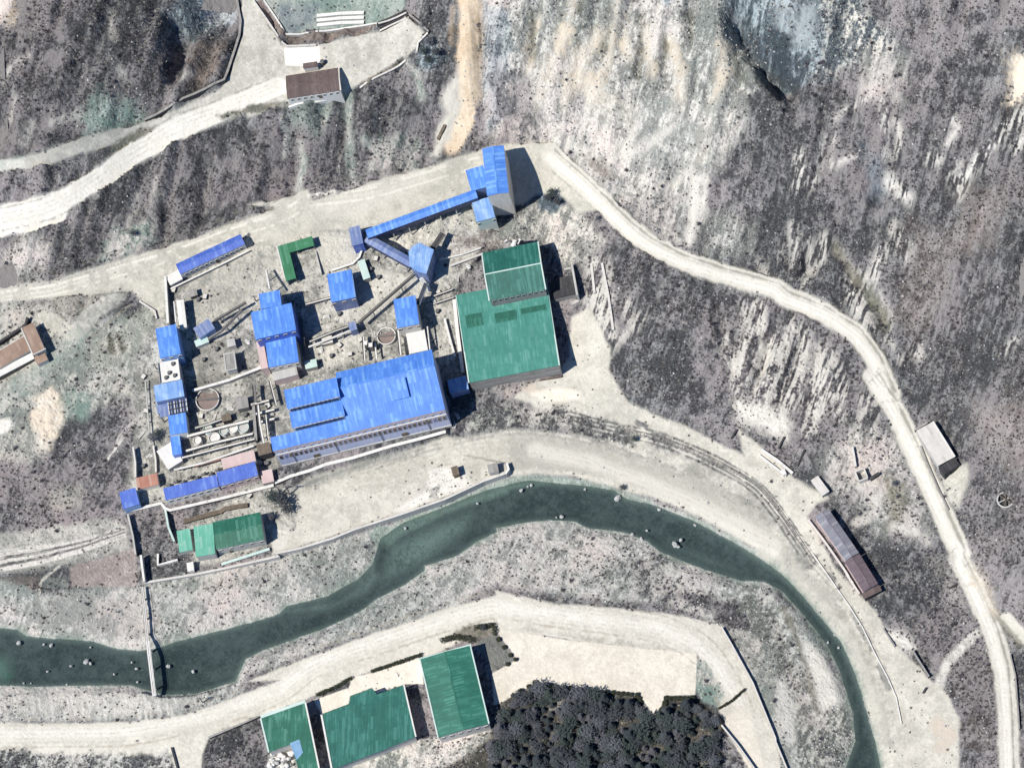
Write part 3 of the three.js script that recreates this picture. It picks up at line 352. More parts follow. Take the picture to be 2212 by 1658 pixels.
// sandy track down from the top
way(t10(1690, -80, 1690, 120, 1680, 420, 1680, 700, 1650, 900, 1560, 1080), 4.1, { c1: C.tanA.map((v) => v * 1.15), c2: C.tanB, k: 1.2, en: 1.6, fe: 1.6, scr: 0.01, stn: 0.15, amp: 0.25, id: 'dirt_track' });
way(t10(1750, -80, 1745, 200, 1750, 500, 1760, 760), 1.6, { c1: C.tanA.map((v) => v * 0.55), c2: C.tanA, op: 0.7, en: 1.5, fe: 1.2, dash: [0.4, 0] });
area(t10(1480, 700, 1600, 560, 1620, 800, 1560, 1000, 1450, 1180, 1380, 1200, 1440, 1000, 1500, 850), { c1: C.greyB, c2: C.roadA, en: 2, fe: 2, scr: 0.03, id: 'dirt_track' });
way(t10(1560, 60, 1540, 300), 1.2, { c1: C.tanA.map((v) => v * 0.5), c2: C.tanA, op: 0.6, en: 1, fe: 1 });
// plant upper road and yard
area([...d2(-100, 592), ...t01(0, 770, 400, 720, 800, 600, 1250, 470, 1700, 310, 2132, 160), ...t11(0, 150, 450, 30), ...t10(500, 1530, 900, 1400, 1300, 1290, 1700, 1170, 1790, 1140, 1960, 1100), ...t20(250, 1090, 420, 1080, 520, 1160, 640, 1300, 880, 1540), ...t21(900, 160, 640, 200, 480, 60, 300, 60), ...t10(2100, 1560, 1700, 1560), ...t11(1700, 60, 1100, 260, 880, 320, 760, 330, 500, 330, 250, 430, 0, 420), ...t01(1900, 370, 1380, 690, 1280, 700, 1250, 1000, 1190, 1000, 1080, 870, 1000, 800, 950, 810, 700, 830, 400, 860, 0, 880, -100, 880)], { c1: C.yardA.map((v) => v * 1.02), c2: C.yardB, k: 0.9, en: 0.8, fe: 0.8, scr: 0.01, stn: 0.02, amp: 0.1, id: 'hill_road' });
way(t01(560, 1130, 700, 980, 900, 840), 3.6, { c1: C.greyA.map((v) => v * 1.3), c2: C.greyB.map((v) => v * 1.05), en: 1.2, fe: 1, scr: 0.04, id: 'dirt_track' });
way(t01(340, 1010, 560, 1140), 3, { c1: C.yardA, c2: C.yardB, en: 1, fe: 1, scr: 0.03, id: 'dirt_track' });
way(t01(560, 1160, 420, 1280, 150, 1530, 0, 1640), 4, { c1: C.mossA.map((v) => v * 1.3), c2: C.greyB, en: 2, fe: 2, op: 0.7, scr: 0.08 });
way(t01(660, 1180, 860, 1020, 1010, 890), 0.4, { c1: C.olive2, c2: C.greyA, en: 0.3, fe: 0.4 });
for (const [a, op] of [[0, 0.7], [26, 0.5], [60, 0.5]]) way([...t01(0, 790 + a, 400, 740 + a, 800, 625 + a * 0.8, 1250, 500 + a * 0.4, 1700, 345, 2132, 195), ...t11(450, 70), ...t10(900, 1430, 1300, 1320, 1650, 1210)], 0.35, { c1: a ? C.roadB : C.greyA, c2: a ? C.whiteB : C.greyB, op, en: 0.5, fe: 0.5, dash: [0.35, 0] });
area(t11(380, 160, 900, 20, 1300, -90, 1500, -60, 1100, 120, 800, 240), { c1: C.roadA, c2: C.whiteA, k: 0.8, en: 2, fe: 2, op: 0.7 });
// right-hand hill road
const RR = [...t20(420, 1180, 640, 1380, 850, 1580), ...t21(860, 170, 1000, 310, 1150, 430, 1400, 560, 1700, 660, 2132, 780), ...t31(300, 840, 600, 960, 850, 1120, 1000, 1320, 1120, 1600), ...t32(980, 30, 1130, 250, 1260, 520, 1380, 780, 1520, 1100, 1660, 1400), ...t33(1640, 60, 1760, 300, 1900, 620, 1980, 900, 2010, 1200, 2030, 1760)];
way(RR, 3.9, { ...ROAD, id: 'hill_road', c2: C.whiteA });
way(RR.map(([x, y]) => [x - 4, y + 6]), 1.3, { c1: C.roadB, c2: C.whiteB, op: 0.7, en: 1.2, fe: 1 });
way(RR.map(([x, y]) => [x + 9, y - 10]), 0.35, { c1: C.olive2, c2: C.greyA, op: 0.8, en: 0.5, fe: 0.4 });
way(RR.map(([x, y]) => [x + 3, y - 3]), 0.5, { c1: C.greyB, c2: C.roadA, op: 0.5, en: 0.8, fe: 0.6, dash: [0.4, 0] });
way(t33(2000, 520, 2132, 660), 2.4, { ...ROAD, id: 'hill_road' });
area(t33(1900, 460, 2020, 580, 2132, 720, 2132, 780, 1980, 640), { c1: C.olive1, c2: C.olive2, en: 0.6, fe: 0.6, op: 0.7 });
area(t32(1500, 780, 1700, 700, 1720, 780, 1640, 1040, 1560, 1000), { c1: C.yardA, c2: C.yardB, en: 1.5, fe: 1.5, scr: 0.02 });
area(t33(1400, 40, 1600, 60, 1680, 420, 1560, 400, 1450, 200), { c1: C.rockA, c2: C.rockB, op: 0.5, en: 3, fe: 3 });
area(t33(1720, 60, 1840, 200, 1960, 480, 1860, 480, 1740, 240), { c1: C.tanA, c2: C.roadB, op: 0.6, en: 2, fe: 2 });
// riverside road, valley yard
area([...t21(570, 1000, 700, 930, 800, 1080, 870, 1250, 860, 1400), ...t22(1000, 220, 1500, 440, 1900, 640), ...t32(-60, 420, 200, 620, 360, 800, 640, 960, 560, 1000, 480, 1100, 700, 1500, 880, 1700), ...t33(1000, 460, 1160, 720, 1400, 960, 1560, 1100, 1640, 1280, 1640, 1760, 1000, 1760, 1020, 1480, 940, 1240, 880, 1020, 780, 740, 640, 540, 480, 350, 330, 180, 200, 90), ...t22(2132, 1440, 1800, 1240, 1500, 1080, 1200, 960, 900, 880, 600, 800, 300, 770, 60, 790), ...t12(1980, 780, 1560, 940, 1170, 1080, 820, 1190, 600, 1280, 200, 1380, 170, 1300, 360, 1190, 340, 900, 480, 800, 900, 690, 1500, 480, 1640, 500), ...t22(100, 430, 600, 470, 900, 520, 650, 400, 350, 330, 250, 240, 130, 200), ...t21(150, 1580, 480, 1400, 560, 1300)], { c1: C.roadA.map((v) => v * 0.86), c2: C.roadB, k: 0.9, en: 0.9, fe: 0.9, scr: 0.02, stn: 0.04, amp: 0.1, id: 'valley_yard' });
area([...t22(100, 440, 500, 480, 900, 560, 1300, 700, 1700, 860, 2132, 1120), ...t32(100, 1050, 500, 1500), ...t33(640, 260, 900, 700, 1060, 1100, 1140, 1500, 1000, 1500, 900, 1080, 740, 720, 560, 470, 300, 190, 100, 60), ...t22(2000, 1330, 1500, 1060, 1100, 900, 700, 780, 300, 740, 100, 740)], { c1: C.yardA, c2: C.roadA.map((v) => v * 1.1), k: 0.9, en: 1.2, fe: 1, scr: 0.01, amp: 0.1, id: 'river_road' });
for (const [dy, w, op] of [[0, 1.6, 0.6], [60, 0.8, 0.55]]) way([...t22(1150, 540 + dy, 1400, 640 + dy, 1700, 790 + dy, 2000, 980 + dy), ...t32(60, 960 + dy, 300, 1200 + dy, 480, 1480)], w, { c1: C.greyA, c2: C.greyB.map((v) => v * 0.8), op, en: 1.2, fe: 1.4, k: 1.2 });
way([...t33(700, 420, 860, 660, 960, 860, 1040, 1080)], 1.3, { c1: C.olive2, c2: C.greyB, op: 0.6, en: 1, fe: 1.2 });
way([...t22(300, 600, 700, 680, 1100, 830, 1500, 990, 1900, 1200, 2132, 1340)], 3, { c1: C.roadB, c2: C.whiteA, op: 0.7, en: 1.6, fe: 2 });
for (const [a, w, op, dark] of [[0, 0.9, 0.8, 1], [34, 0.35, 0.8, 0], [66, 1.1, 0.7, 1]]) way([...t22(1020 + a, 360 + a * 0.2, 1300, 480 + a * 0.6, 1560, 590 + a * 0.6, 1800, 730 + a * 0.7, 2000, 860 + a * 0.8), ...t32(60, 810 + a, 200, 960 + a, 330, 1160 + a, 500, 1440 + a * 0.6), ...t33(560 + a * 0.4, 40, 760, 340, 960, 720, 1100, 1040)].map(([x, y]) => [x, y + a * 0.04]), w, { c1: dark ? C.scrubA.map((v) => v * 1.8) : C.roadB, c2: dark ? C.greyA : C.whiteB, op, en: 0.8, fe: 0.6, dash: [0.38, 0], scr: dark ? 0.15 : 0 });
area([...t12(1640, 460, 1700, 330, 2000, 260), ...t22(100, 250, 400, 270, 700, 330, 1000, 450, 1040, 560, 800, 520, 500, 440, 100, 420)], { c1: C.scrubA.map((v) => v * 1.4), c2: C.greyB.map((v) => v * 0.95), k: 1.5, en: 2, fe: 2, scr: 0.35, stn: 0.3, amp: 0.4, id: 'hillside' });
area(t22(1050, 470, 1250, 470, 1500, 600, 1750, 740, 1600, 700, 1250, 590), { c1: C.scrubA.map((v) => v * 2), c2: C.greyB, k: 1.3, en: 1.2, fe: 1.2, scr: 0.15, op: 0.8 });
area(t22(260, 160, 480, 110, 640, 160, 640, 200, 350, 230), { c1: C.tanB, c2: C.whiteB, k: 0.6, en: 1, fe: 1, scr: 0 });
area(t12(1380, 740, 1560, 720, 1640, 760, 1700, 860, 1200, 1060, 1100, 1060, 1280, 950, 1380, 900), { c1: C.whiteA.map((v) => v * 0.9), c2: C.whiteB, k: 1.2, en: 1.5, fe: 1.2, stn: 0.4 });
area(t12(1380, 900, 1460, 860, 1450, 960, 1390, 980), { c1: C.greyA, c2: C.greyB, k: 1.5, en: 1, fe: 0.8, stn: 0.9 });
area(t12(420, 820, 1000, 640, 1350, 560, 1300, 620, 900, 740, 420, 900), { c1: C.greyA.map((v) => v * 1.1), c2: C.yardA, en: 1.5, fe: 1.8, op: 0.8, scr: 0.05 });
area(t12(-60, 880, 170, 840, 380, 900, 360, 1190, 180, 1290, -60, 1420, -400, 1500, -500, 1200), { c1: C.greyA, c2: C.greyB, k: 1.3, en: 1.5, fe: 1.5, scr: 0.1 });
area(t12(190, 1200, 330, 1180, 290, 1330, 190, 1390), { c1: C.greyB, c2: C.whiteA, en: 1, fe: 1, k: 1.4, stn: 0.6 });
// lower road, plaza, lawn
area([...t03(-200, 1310, 1000, 1310, 1400, 1260, 1800, 1120, 2132, 990), ...t13(0, 1000, 500, 800, 900, 650, 1500, 450, 1900, 340), ...t23(0, 310, 400, 400, 1000, 450, 1300, 480, 1500, 520, 1720, 580, 1820, 720, 1960, 1000, 2132, 1440, 2200, 1760, 2000, 1760, 1750, 1380, 1740, 1290, 1600, 1000, 1540, 800), ...t23(600, 690, 20, 600), ...t13(1860, 620, 1740, 640, 1400, 800, 940, 920, 480, 1120, 90, 1280), ...t03(2000, 1270, 1600, 1420, 1550, 1560, 1530, 1700, -200, 1500)], { ...ROAD, c1: C.roadA, c2: C.roadB.map((v) => v * 1.1), id: 'river_road' });
way([...t03(-200, 1400, 1000, 1380, 1600, 1260, 2132, 1060), ...t13(500, 860, 1000, 680, 1600, 500), ...t23(0, 430, 700, 520, 1200, 580, 1500, 690, 1700, 900, 1850, 1150)], 2.2, { c1: C.roadB, c2: C.whiteB, op: 0.7, en: 1.4, fe: 1.6 });
area(t23(200, 590, 420, 620, 1200, 720, 1480, 760, 1200, 760, 500, 660), { c1: C.olive2, c2: C.greyB, op: 0.6, en: 0.8, fe: 1, id: 'river_road' });
area(t23(1530, 800, 1640, 900, 1760, 1060, 1700, 1200, 1580, 1150, 1520, 1050), { c1: C.mossA, c2: C.greyB, k: 1.3, en: 1, fe: 0.8, scr: 0.15 });
area(t23(1740, 1300, 1900, 1180, 1950, 1260, 2000, 1500, 2080, 1760, 1960, 1760), { c1: C.plazaA, c2: C.plazaB, en: 1, fe: 1, scr: 0 });
area(t23(1740, 600, 1830, 700, 2000, 1000, 2132, 1300, 2132, 800, 1960, 620), { c1: C.greyA, c2: C.greyB, k: 1.1, en: 1, fe: 1, scr: 0.12, op: 0.85 });
const PLAZA = [...t13(1880, 1175, 1862, 940, 2055, 832, 1885, 600), ...t23(20, 600, 600, 690, 1535, 790, 1520, 1100, 1290, 1112, 1232, 1310, 1100, 1112, 300, 1012, 0, 1185)];
area(PLAZA, { c1: C.plazaA.map((v) => v * 0.93), c2: C.plazaB, k: 1.1, en: 0.15, fe: 0.25, scr: 0, stn: 0, amp: 0.04, id: 'plaza' });
area(t23(400, 780, 700, 790, 700, 980, 400, 960), { c1: C.plazaA.map((v) => v * 0.86), c2: C.plazaA, op: 0.5, en: 4, fe: 4 });
area(t13(1735, 705, 1885, 640, 2045, 832, 1862, 928), { c1: C.greyA.map((v) => v * 0.62), c2: C.greyA.map((v) => v * 1.15), k: 1, en: 0.2, fe: 0.25, scr: 0.05, amp: 0.1, id: 'lawn' });
area(t13(1480, 680, 1700, 560, 1880, 560, 1880, 640, 1730, 690), { c1: C.olive1.map((v) => v * 1.2), c2: C.olive2, en: 1, fe: 1, scr: 0.5 });
area(t13(500, 1140, 770, 1050, 800, 970, 950, 930, 1320, 800, 1340, 1020, 1200, 1020, 985, 1090, 945, 1045, 780, 1110, 770, 1170, 560, 1250), { c1: C.plazaA, c2: C.plazaB.map((v) => v * 1.1), k: 0.7, en: 0.2, fe: 0.3, scr: 0, amp: 0.05, id: 'plaza' });
area([...t23(0, 1190, 300, 1020, 1090, 1120, 1200, 1300, 1290, 1130, 1520, 1120, 1740, 1290, 1720, 1760, -300, 1760), ...t13(1480, 1660, 1500, 1470, 1850, 1400)], { c1: C.olive1.map((v) => v * 0.4), c2: C.olive2.map((v) => v * 0.5), k: 1.2, en: 0.6, fe: 0.6, scr: 0.9, amp: 0.25, id: 'lawn' });
area(t23(400, 1130, 620, 1150, 620, 1230, 400, 1220), { c1: C.greyA, c2: C.greyB, op: 0.7, en: 2, fe: 2 });
area(t13(640, 1680, 1000, 1520, 1480, 1420, 1830, 1330, 1850, 1420, 1560, 1640, 1100, 1760, 640, 1760), { c1: C.greyA, c2: C.whiteA, k: 1.6, en: 1.5, fe: 1.5, scr: 0.2, stn: 0.6 });
area([...t03(-100, 1520, 1200, 1560, 1280, 1500, 1380, 1740, -100, 1740)], { c1: C.scrubA.map((v) => v * 1.4), c2: C.bankB, k: 1.6, en: 1.5, fe: 1.5, scr: 0.35 });
area([...t03(1610, 1430, 1980, 1270, 2132, 1560, 2132, 1740, 1560, 1740, 1570, 1540)], { c1: C.scrubA, c2: C.scrubB, k: 1.6, en: 1.5, fe: 1.5, scr: 0.6 });
area(t13(160, 1560, 320, 1480, 400, 1700, 140, 1700), { c1: C.greyA, c2: C.whiteB, k: 1.8, en: 0.8, fe: 0.6, stn: 1.0 });
for (const sg of [[t22(100, 160, 260, 110), 2], [t33(1480, 1330, 1560, 1420, 1520, 1500), 3]]) way(sg[0], sg[1], { c1: C.tanB.map((v) => v * 0.9), c2: C.pinkB, op: 0.6, en: 1.5, fe: 1.5 });
// wheel ruts
function ruts(px, offs, o) { const C3 = new THREE.CatmullRomCurve3(onAll(px)).getPoints(px.length * 6); for (const f of offs) lay(C3.map((p, i) => { const a = C3[Math.max(0, i - 1)], b = C3[Math.min(C3.length - 1, i + 1)], l = Math.hypot(b.x - a.x, b.z - a.z) || 1; return new THREE.Vector3(p.x - (b.z - a.z) / l * f, p.y, p.z + (b.x - a.x) / l * f); }), { w: 0.2, fe: 0.45, en: 0.6, op: 0.6, c1: C.yardA, c2: C.yardB.map((v) => v * 0.85), dash: [0.4, 0], ...o }); }
ruts(RR, [-2.6, -1.1, 0.7, 2.3], {}); ruts(RR, [-3.9, 4.0], { c1: C.olive2, c2: C.greyA, w: 0.3 }); ruts(RR, [-0.2], { c1: C.roadB, c2: C.whiteB, w: 0.5 });
ruts(t23(-200, 1020, 200, 880, 700, 900, 1200, 980, 1440, 1020), [-2.4, -0.9, 1.2, 3.5], { c1: C.plazaA.map((v) => v * 0.8), c2: C.plazaA, op: 0.45 });
const R1P = [...t00(0, 1680, 200, 1640, 420, 1570, 700, 1400, 1000, 1190, 1300, 1010, 1500, 920, 1850, 780, 2132, 660)]; ruts(R1P, [-1.9, -0.5, 1.1], {}); ruts(R1P, [-3.9, 3.7], { c1: C.olive1, c2: C.olive2, w: 0.35 });
const R3P = [...t01(0, 800, 400, 750, 800, 640, 1250, 510, 1700, 345, 2132, 200), ...t11(450, 80), ...t10(900, 1440, 1300, 1330, 1700, 1210, 1900, 1180)]; ruts(R3P, [-2.2, -0.6, 1.2, 3.0, 5.2], {}); ruts(R3P, [-4.6, -5.4], { c1: C.olive1, c2: C.greyA, w: 0.35, op: 0.85 }); ruts(R3P, [0.3, 4.1], { c1: C.roadB, c2: C.whiteB, w: 0.45 });
const RLP = [...t03(0, 1400, 500, 1395, 1000, 1380, 1600, 1250, 2132, 1060), ...t13(500, 870, 1000, 690, 1600, 490), ...t23(0, 420, 500, 490, 900, 540, 1300, 620, 1560, 760, 1720, 980, 1850, 1230)]; ruts(RLP, [-3.4, -1.7, 0.2, 1.9, 3.6], {}); ruts(RLP, [-5.8, 5.4], { c1: C.tanA.map((v) => v * 0.8), c2: C.yardA, w: 0.5, op: 0.6 });
const RVP = [...t12(700, 960, 1100, 830, 1500, 700, 1900, 620), ...t22(300, 610, 700, 680, 1100, 820, 1500, 980, 1900, 1190, 2132, 1330), ...t33(200, 40, 420, 230, 600, 440, 760, 670, 900, 950, 1000, 1240, 1060, 1500)]; ruts(RVP, [-5, -3.2, -1.2, 0.6, 2.6, 4.4], { c1: C.yardA.map((v) => v * 0.85), c2: C.yardB.map((v) => v * 0.8) }); ruts(RVP, [-7, -8.6], { c1: C.greyA, c2: C.greyB.map((v) => v * 0.8), w: 0.7, op: 0.7 });
// railway bed at the far end of the valley and the old line round the bend
for (let i = 0; i < 5; i++) ruts(t02(-80, 1395 + i * 30, 300, 1345 + i * 24, 620, 1285 + i * 17, 950, 1190 + i * 12), [0, 0.9], { c1: i % 2 ? C.scrubA.map((v) => v * 1.6) : C.rockB, c2: i % 2 ? C.greyA : C.whiteA, w: 0.4, op: 1, dash: [0.12, 0] });
ruts([...t22(560, 330, 900, 420, 1200, 480, 1500, 590, 1800, 740, 2000, 870), ...t32(260, 1050, 400, 1250, 540, 1460)], [-1.4, 0, 1.5, 3.2], { c1: C.scrubA.map((v) => v * 1.8), c2: C.greyA, w: 0.36, op: 0.95, dash: [0.25, 0] }); ruts([...t22(560, 330, 900, 420, 1200, 480, 1500, 590, 1800, 740, 2000, 870), ...t32(260, 1050, 400, 1250, 540, 1460)], [-0.7, 0.8, 2.4], { c1: C.roadB, c2: C.whiteA, w: 0.25, op: 0.8 });
// riverbed
lay(RIVER, { c1: C.bedA, c2: C.bedB, k: 1.2, en: 0.7, fe: 0.5, scr: 0, stn: 0.05, amp: 0.12, id: 'riverbed' });
lay([...RIVER, RIVER[0]], { w: 0.9, c1: [0.16, 0.20, 0.17], c2: [0.36, 0.40, 0.35], k: 1.2, en: 1.4, fe: 1.7, op: 0.85 });
{ const rv = (px, o) => lay(px.map((p) => at(p, -0.5)), o);
  rv([...t12(1010, 1280, 1180, 1160, 1480, 1045, 1700, 955, 1980, 870), ...t22(200, 840, 400, 850, 100, 900), ...t12(1980, 920, 1700, 1010, 1450, 1110, 1200, 1230, 1060, 1330)], { c1: [0.17, 0.23, 0.19], c2: [0.36, 0.43, 0.36], k: 1.2, op: 0.9, en: 1.2, fe: 1.4 });
  rv(t12(1050, 1560, 1100, 1330, 1450, 1160, 1700, 1080, 1650, 1200, 1350, 1420), { c1: C.bedB.map((v) => v * 0.8), c2: [0.36, 0.46, 0.39], k: 1.3, op: 0.8, en: 3, fe: 4 });
  rv(t13(200, 480, 700, 380, 900, 200, 960, 120, 1000, 200, 880, 330, 600, 440), { c1: C.bedB, c2: [0.40, 0.48, 0.42], k: 1, op: 0.8, en: 3, fe: 3 });
  rv(t03(-200, 800, 60, 830, 40, 1000, -200, 1000), { c1: [0.14, 0.27, 0.19], c2: [0.24, 0.38, 0.29], op: 0.8, en: 3, fe: 4 });
  rv(t22(1250, 1320, 1500, 1440, 1900, 1560, 2100, 1640, 1800, 1500, 1500, 1380), { c1: C.bedB, c2: [0.33, 0.4, 0.36], op: 0.5, en: 3, fe: 3 }); }

const sample = (A, x, z) => { const i = clamp(Math.round((x - TX0) / TS - 0.5), 0, TW - 1), j = clamp(Math.round((z - TZ0) / TS - 0.5), 0, THH - 1); return A[j * TW + i]; };
function gullyNoise(x, z) { const a = x * 0.94 + z * 0.34, b = -x * 0.34 + z * 0.94; return fbm(a * 0.16 + 5, b * 0.035, 2) - 0.5; }
function ground(x, z) {
  const h = ground0(x, z), a = sample(AMP, x, z);
  const hill = sst(8, 24, h) * sst(0.25, 0.7, a);
  return h + a * ((fbm(x * 0.33, z * 0.33, 3) - 0.5) * 1.5 + (vn(x * 1.3, z * 1.3) - 0.5) * 0.55) + hill * gullyNoise(x, z) * 8;
}
const gpt = (p, dy = 0) => { const v = on(p); v.y = ground(v.x, v.z) + dy; return v; };

// colour sheet of the ground
const texData = new Uint8Array(NT * 4);
{ const enc = new Uint8Array(4096); for (let i = 0; i < 4096; i++) { const v = i / 4095; enc[i] = Math.round(255 * (v <= 0.0031308 ? 12.92 * v : 1.055 * Math.pow(v, 1 / 2.4) - 0.055)); }
  for (let k = 0; k < NT; k++) { const g = 0.93 + 0.14 * nG[k]; texData[k * 4] = enc[clamp(CR[k] * g * 4095 | 0, 0, 4095)]; texData[k * 4 + 1] = enc[clamp(CG[k] * g * 4095 | 0, 0, 4095)]; texData[k * 4 + 2] = enc[clamp(CB[k] * g * 4095 | 0, 0, 4095)]; texData[k * 4 + 3] = 255; } }
const groundMap = new THREE.DataTexture(texData, TW, THH, THREE.RGBAFormat);
groundMap.colorSpace = THREE.SRGBColorSpace; groundMap.magFilter = THREE.LinearFilter; groundMap.minFilter = THREE.LinearFilter; groundMap.needsUpdate = true;
function noiseTex(n, f, seed) { const d = new Uint8Array(n * n * 4); const wr = (x, y) => { let s = 0, w = 0.5, p = f; for (let o = 0; o < 4; o++) { const X = x * p, Y = y * p, xi = Math.floor(X), yi = Math.floor(Y); let fx = X - xi, fy = Y - yi; fx = fx * fx * (3 - 2 * fx); fy = fy * fy * (3 - 2 * fy); const m = (v) => ((v % p) + p) % p; const a = hsh(m(xi) + seed, m(yi)), b = hsh(m(xi + 1) + seed, m(yi)), c = hsh(m(xi) + seed, m(yi + 1)), e = hsh(m(xi + 1) + seed, m(yi + 1)); s += w * (a + (b - a) * fx + (c - a) * fy + (a - b - c + e) * fx * fy); w *= 0.6; p *= 2; } return s / 1.088; };
  for (let j = 0; j < n; j++) for (let i = 0; i < n; i++) { const v = clamp(wr(i / n, j / n)) * 255 | 0, k = (j * n + i) * 4; d[k] = d[k + 1] = d[k + 2] = v; d[k + 3] = 255; }
  const tx = new THREE.DataTexture(d, n, n, THREE.RGBAFormat); tx.wrapS = tx.wrapT = THREE.RepeatWrapping; tx.magFilter = THREE.LinearFilter; tx.minFilter = THREE.LinearFilter; tx.needsUpdate = true; return tx; }
const bumpT = noiseTex(512, 16, 11);
const groundBump = bumpT.clone(); groundBump.repeat.set(26, 21.7); groundBump.needsUpdate = true;
const groundMat = new THREE.MeshStandardMaterial({ map: groundMap, roughness: 0.97, bumpMap: groundBump, bumpScale: 0.5 });
const smoothMat = new THREE.MeshStandardMaterial({ map: groundMap, roughness: 0.95, bumpMap: groundBump, bumpScale: 0.14 });
const SMOOTH = ['hill_road', 'river_road', 'valley_yard', 'plaza', 'dirt_track', 'footpath', 'village_yard', 'concrete_apron', 'riverbed'];

// ------------------------------------------------------------------ ground meshes
function tagS(o, kind = 'structure', label, category) { o.userData.kind = kind; if (label) o.userData.label = label; if (category) o.userData.category = category; o.receiveShadow = o.castShadow = true; return o; }
const GLABEL = { hillside: 'mottled grey hillside of scrub and pale rock', hill_road: 'pale dirt road cut along the hillside past the plant', plant_yard: 'trodden grey ground between the blue roofed plant buildings', river_bank: 'pale gravel bank of the green river', river_road: 'wide pale dirt road along the river', valley_yard: 'cream dirt yard between the plant and the flood wall', plaza: 'clean cream paved plaza below the river bend', lawn: 'dark planted ground beside the plaza', dirt_track: 'sandy dirt track worn into the slope', footpath: 'narrow greenish path above the upper road', sports_field: 'flat grey green field inside low banks', riverbed: 'dark green bed under the shallow river', village_yard: 'pale yard around the brown roofed house', scree_slope: 'pale scree slope streaked by runnels', concrete_apron: 'bright concrete apron behind the brown roofed house' };
{
  const X0 = -209.5, X1 = 209.5, Z0 = -174.5, Z1 = 174.5, ST = 0.52, nx = Math.floor((X1 - X0) / ST), nz = Math.floor((Z1 - Z0) / ST);
  const W = nx + 1, P = new Float32Array(W * (nz + 1) * 3), U = new Float32Array(W * (nz + 1) * 2);
  for (let j = 0, k = 0; j <= nz; j++) for (let i = 0; i <= nx; i++, k++) { const x = X0 + (X1 - X0) * i / nx, z = Z0 + (Z1 - Z0) * j / nz; P[k * 3] = x; P[k * 3 + 1] = ground(x, z); P[k * 3 + 2] = z; U[k * 2] = (x - TX0) / (TX1 - TX0); U[k * 2 + 1] = (z - TZ0) / (TZ1 - TZ0); }
  const Nn = new Float32Array(P.length);
  for (let j = 0; j <= nz; j++) for (let i = 0; i <= nx; i++) { const k = j * W + i, l = i ? k - 1 : k, r = i < nx ? k + 1 : k, u = j ? k - W : k, d = j < nz ? k + W : k; const dx = (P[r * 3 + 1] - P[l * 3 + 1]) / (P[r * 3] - P[l * 3]), dz = (P[d * 3 + 1] - P[u * 3 + 1]) / (P[d * 3 + 2] - P[u * 3 + 2]), q = 1 / Math.hypot(dx, 1, dz); Nn[k * 3] = -dx * q; Nn[k * 3 + 1] = q; Nn[k * 3 + 2] = -dz * q; }
  const idx = NAMES.map(() => []);
  for (let j = 0; j < nz; j++) for (let i = 0; i < nx; i++) { const a = j * W + i, b = a + 1, c = a + W, d = c + 1, id = sample(ID, P[a * 3] + ST / 2, P[a * 3 + 2] + ST / 2); idx[id].push(a, c, b, b, c, d); }
  NAMES.forEach((name, n) => {
    const I = idx[n]; if (!I.length) return;
    const mp = new Int32Array(W * (nz + 1)).fill(-1), pos = [], nor = [], uv = [], out = new Uint32Array(I.length);
    for (let q = 0; q < I.length; q++) { const v = I[q]; if (mp[v] < 0) { mp[v] = pos.length / 3; pos.push(P[v * 3], P[v * 3 + 1], P[v * 3 + 2]); nor.push(Nn[v * 3], Nn[v * 3 + 1], Nn[v * 3 + 2]); uv.push(U[v * 2], U[v * 2 + 1]); } out[q] = mp[v]; }
    const g = new THREE.BufferGeometry(); g.setAttribute('position', new THREE.Float32BufferAttribute(pos, 3)); g.setAttribute('normal', new THREE.Float32BufferAttribute(nor, 3)); g.setAttribute('uv', new THREE.Float32BufferAttribute(uv, 2)); g.setIndex(new THREE.BufferAttribute(out, 1));
    const m = new THREE.Mesh(g, SMOOTH.includes(name) ? smoothMat : groundMat); m.name = name; scene.add(tagS(m, 'structure', GLABEL[name], 'ground'));
  });
  // the land beyond
  const S2 = 22, n2 = 80, pos = [], uv = [], ind = []; const ov = 4;
  for (let j = 0; j <= n2; j++) for (let i = 0; i <= n2; i++) { const x = (i - n2 / 2) * S2, z = (j - n2 / 2) * S2; const inn = Math.max(Math.abs(x) - 205, Math.abs(z) - 170); pos.push(x, (inn < 30 ? ground0(x, z) - 1.5 : base(x, z) + (vn(x * 0.01, z * 0.01) - 0.4) * 30 * sst(30, 300, inn)), z); uv.push(x / 40, z / 40); }
  for (let j = 0; j < n2; j++) for (let i = 0; i < n2; i++) { const x0 = (i - n2 / 2) * S2, z0 = (j - n2 / 2) * S2; if (x0 > -209 && x0 + S2 < 209 && z0 > -174 && z0 + S2 < 174) continue; const a = j * (n2 + 1) + i; ind.push(a, a + n2 + 1, a + 1, a + 1, a + n2 + 1, a + n2 + 2); }
  const g = new THREE.BufferGeometry(); g.setAttribute('position', new THREE.Float32BufferAttribute(pos, 3)); g.setAttribute('uv', new THREE.Float32BufferAttribute(uv, 2)); g.setIndex(ind); g.computeVertexNormals();
  const m = new THREE.Mesh(g, new THREE.MeshStandardMaterial({ color: new THREE.Color().setRGB(0.2, 0.19, 0.185), roughness: 1, bumpMap: bumpT, bumpScale: 1 })); m.name = 'surrounding_hills'; scene.add(tagS(m, 'structure', 'scrub covered hills around the valley', 'ground'));
}
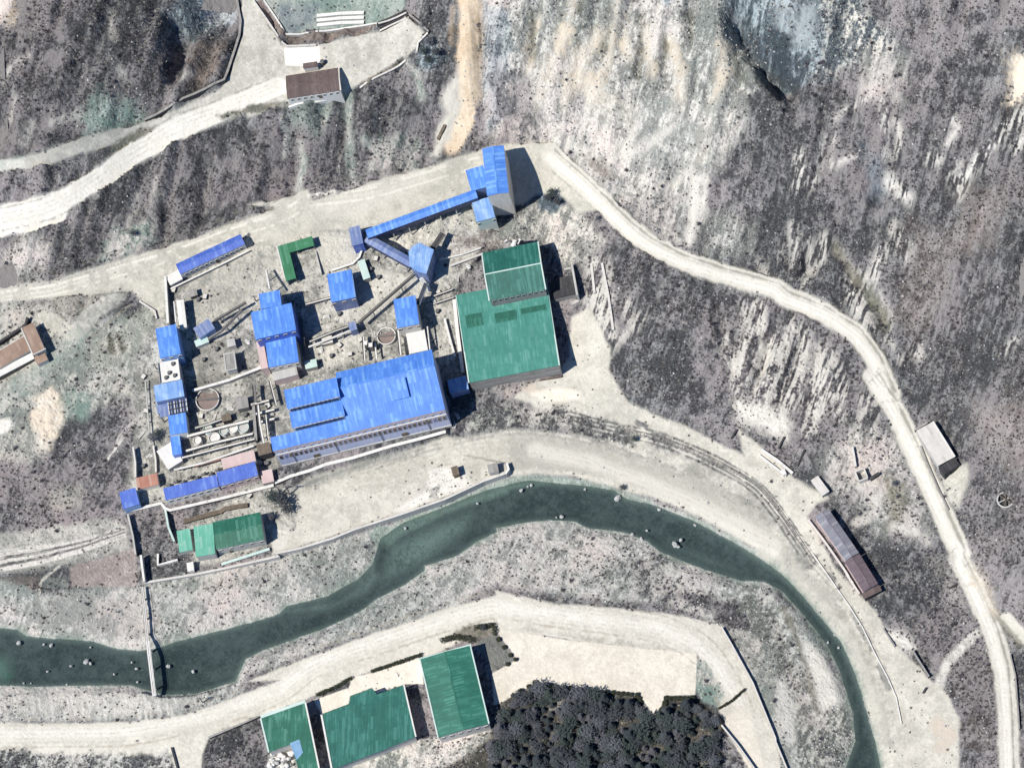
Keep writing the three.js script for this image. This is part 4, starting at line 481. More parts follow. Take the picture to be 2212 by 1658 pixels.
// the river water: a clear green-tinted sheet over the bed
{
  const sh = new THREE.Shape(RIVER.map((p) => new THREE.Vector2(p.x, -p.z)));
  const g = new THREE.ShapeGeometry(sh); g.rotateX(-Math.PI / 2);
  const uv = g.attributes.uv, ps = g.attributes.position; for (let i = 0; i < uv.count; i++) uv.setXY(i, ps.getX(i) / 14, ps.getZ(i) / 14);
  const m = new THREE.Mesh(g, new THREE.MeshPhysicalMaterial({ color: new THREE.Color().setRGB(0.63, 0.69, 0.70), transmission: 1, thickness: 0, roughness: 0.16, ior: 1.33, bumpMap: bumpT, bumpScale: 0.05 }));
  m.position.y = 0.03; m.name = 'river_water'; scene.add(tagS(m, 'structure', 'dark green river bending through the valley', 'river'));
}

// ------------------------------------------------------------------ materials of built things
const lin = (r, g, b) => new THREE.Color().setRGB(r, g, b);
function sheetTex(c1, c2, stain, seed, streak = 1) {               // painted sheet metal or slab: uv in metres, 24 m repeat; streaks of wear run down the slope (v)
  const n = 512, d = new Uint8Array(n * n * 4), r = rng(seed), ph = r() * 100, e = (v) => { v = clamp(v); return Math.round(255 * (v <= 0.0031308 ? 12.92 * v : 1.055 * Math.pow(v, 1 / 2.4) - 0.055)); };
  const per = (x, p) => ((x % p) + p) % p;
  const pn = (x, y, px, py) => { const xi = Math.floor(x), yi = Math.floor(y); let fx = x - xi, fy = y - yi; fx = fx * fx * (3 - 2 * fx); fy = fy * fy * (3 - 2 * fy); const h = (a, b) => hsh(per(a, px) + seed * 7, per(b, py) + seed); const a = h(xi, yi), b = h(xi + 1, yi), c = h(xi, yi + 1), q = h(xi + 1, yi + 1); return a + (b - a) * fx + (c - a) * fy + (a - b - c + q) * fx * fy; };
  for (let j = 0; j < n; j++) for (let i = 0; i < n; i++) {
    const u = i / n, v = j / n, k = (j * n + i) * 4;
    const s = pn(u * 64, v * 4, 64, 4) * 0.6 + pn(u * 128 + 3, v * 9, 128, 9) * 0.4, b = pn(u * 6, v * 6, 6, 6) * 0.6 + pn(u * 20, v * 20, 20, 20) * 0.4, f = pn(u * 150, v * 150, 150, 150);
    const panel = hsh(Math.floor(u * 24) + seed, Math.floor(v * 5) + 3) - 0.5;
    let m = clamp(0.5 + (s - 0.5) * 0.9 * streak + (b - 0.5) * 0.9 + panel * 0.34 + (f - 0.5) * 0.35);
    const odd = hsh(Math.floor(u * 24) * 3 + seed, Math.floor(v * 5) * 5 + 1), st = Math.max(sst(0.62, 0.85, s * 0.6 + b * 0.5) * 0.55, odd > 0.94 ? 0.5 : odd > 0.88 ? 0.2 : 0);
    const lap = Math.min(per(v * 5, 1), 1 - per(v * 5, 1)) < 0.012 ? 0.72 : Math.min(per(u * 24, 1), 1 - per(u * 24, 1)) < 0.07 ? 0.9 : 1; if (streak > 0.6) m *= lap;
    for (let q = 0; q < 3; q++) d[k + q] = e(mix(mix(c1[q], c2[q], m), stain[q], st));
    d[k + 3] = 255;
  }
  const tx = new THREE.DataTexture(d, n, n, THREE.RGBAFormat); tx.wrapS = tx.wrapT = THREE.RepeatWrapping; tx.repeat.set(1 / 24, 1 / 24); tx.magFilter = THREE.LinearFilter; tx.minFilter = THREE.LinearFilter; tx.colorSpace = THREE.SRGBColorSpace; tx.needsUpdate = true; return tx;
}
const corr = (() => { const n = 64, d = new Uint8Array(n * n * 4); for (let j = 0; j < n; j++) for (let i = 0; i < n; i++) { const v = (0.5 + 0.5 * Math.cos(i / n * Math.PI * 2 * 4)) * 255 | 0, k = (j * n + i) * 4; d[k] = d[k + 1] = d[k + 2] = v; d[k + 3] = 255; } const tx = new THREE.DataTexture(d, n, n, THREE.RGBAFormat); tx.wrapS = tx.wrapT = THREE.RepeatWrapping; tx.magFilter = THREE.LinearFilter; tx.needsUpdate = true; tx.repeat.set(1, 1); return tx; })();
const sheet = (c1, c2, st, seed, o = {}) => new THREE.MeshStandardMaterial({ map: sheetTex(c1, c2, st, seed, o.streak ?? 1), roughness: o.rough ?? 0.55, metalness: o.metal ?? 0, bumpMap: corr, bumpScale: o.bump ?? 0.02 });
const flat = (c1, c2, st, seed, rough = 0.9) => new THREE.MeshStandardMaterial({ map: sheetTex(c1, c2, st, seed, 0.5), roughness: rough });
const M = {
  blue: sheet([0.058, 0.185, 0.60], [0.105, 0.285, 0.76], [0.24, 0.46, 0.78], 3), blueDeep: sheet([0.050, 0.105, 0.44], [0.085, 0.17, 0.58], [0.2, 0.3, 0.6], 4), navy: sheet([0.02, 0.03, 0.075], [0.035, 0.05, 0.12], [0.08, 0.1, 0.18], 44), bluePale: sheet([0.13, 0.27, 0.58], [0.26, 0.42, 0.70], [0.42, 0.58, 0.75], 5),  // the navy sheet colours the gallery sides as if in shadow
  blueGrey: sheet([0.10, 0.155, 0.34], [0.17, 0.23, 0.42], [0.3, 0.34, 0.45], 6), blueWall: flat([0.36, 0.40, 0.58], [0.50, 0.54, 0.70], [0.56, 0.55, 0.62], 7),
  green: sheet([0.012, 0.105, 0.074], [0.025, 0.17, 0.122], [0.08, 0.27, 0.21], 8), greenB: sheet([0.010, 0.095, 0.076], [0.025, 0.155, 0.122], [0.07, 0.24, 0.20], 38), greenC: sheet([0.015, 0.105, 0.068], [0.03, 0.17, 0.112], [0.11, 0.28, 0.22], 39), greenDark: sheet([0.010, 0.085, 0.06], [0.02, 0.14, 0.095], [0.06, 0.22, 0.16], 9), greenPale: sheet([0.04, 0.195, 0.155], [0.07, 0.27, 0.225], [0.15, 0.36, 0.31], 10), greenLight: sheet([0.10, 0.36, 0.26], [0.17, 0.46, 0.35], [0.3, 0.5, 0.42], 11), greenGrass: sheet([0.03, 0.16, 0.075], [0.055, 0.22, 0.11], [0.12, 0.3, 0.2], 12),
  brown: flat([0.085, 0.062, 0.06], [0.14, 0.105, 0.10], [0.2, 0.16, 0.15], 13), brownWarm: flat([0.24, 0.165, 0.125], [0.33, 0.24, 0.19], [0.4, 0.3, 0.24], 14), slateRoof: flat([0.15, 0.155, 0.19], [0.26, 0.265, 0.30], [0.36, 0.36, 0.38], 15), plum: flat([0.105, 0.08, 0.095], [0.17, 0.13, 0.15], [0.22, 0.18, 0.19], 16),
  pink: flat([0.50, 0.38, 0.37], [0.64, 0.51, 0.49], [0.5, 0.42, 0.4], 17), rust: flat([0.33, 0.15, 0.11], [0.46, 0.24, 0.18], [0.5, 0.36, 0.3], 18),
  white: flat([0.62, 0.61, 0.58], [0.76, 0.75, 0.72], [0.5, 0.48, 0.44], 19), concrete: flat([0.38, 0.38, 0.365], [0.54, 0.535, 0.51], [0.28, 0.28, 0.27], 20), paleWall: flat([0.52, 0.5, 0.47], [0.66, 0.64, 0.6], [0.4, 0.38, 0.35], 21), mint: flat([0.42, 0.56, 0.52], [0.56, 0.68, 0.64], [0.6, 0.66, 0.62], 22), stone: flat([0.20, 0.195, 0.185], [0.36, 0.35, 0.335], [0.14, 0.135, 0.13], 23), tarAndShade: flat([0.025, 0.025, 0.028], [0.05, 0.05, 0.054], [0.09, 0.09, 0.09], 24), steel: flat([0.10, 0.10, 0.105], [0.17, 0.17, 0.17], [0.2, 0.13, 0.09], 25, 0.6), belt: flat([0.035, 0.035, 0.04], [0.06, 0.06, 0.065], [0.12, 0.11, 0.1], 26), ore: flat([0.14, 0.11, 0.1], [0.28, 0.22, 0.2], [0.34, 0.3, 0.27], 27), tarp: flat([0.12, 0.26, 0.42], [0.2, 0.36, 0.55], [0.3, 0.45, 0.6], 28),  // near-black tar also serves as painted shade on ledges, stone wall and portal
  glass: new THREE.MeshPhysicalMaterial({ color: lin(0.025, 0.03, 0.04), roughness: 0.12, metalness: 0 }), wood: flat([0.10, 0.08, 0.06], [0.18, 0.145, 0.11], [0.24, 0.2, 0.17], 29), rubble: flat([0.36, 0.35, 0.33], [0.6, 0.58, 0.55], [0.2, 0.2, 0.19], 30),
};

// ------------------------------------------------------------------ builders
const used = {};
const numbered = (n) => { const k = used[n] = (used[n] ?? -1) + 1; return k ? `${n}_${String(k).padStart(3, '0')}` : n; };
function thing(name, label, category, pos, turn = 0, group) { const o = new THREE.Group(); o.name = numbered(name); o.userData = { label, category }; if (group) o.userData.group = group; o.position.copy(pos); o.rotation.y = turn; scene.add(o); return o; }
function part(name, geo, mat, parent, x = 0, y = 0, z = 0) { const m = new THREE.Mesh(geo, mat); m.name = name; m.position.set(x, y, z); m.castShadow = m.receiveShadow = true; parent.add(m); return m; }
const boxCache = new Map();
function box(w, h, d) {                                            // chamfered box with uv in metres, centred
  const key = [w, h, d].map((v) => v.toFixed(3)).join(); if (boxCache.has(key)) return boxCache.get(key);
  const g = new THREE.BoxGeometry(w, h, d), p = g.attributes.position, n = g.attributes.normal, uv = g.attributes.uv;
  for (let i = 0; i < p.count; i++) { const ax = Math.abs(n.getX(i)), ay = Math.abs(n.getY(i)); if (ay > 0.5) uv.setXY(i, p.getX(i) + w, p.getZ(i) + d); else if (ax > 0.5) uv.setXY(i, p.getZ(i) + d, p.getY(i) + h); else uv.setXY(i, p.getX(i) + w, p.getY(i) + h); }
  boxCache.set(key, g); return g;
}
const V = (x, y, z) => new THREE.Vector3(x, y, z);
function slab(a, b, c, d, th) {                                    // a sheet of thickness th below the face a-b-c-d; u runs a to b, v runs a to d
  const pos = [], uv = [], idx = [], n = new THREE.Vector3().crossVectors(b.clone().sub(a), d.clone().sub(a)).normalize(); if (n.y < 0) n.negate();
  const q = [a, b, c, d], lo = q.map((p) => p.clone().addScaledVector(n, -th)), U = b.clone().sub(a).normalize(), Wv = d.clone().sub(a); Wv.addScaledVector(U, -Wv.dot(U)).normalize();
  const face = (f) => { const k = pos.length / 3; for (const p of f) { pos.push(p.x, p.y, p.z); const r = p.clone().sub(a); uv.push(r.dot(U) + 5, r.dot(Wv) + 5); } idx.push(k, k + 1, k + 2, k, k + 2, k + 3); };
  const up = new THREE.Vector3().crossVectors(b.clone().sub(a), c.clone().sub(a)).y > 0;
  face(up ? q : [...q].reverse()); face(up ? [...lo].reverse() : lo);
  for (let i = 0; i < 4; i++) { const j = (i + 1) % 4; face(up ? [lo[i], lo[j], q[j], q[i]] : [q[i], q[j], lo[j], lo[i]]); }
  const g = new THREE.BufferGeometry(); g.setAttribute('position', new THREE.Float32BufferAttribute(pos, 3)); g.setAttribute('uv', new THREE.Float32BufferAttribute(uv, 2)); g.setIndex(idx); g.computeVertexNormals();
  const gn = g.toNonIndexed(); gn.computeVertexNormals(); return gn;
}
function prism(poly, y0, y1) {                                     // upright solid over an xz outline, uv in metres
  const ccw = poly.reduce((s, p, i) => { const q = poly[(i + 1) % poly.length]; return s + p[0] * q[1] - q[0] * p[1]; }, 0) > 0 ? [...poly].reverse() : poly;
  const tri = THREE.ShapeUtils.triangulateShape(ccw.map((p) => new THREE.Vector2(p[0], p[1])), []), pos = [], uv = [];
  const put = (x, y, z, u, v) => { pos.push(x, y, z); uv.push(u, v); };
  for (const f of tri) { for (const k of f) put(ccw[k][0], y1, ccw[k][1], ccw[k][0] + 30, ccw[k][1] + 30); for (const k of [...f].reverse()) put(ccw[k][0], y0, ccw[k][1], ccw[k][0] + 30, ccw[k][1] + 30); }
  for (let i = 0, s = 0; i < ccw.length; i++) { const a = ccw[i], b = ccw[(i + 1) % ccw.length], l = Math.hypot(b[0] - a[0], b[1] - a[1]); for (const [p, y, u] of [[a, y0, s], [a, y1, s], [b, y1, s + l], [a, y0, s], [b, y1, s + l], [b, y0, s + l]]) put(p[0], y, p[1], u, y); s += l; }
  const g = new THREE.BufferGeometry(); g.setAttribute('position', new THREE.Float32BufferAttribute(pos, 3)); g.setAttribute('uv', new THREE.Float32BufferAttribute(uv, 2)); g.computeVertexNormals();
  // faces must point outwards: flip if the top points down
  if (g.attributes.normal.getY(0) < 0) { const p = g.attributes.position, u = g.attributes.uv; for (let i = 0; i < p.count; i += 3) { for (const at2 of [p, u]) { const s = at2.itemSize; for (let c = 0; c < s; c++) { const tmp = at2.array[(i + 1) * s + c]; at2.array[(i + 1) * s + c] = at2.array[(i + 2) * s + c]; at2.array[(i + 2) * s + c] = tmp; } } } g.computeVertexNormals(); }
  return g;
}
function bar(a, b, w, h) {                                         // a beam from a to b
  const l = a.distanceTo(b), g = box(w, h, l).clone(), m = new THREE.Matrix4().lookAt(a, b, Math.abs(b.y - a.y) > l * 0.98 ? V(1, 0, 0) : V(0, 1, 0)); m.setPosition(a.clone().add(b).multiplyScalar(0.5)); g.applyMatrix4(m); return g;
}
// footprint from the four roof corners on the map sheet
function frame(r, H, yAbs) {
  let y = 12; for (let i = 0; i < 10; i++) { const c = r.map((p) => at(p, y)); const cx = (c[0].x + c[1].x + c[2].x + c[3].x) / 4, cz = (c[0].z + c[1].z + c[2].z + c[3].z) / 4; y = yAbs ?? ground0(cx, cz) + H; }
  const [a, b, c, d] = r.map((p) => at(p, y)), e1x = (b.x - a.x + c.x - d.x) / 2, e1z = (b.z - a.z + c.z - d.z) / 2, e2x = (d.x - a.x + c.x - b.x) / 2, e2z = (d.z - a.z + c.z - b.z) / 2;
  let t1 = Math.atan2(e1z, e1x), t2 = Math.atan2(e2z, e2x) - Math.PI / 2; while (t2 - t1 > Math.PI) t2 -= 2 * Math.PI; while (t1 - t2 > Math.PI) t2 += 2 * Math.PI;
  const th = (t1 + t2) / 2, cx = (a.x + b.x + c.x + d.x) / 4, cz = (a.z + b.z + c.z + d.z) / 4, w = Math.hypot(e1x, e1z), dd = Math.hypot(e2x, e2z), cs = Math.cos(th), sn = Math.sin(th);
  let lo = 1e9; for (const [i, j] of [[0, 0], [-1, -1], [1, -1], [1, 1], [-1, 1]]) lo = Math.min(lo, ground(cx + cs * i * w / 2 - sn * j * dd / 2, cz + sn * i * w / 2 + cs * j * dd / 2));
  const y0 = lo - 0.3, loc = (p, yy) => { const q = at(p, yy), x = q.x - cx, z = q.z - cz; return [x * cs + z * sn, -x * sn + z * cs]; };
  return { w, d: dd, turn: -th, pos: V(cx, y0, cz), top: y - y0, y, loc };
}
const winFrameGeo = (w, h) => box(w, h, 0.16), winPaneGeo = (w, h) => box(w - 0.24, h - 0.24, 0.06);
function windows(parent, n, x0, x1, y, z, w, h, frameMat = M.white, side = 'z', s = 1) {
  for (let i = 0; i < n; i++) { const x = n === 1 ? (x0 + x1) / 2 : mix(x0, x1, i / (n - 1)); const f = part('window', winFrameGeo(w, h), frameMat, parent); const pn = part('pane', winPaneGeo(w, h), M.glass, f, 0, 0, 0.07);
    if (side === 'z') { f.position.set(x, y, z + 0.05 * s); if (s < 0) f.rotation.y = Math.PI; } else { f.position.set(z + 0.05 * s, y, x); f.rotation.y = s > 0 ? Math.PI / 2 : -Math.PI / 2; } }
}
// o: { n, label, cat, group, r (four roof corners), H, roof: 'flat'|'gx'|'gz'|'sz'|'sx', rise, mat, mat2, wall, over, edge, win, door }
function building(o) {
  const F = frame(o.r, o.H, o.y), g = thing(o.n, o.label, o.cat ?? 'building', F.pos, F.turn, o.group), ov = o.over ?? 0.16, w = F.w, d = F.d, top = F.top, rise = o.rise ?? 0.8, mat = o.mat ?? M.blue, mat2 = o.mat2 ?? mat, X = w / 2, Z = d / 2, wx = X - ov, wz = Z - ov, kind = o.roof ?? 'flat', th = 0.16;
  if (kind === 'flat') { part('wall', box(2 * wx, top - 0.3, 2 * wz), o.wall ?? M.blueWall, g, 0, (top - 0.3) / 2, 0); part('roof', slab(V(-X, top, -Z), V(X, top, -Z), V(X, top, Z), V(-X, top, Z), 0.28), mat, g); }
  else if (kind === 'gx') {
    const p = [[-wz, 0], [wz, 0], [wz, top - 0.2], [0, top + rise - 0.2], [-wz, top - 0.2]];
    part('wall', extr(p, 2 * wx), o.wall ?? M.paleWall, g);
    part('roof_slope', slab(V(-X, top + rise, 0), V(X, top + rise, 0), V(X, top, -Z), V(-X, top, -Z), th), mat, g); part('roof_slope', slab(V(-X, top + rise, 0), V(X, top + rise, 0), V(X, top, Z), V(-X, top, Z), th), mat2, g);
    part('ridge_cap', box(w + 0.02, 0.1, 0.5), o.ridge ?? mat, g, 0, top + rise + 0.03, 0);
  } else if (kind === 'gz') {
    const p = [[-wx, 0], [wx, 0], [wx, top - 0.2], [0, top + rise - 0.2], [-wx, top - 0.2]], e = extr(p, 2 * wz).clone(); e.rotateY(-Math.PI / 2);
    part('wall', e, o.wall ?? M.paleWall, g);
    part('roof_slope', slab(V(0, top + rise, Z), V(0, top + rise, -Z), V(-X, top, -Z), V(-X, top, Z), th), mat, g); part('roof_slope', slab(V(0, top + rise, -Z), V(0, top + rise, Z), V(X, top, Z), V(X, top, -Z), th), mat2, g);
    part('ridge_cap', box(0.5, 0.1, d + 0.02), o.ridge ?? mat, g, 0, top + rise + 0.03, 0);
  } else if (kind === 'sz') {                                      // falls towards the front (+z)
    const p = [[-wz, 0], [wz, 0], [wz, top - 0.2], [-wz, top + rise - 0.2]];
    part('wall', extr(p, 2 * wx), o.wall ?? M.blueWall, g); part('roof', slab(V(-X, top + rise, -Z), V(X, top + rise, -Z), V(X, top, Z), V(-X, top, Z), th), mat, g);
  } else { const p = [[-wx, 0], [wx, 0], [wx, top - 0.2], [-wx, top + rise - 0.2]], e = extr(p, 2 * wz).clone(); e.rotateY(Math.PI / 2); e.scale(1, 1, 1);
    part('wall', box(2 * wx, top - 0.2, 2 * wz), o.wall ?? M.blueWall, g, 0, (top - 0.2) / 2, 0); part('roof', slab(V(-X, top + rise, -Z), V(X, top, -Z), V(X, top, Z), V(-X, top + rise, Z), th), mat, g); }
  const em = o.edge; // flashing along the verges
  if (em) { const hs = o.edgeSides ?? 'lrb', ty = top + 0.06, sl = kind === 'gx' ? null : 1;
    for (const s of [-1, 1]) if (hs.includes(s < 0 ? 'l' : 'r')) { if (sl) part('verge_flashing', box(0.5, 0.3, d + 0.06), em, g, s * (X + 0.05), ty, 0); else for (const q of [-1, 1]) part('verge_flashing', bar(V(s * (X + 0.05), top + rise + 0.06, q * 0.02), V(s * (X + 0.05), top + 0.06, q * Z), 0.5, 0.22), em, g); }
    if (hs.includes('b')) part('back_parapet', box(w + 0.8, 0.5, 0.45), em, g, 0, ty, -Z - 0.2); if (hs.includes('f')) part('front_parapet', box(w + 0.8, 0.4, 0.35), em, g, 0, ty, Z + 0.2); }
  for (const q of o.win ?? []) { const [side, n, y, ww, hh] = q; if (side === 'f') windows(g, n, -wx * 0.86, wx * 0.86, top + y, wz, ww, hh); else windows(g, n, -wz * 0.8, wz * 0.8, top + y, -wx, ww, hh, M.white, 'x', -1); }
  if (o.door) { const dr = part('door', box(1.3, 2.2, 0.14), M.wood, g, o.door * wx, top - o.H + 1.0 + 0.3, wz + 0.06); part('handle', box(0.08, 0.2, 0.08), M.steel, dr, 0.45, 0, 0.1); }
  g.userData.F = undefined; delete g.userData.F; g.F = F; return g;
}
function extr(p, len) { const sh = new THREE.Shape(p.map(([z, y]) => new THREE.Vector2(z, y))); const g = new THREE.ExtrudeGeometry(sh, { depth: len, bevelEnabled: false }); g.translate(0, 0, -len / 2); g.rotateY(Math.PI / 2); g.scale(1, 1, -1); const ix = g.index; const ps = g.attributes.position; const n = g.toNonIndexed ? (ix ? g.toNonIndexed() : g) : g; const a = n.attributes.position.array; const u = n.attributes.uv.array; for (let i = 0; i < a.length / 3; i += 3) { for (let c = 0; c < 3; c++) { const tmp = a[(i + 1) * 3 + c]; a[(i + 1) * 3 + c] = a[(i + 2) * 3 + c]; a[(i + 2) * 3 + c] = tmp; } for (let c = 0; c < 2; c++) { const tmp = u[(i + 1) * 2 + c]; u[(i + 1) * 2 + c] = u[(i + 2) * 2 + c]; u[(i + 2) * 2 + c] = tmp; } } n.computeVertexNormals(); return n; }
// a wall that follows the ground: cap line given on the map sheet
function wallLine(name, label, cat, px, o) {
  const h = o.h ?? 1.5, th = o.th ?? 0.5, pts = px.map((p) => { const v = o.y !== undefined ? at(p, o.y) : on(p, h); return v; });
  const fine = []; for (let i = 0; i + 1 < pts.length; i++) { const n = Math.max(1, Math.round(pts[i].distanceTo(pts[i + 1]) / 4)); for (let k = 0; k < n; k++) fine.push(pts[i].clone().lerp(pts[i + 1], k / n)); } fine.push(pts[pts.length - 1].clone());
  for (const p of fine) { p.y = o.y !== undefined ? o.y : ground(p.x, p.z) + h; }
  if (o.y === undefined) for (let k = 0; k < 2; k++) for (let i = 1; i + 1 < fine.length; i++) fine[i].y = (fine[i - 1].y + fine[i].y * 2 + fine[i + 1].y) / 4;
  const o0 = fine[0].clone(); o0.y -= h; const g = thing(name, label, cat, o0, 0, o.group);
  const nrm = fine.map((p, i) => { const a = fine[Math.max(0, i - 1)], b = fine[Math.min(fine.length - 1, i + 1)], x = b.x - a.x, z = b.z - a.z, l = Math.hypot(x, z) || 1; return [-z / l, x / l]; });
  const strip = (half, up, dn) => { const pos = [], uv = []; let s = 0; const P = fine.map((p, i) => { const [nx, nz] = nrm[i], x = p.x - o0.x, y = p.y - o0.y, z = p.z - o0.z; return [V(x - nx * half, y + up, z - nz * half), V(x + nx * half, y + up, z + nz * half), V(x + nx * half, dn === null ? 0 : y + dn, z + nz * half), V(x - nx * half, y + dn, z - nz * half)]; });
    const q = (a, b, c, d, l) => { for (const [p, u, v] of [[a, s, 0], [b, s + l, 0], [c, s + l, 1], [a, s, 0], [c, s + l, 1], [d, s, 1]]) { pos.push(p.x, p.y, p.z); uv.push(u, v + p.y); } };
    for (let i = 0; i + 1 < P.length; i++) { const A = P[i], B = P[i + 1], l = A[0].distanceTo(B[0]); q(A[1], B[1], B[0], A[0], l); q(A[2], B[2], B[1], A[1], l); q(A[0], B[0], B[3], A[3], l); q(A[3], B[3], B[2], A[2], l); s += l; }
    const A = P[0], B = P[P.length - 1]; q(A[0], A[3], A[2], A[1], 1); q(B[1], B[2], B[3], B[0], 1);
    const gg = new THREE.BufferGeometry(); gg.setAttribute('position', new THREE.Float32BufferAttribute(pos, 3)); gg.setAttribute('uv', new THREE.Float32BufferAttribute(uv, 2)); gg.computeVertexNormals(); return gg; };
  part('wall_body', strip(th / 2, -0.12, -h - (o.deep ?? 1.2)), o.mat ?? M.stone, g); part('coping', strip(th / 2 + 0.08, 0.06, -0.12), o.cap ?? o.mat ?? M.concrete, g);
  return g;
}
// an enclosed conveyor on trestles from a to b (centre of the roof on the map sheet, heights above ground)
function gallery(name, label, a, b, ha, hb, o = {}) {
  const A = on(a, ha), B = on(b, hb), w = o.w ?? 3, h = o.h ?? 2.4, base0 = V((A.x + B.x) / 2, 0, (A.z + B.z) / 2); base0.y = ground(base0.x, base0.z);
  const g = thing(name, label, 'conveyor', base0), a0 = A.clone().sub(base0), b0 = B.clone().sub(base0), dir = b0.clone().sub(a0), L = dir.length(), dn = V(0, -1, 0);
  const hd = V(dir.x, 0, dir.z).normalize(), sd = V(-hd.z, 0, hd.x); if (sd.z < 0) sd.negate();
  const off = (p, s, y) => p.clone().addScaledVector(sd, s).add(V(0, y, 0));
  const r = o.rise ?? 0.5;
  part('roof_slope', slab(off(a0, 0, r), off(b0, 0, r), off(b0, w / 2 + 0.2, 0), off(a0, w / 2 + 0.2, 0), 0.1), o.mat ?? M.blue, g); part('roof_slope', slab(off(a0, 0, r), off(b0, 0, r), off(b0, -w / 2 - 0.2, 0), off(a0, -w / 2 - 0.2, 0), 0.1), o.mat2 ?? o.mat ?? M.blue, g);
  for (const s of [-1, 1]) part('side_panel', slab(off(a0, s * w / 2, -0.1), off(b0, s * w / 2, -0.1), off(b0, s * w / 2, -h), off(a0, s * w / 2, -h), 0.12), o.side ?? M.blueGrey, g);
  part('floor', slab(off(a0, w / 2, -h), off(b0, w / 2, -h), off(b0, -w / 2, -h), off(a0, -w / 2, -h), 0.2), M.steel, g);
  for (const [p, s] of [[a0, -1], [b0, 1]]) part('end_panel', bar(off(p, -w / 2, -h / 2), off(p, w / 2, -h / 2), 0.15, h - 0.1), o.side ?? M.blueGrey, g);
  const n = o.legs ?? Math.max(2, Math.round(L / 9));
  for (let i = 0; i < n; i++) { const u = (i + 0.5) / n, p = a0.clone().lerp(b0, u), gy = ground(p.x + base0.x, p.z + base0.z) - base0.y; const tr = new THREE.Group(); if (p.y - h - gy < 0.3) continue;
    for (const s of [-1, 1]) { const tp = off(p, s * w * 0.4, -h - 0.15), f = off(p, s * w * 0.62, 0); f.y = ground(f.x + base0.x, f.z + base0.z) - base0.y - 0.3; part('trestle_leg', bar(tp, f, 0.35, 0.35), M.concrete, g); } }
  return g;
}
// an open thin run (belt or pipe) on posts
function runLine(name, label, cat, pts, hs, o = {}) {
  const P = pts.map((p, i) => on(p, hs[i] ?? hs[0])), base0 = P[0].clone(); base0.y = ground(P[0].x, P[0].z); const g = thing(name, label, cat, base0), w = o.w ?? 0.9;
  for (let i = 0; i + 1 < P.length; i++) { const a = P[i].clone().sub(base0), b = P[i + 1].clone().sub(base0);
    if (o.pipe) { const c = new THREE.CatmullRomCurve3([a, a.clone().lerp(b, 0.5), b]); part('pipe', new THREE.TubeGeometry(c, 6, w / 2, 10), o.mat ?? M.white, g); }
    else { part('deck', bar(a, b, w, 0.3), o.mat ?? M.white, g); if (o.rail !== false) { const s = V(b.z - a.z, 0, a.x - b.x).normalize().multiplyScalar(w / 2); for (const q of [-1, 1]) part('side_rail', bar(a.clone().addScaledVector(s, q).add(V(0, 0.35, 0)), b.clone().addScaledVector(s, q).add(V(0, 0.35, 0)), 0.12, 0.4), o.railMat ?? M.steel, g); } if (o.belt) part('belt', bar(a.clone().add(V(0, 0.17, 0)), b.clone().add(V(0, 0.17, 0)), w * 0.6, 0.06), M.belt, g); }
    const L = a.distanceTo(b), n = Math.max(1, Math.round(L / (o.sp ?? 7)));
    for (let k = 0; k < n; k++) { const p = a.clone().lerp(b, (k + 0.5) / n), gy = ground(p.x + base0.x, p.z + base0.z) - base0.y; if (p.y - gy > 0.5) part('post', box(0.35, p.y - gy + 0.3, 0.35), o.postMat ?? M.concrete, g, p.x, (p.y - 0.15 + gy - 0.3) / 2, p.z); } }
  return g;
}
const q4 = (...v) => d2(...v);

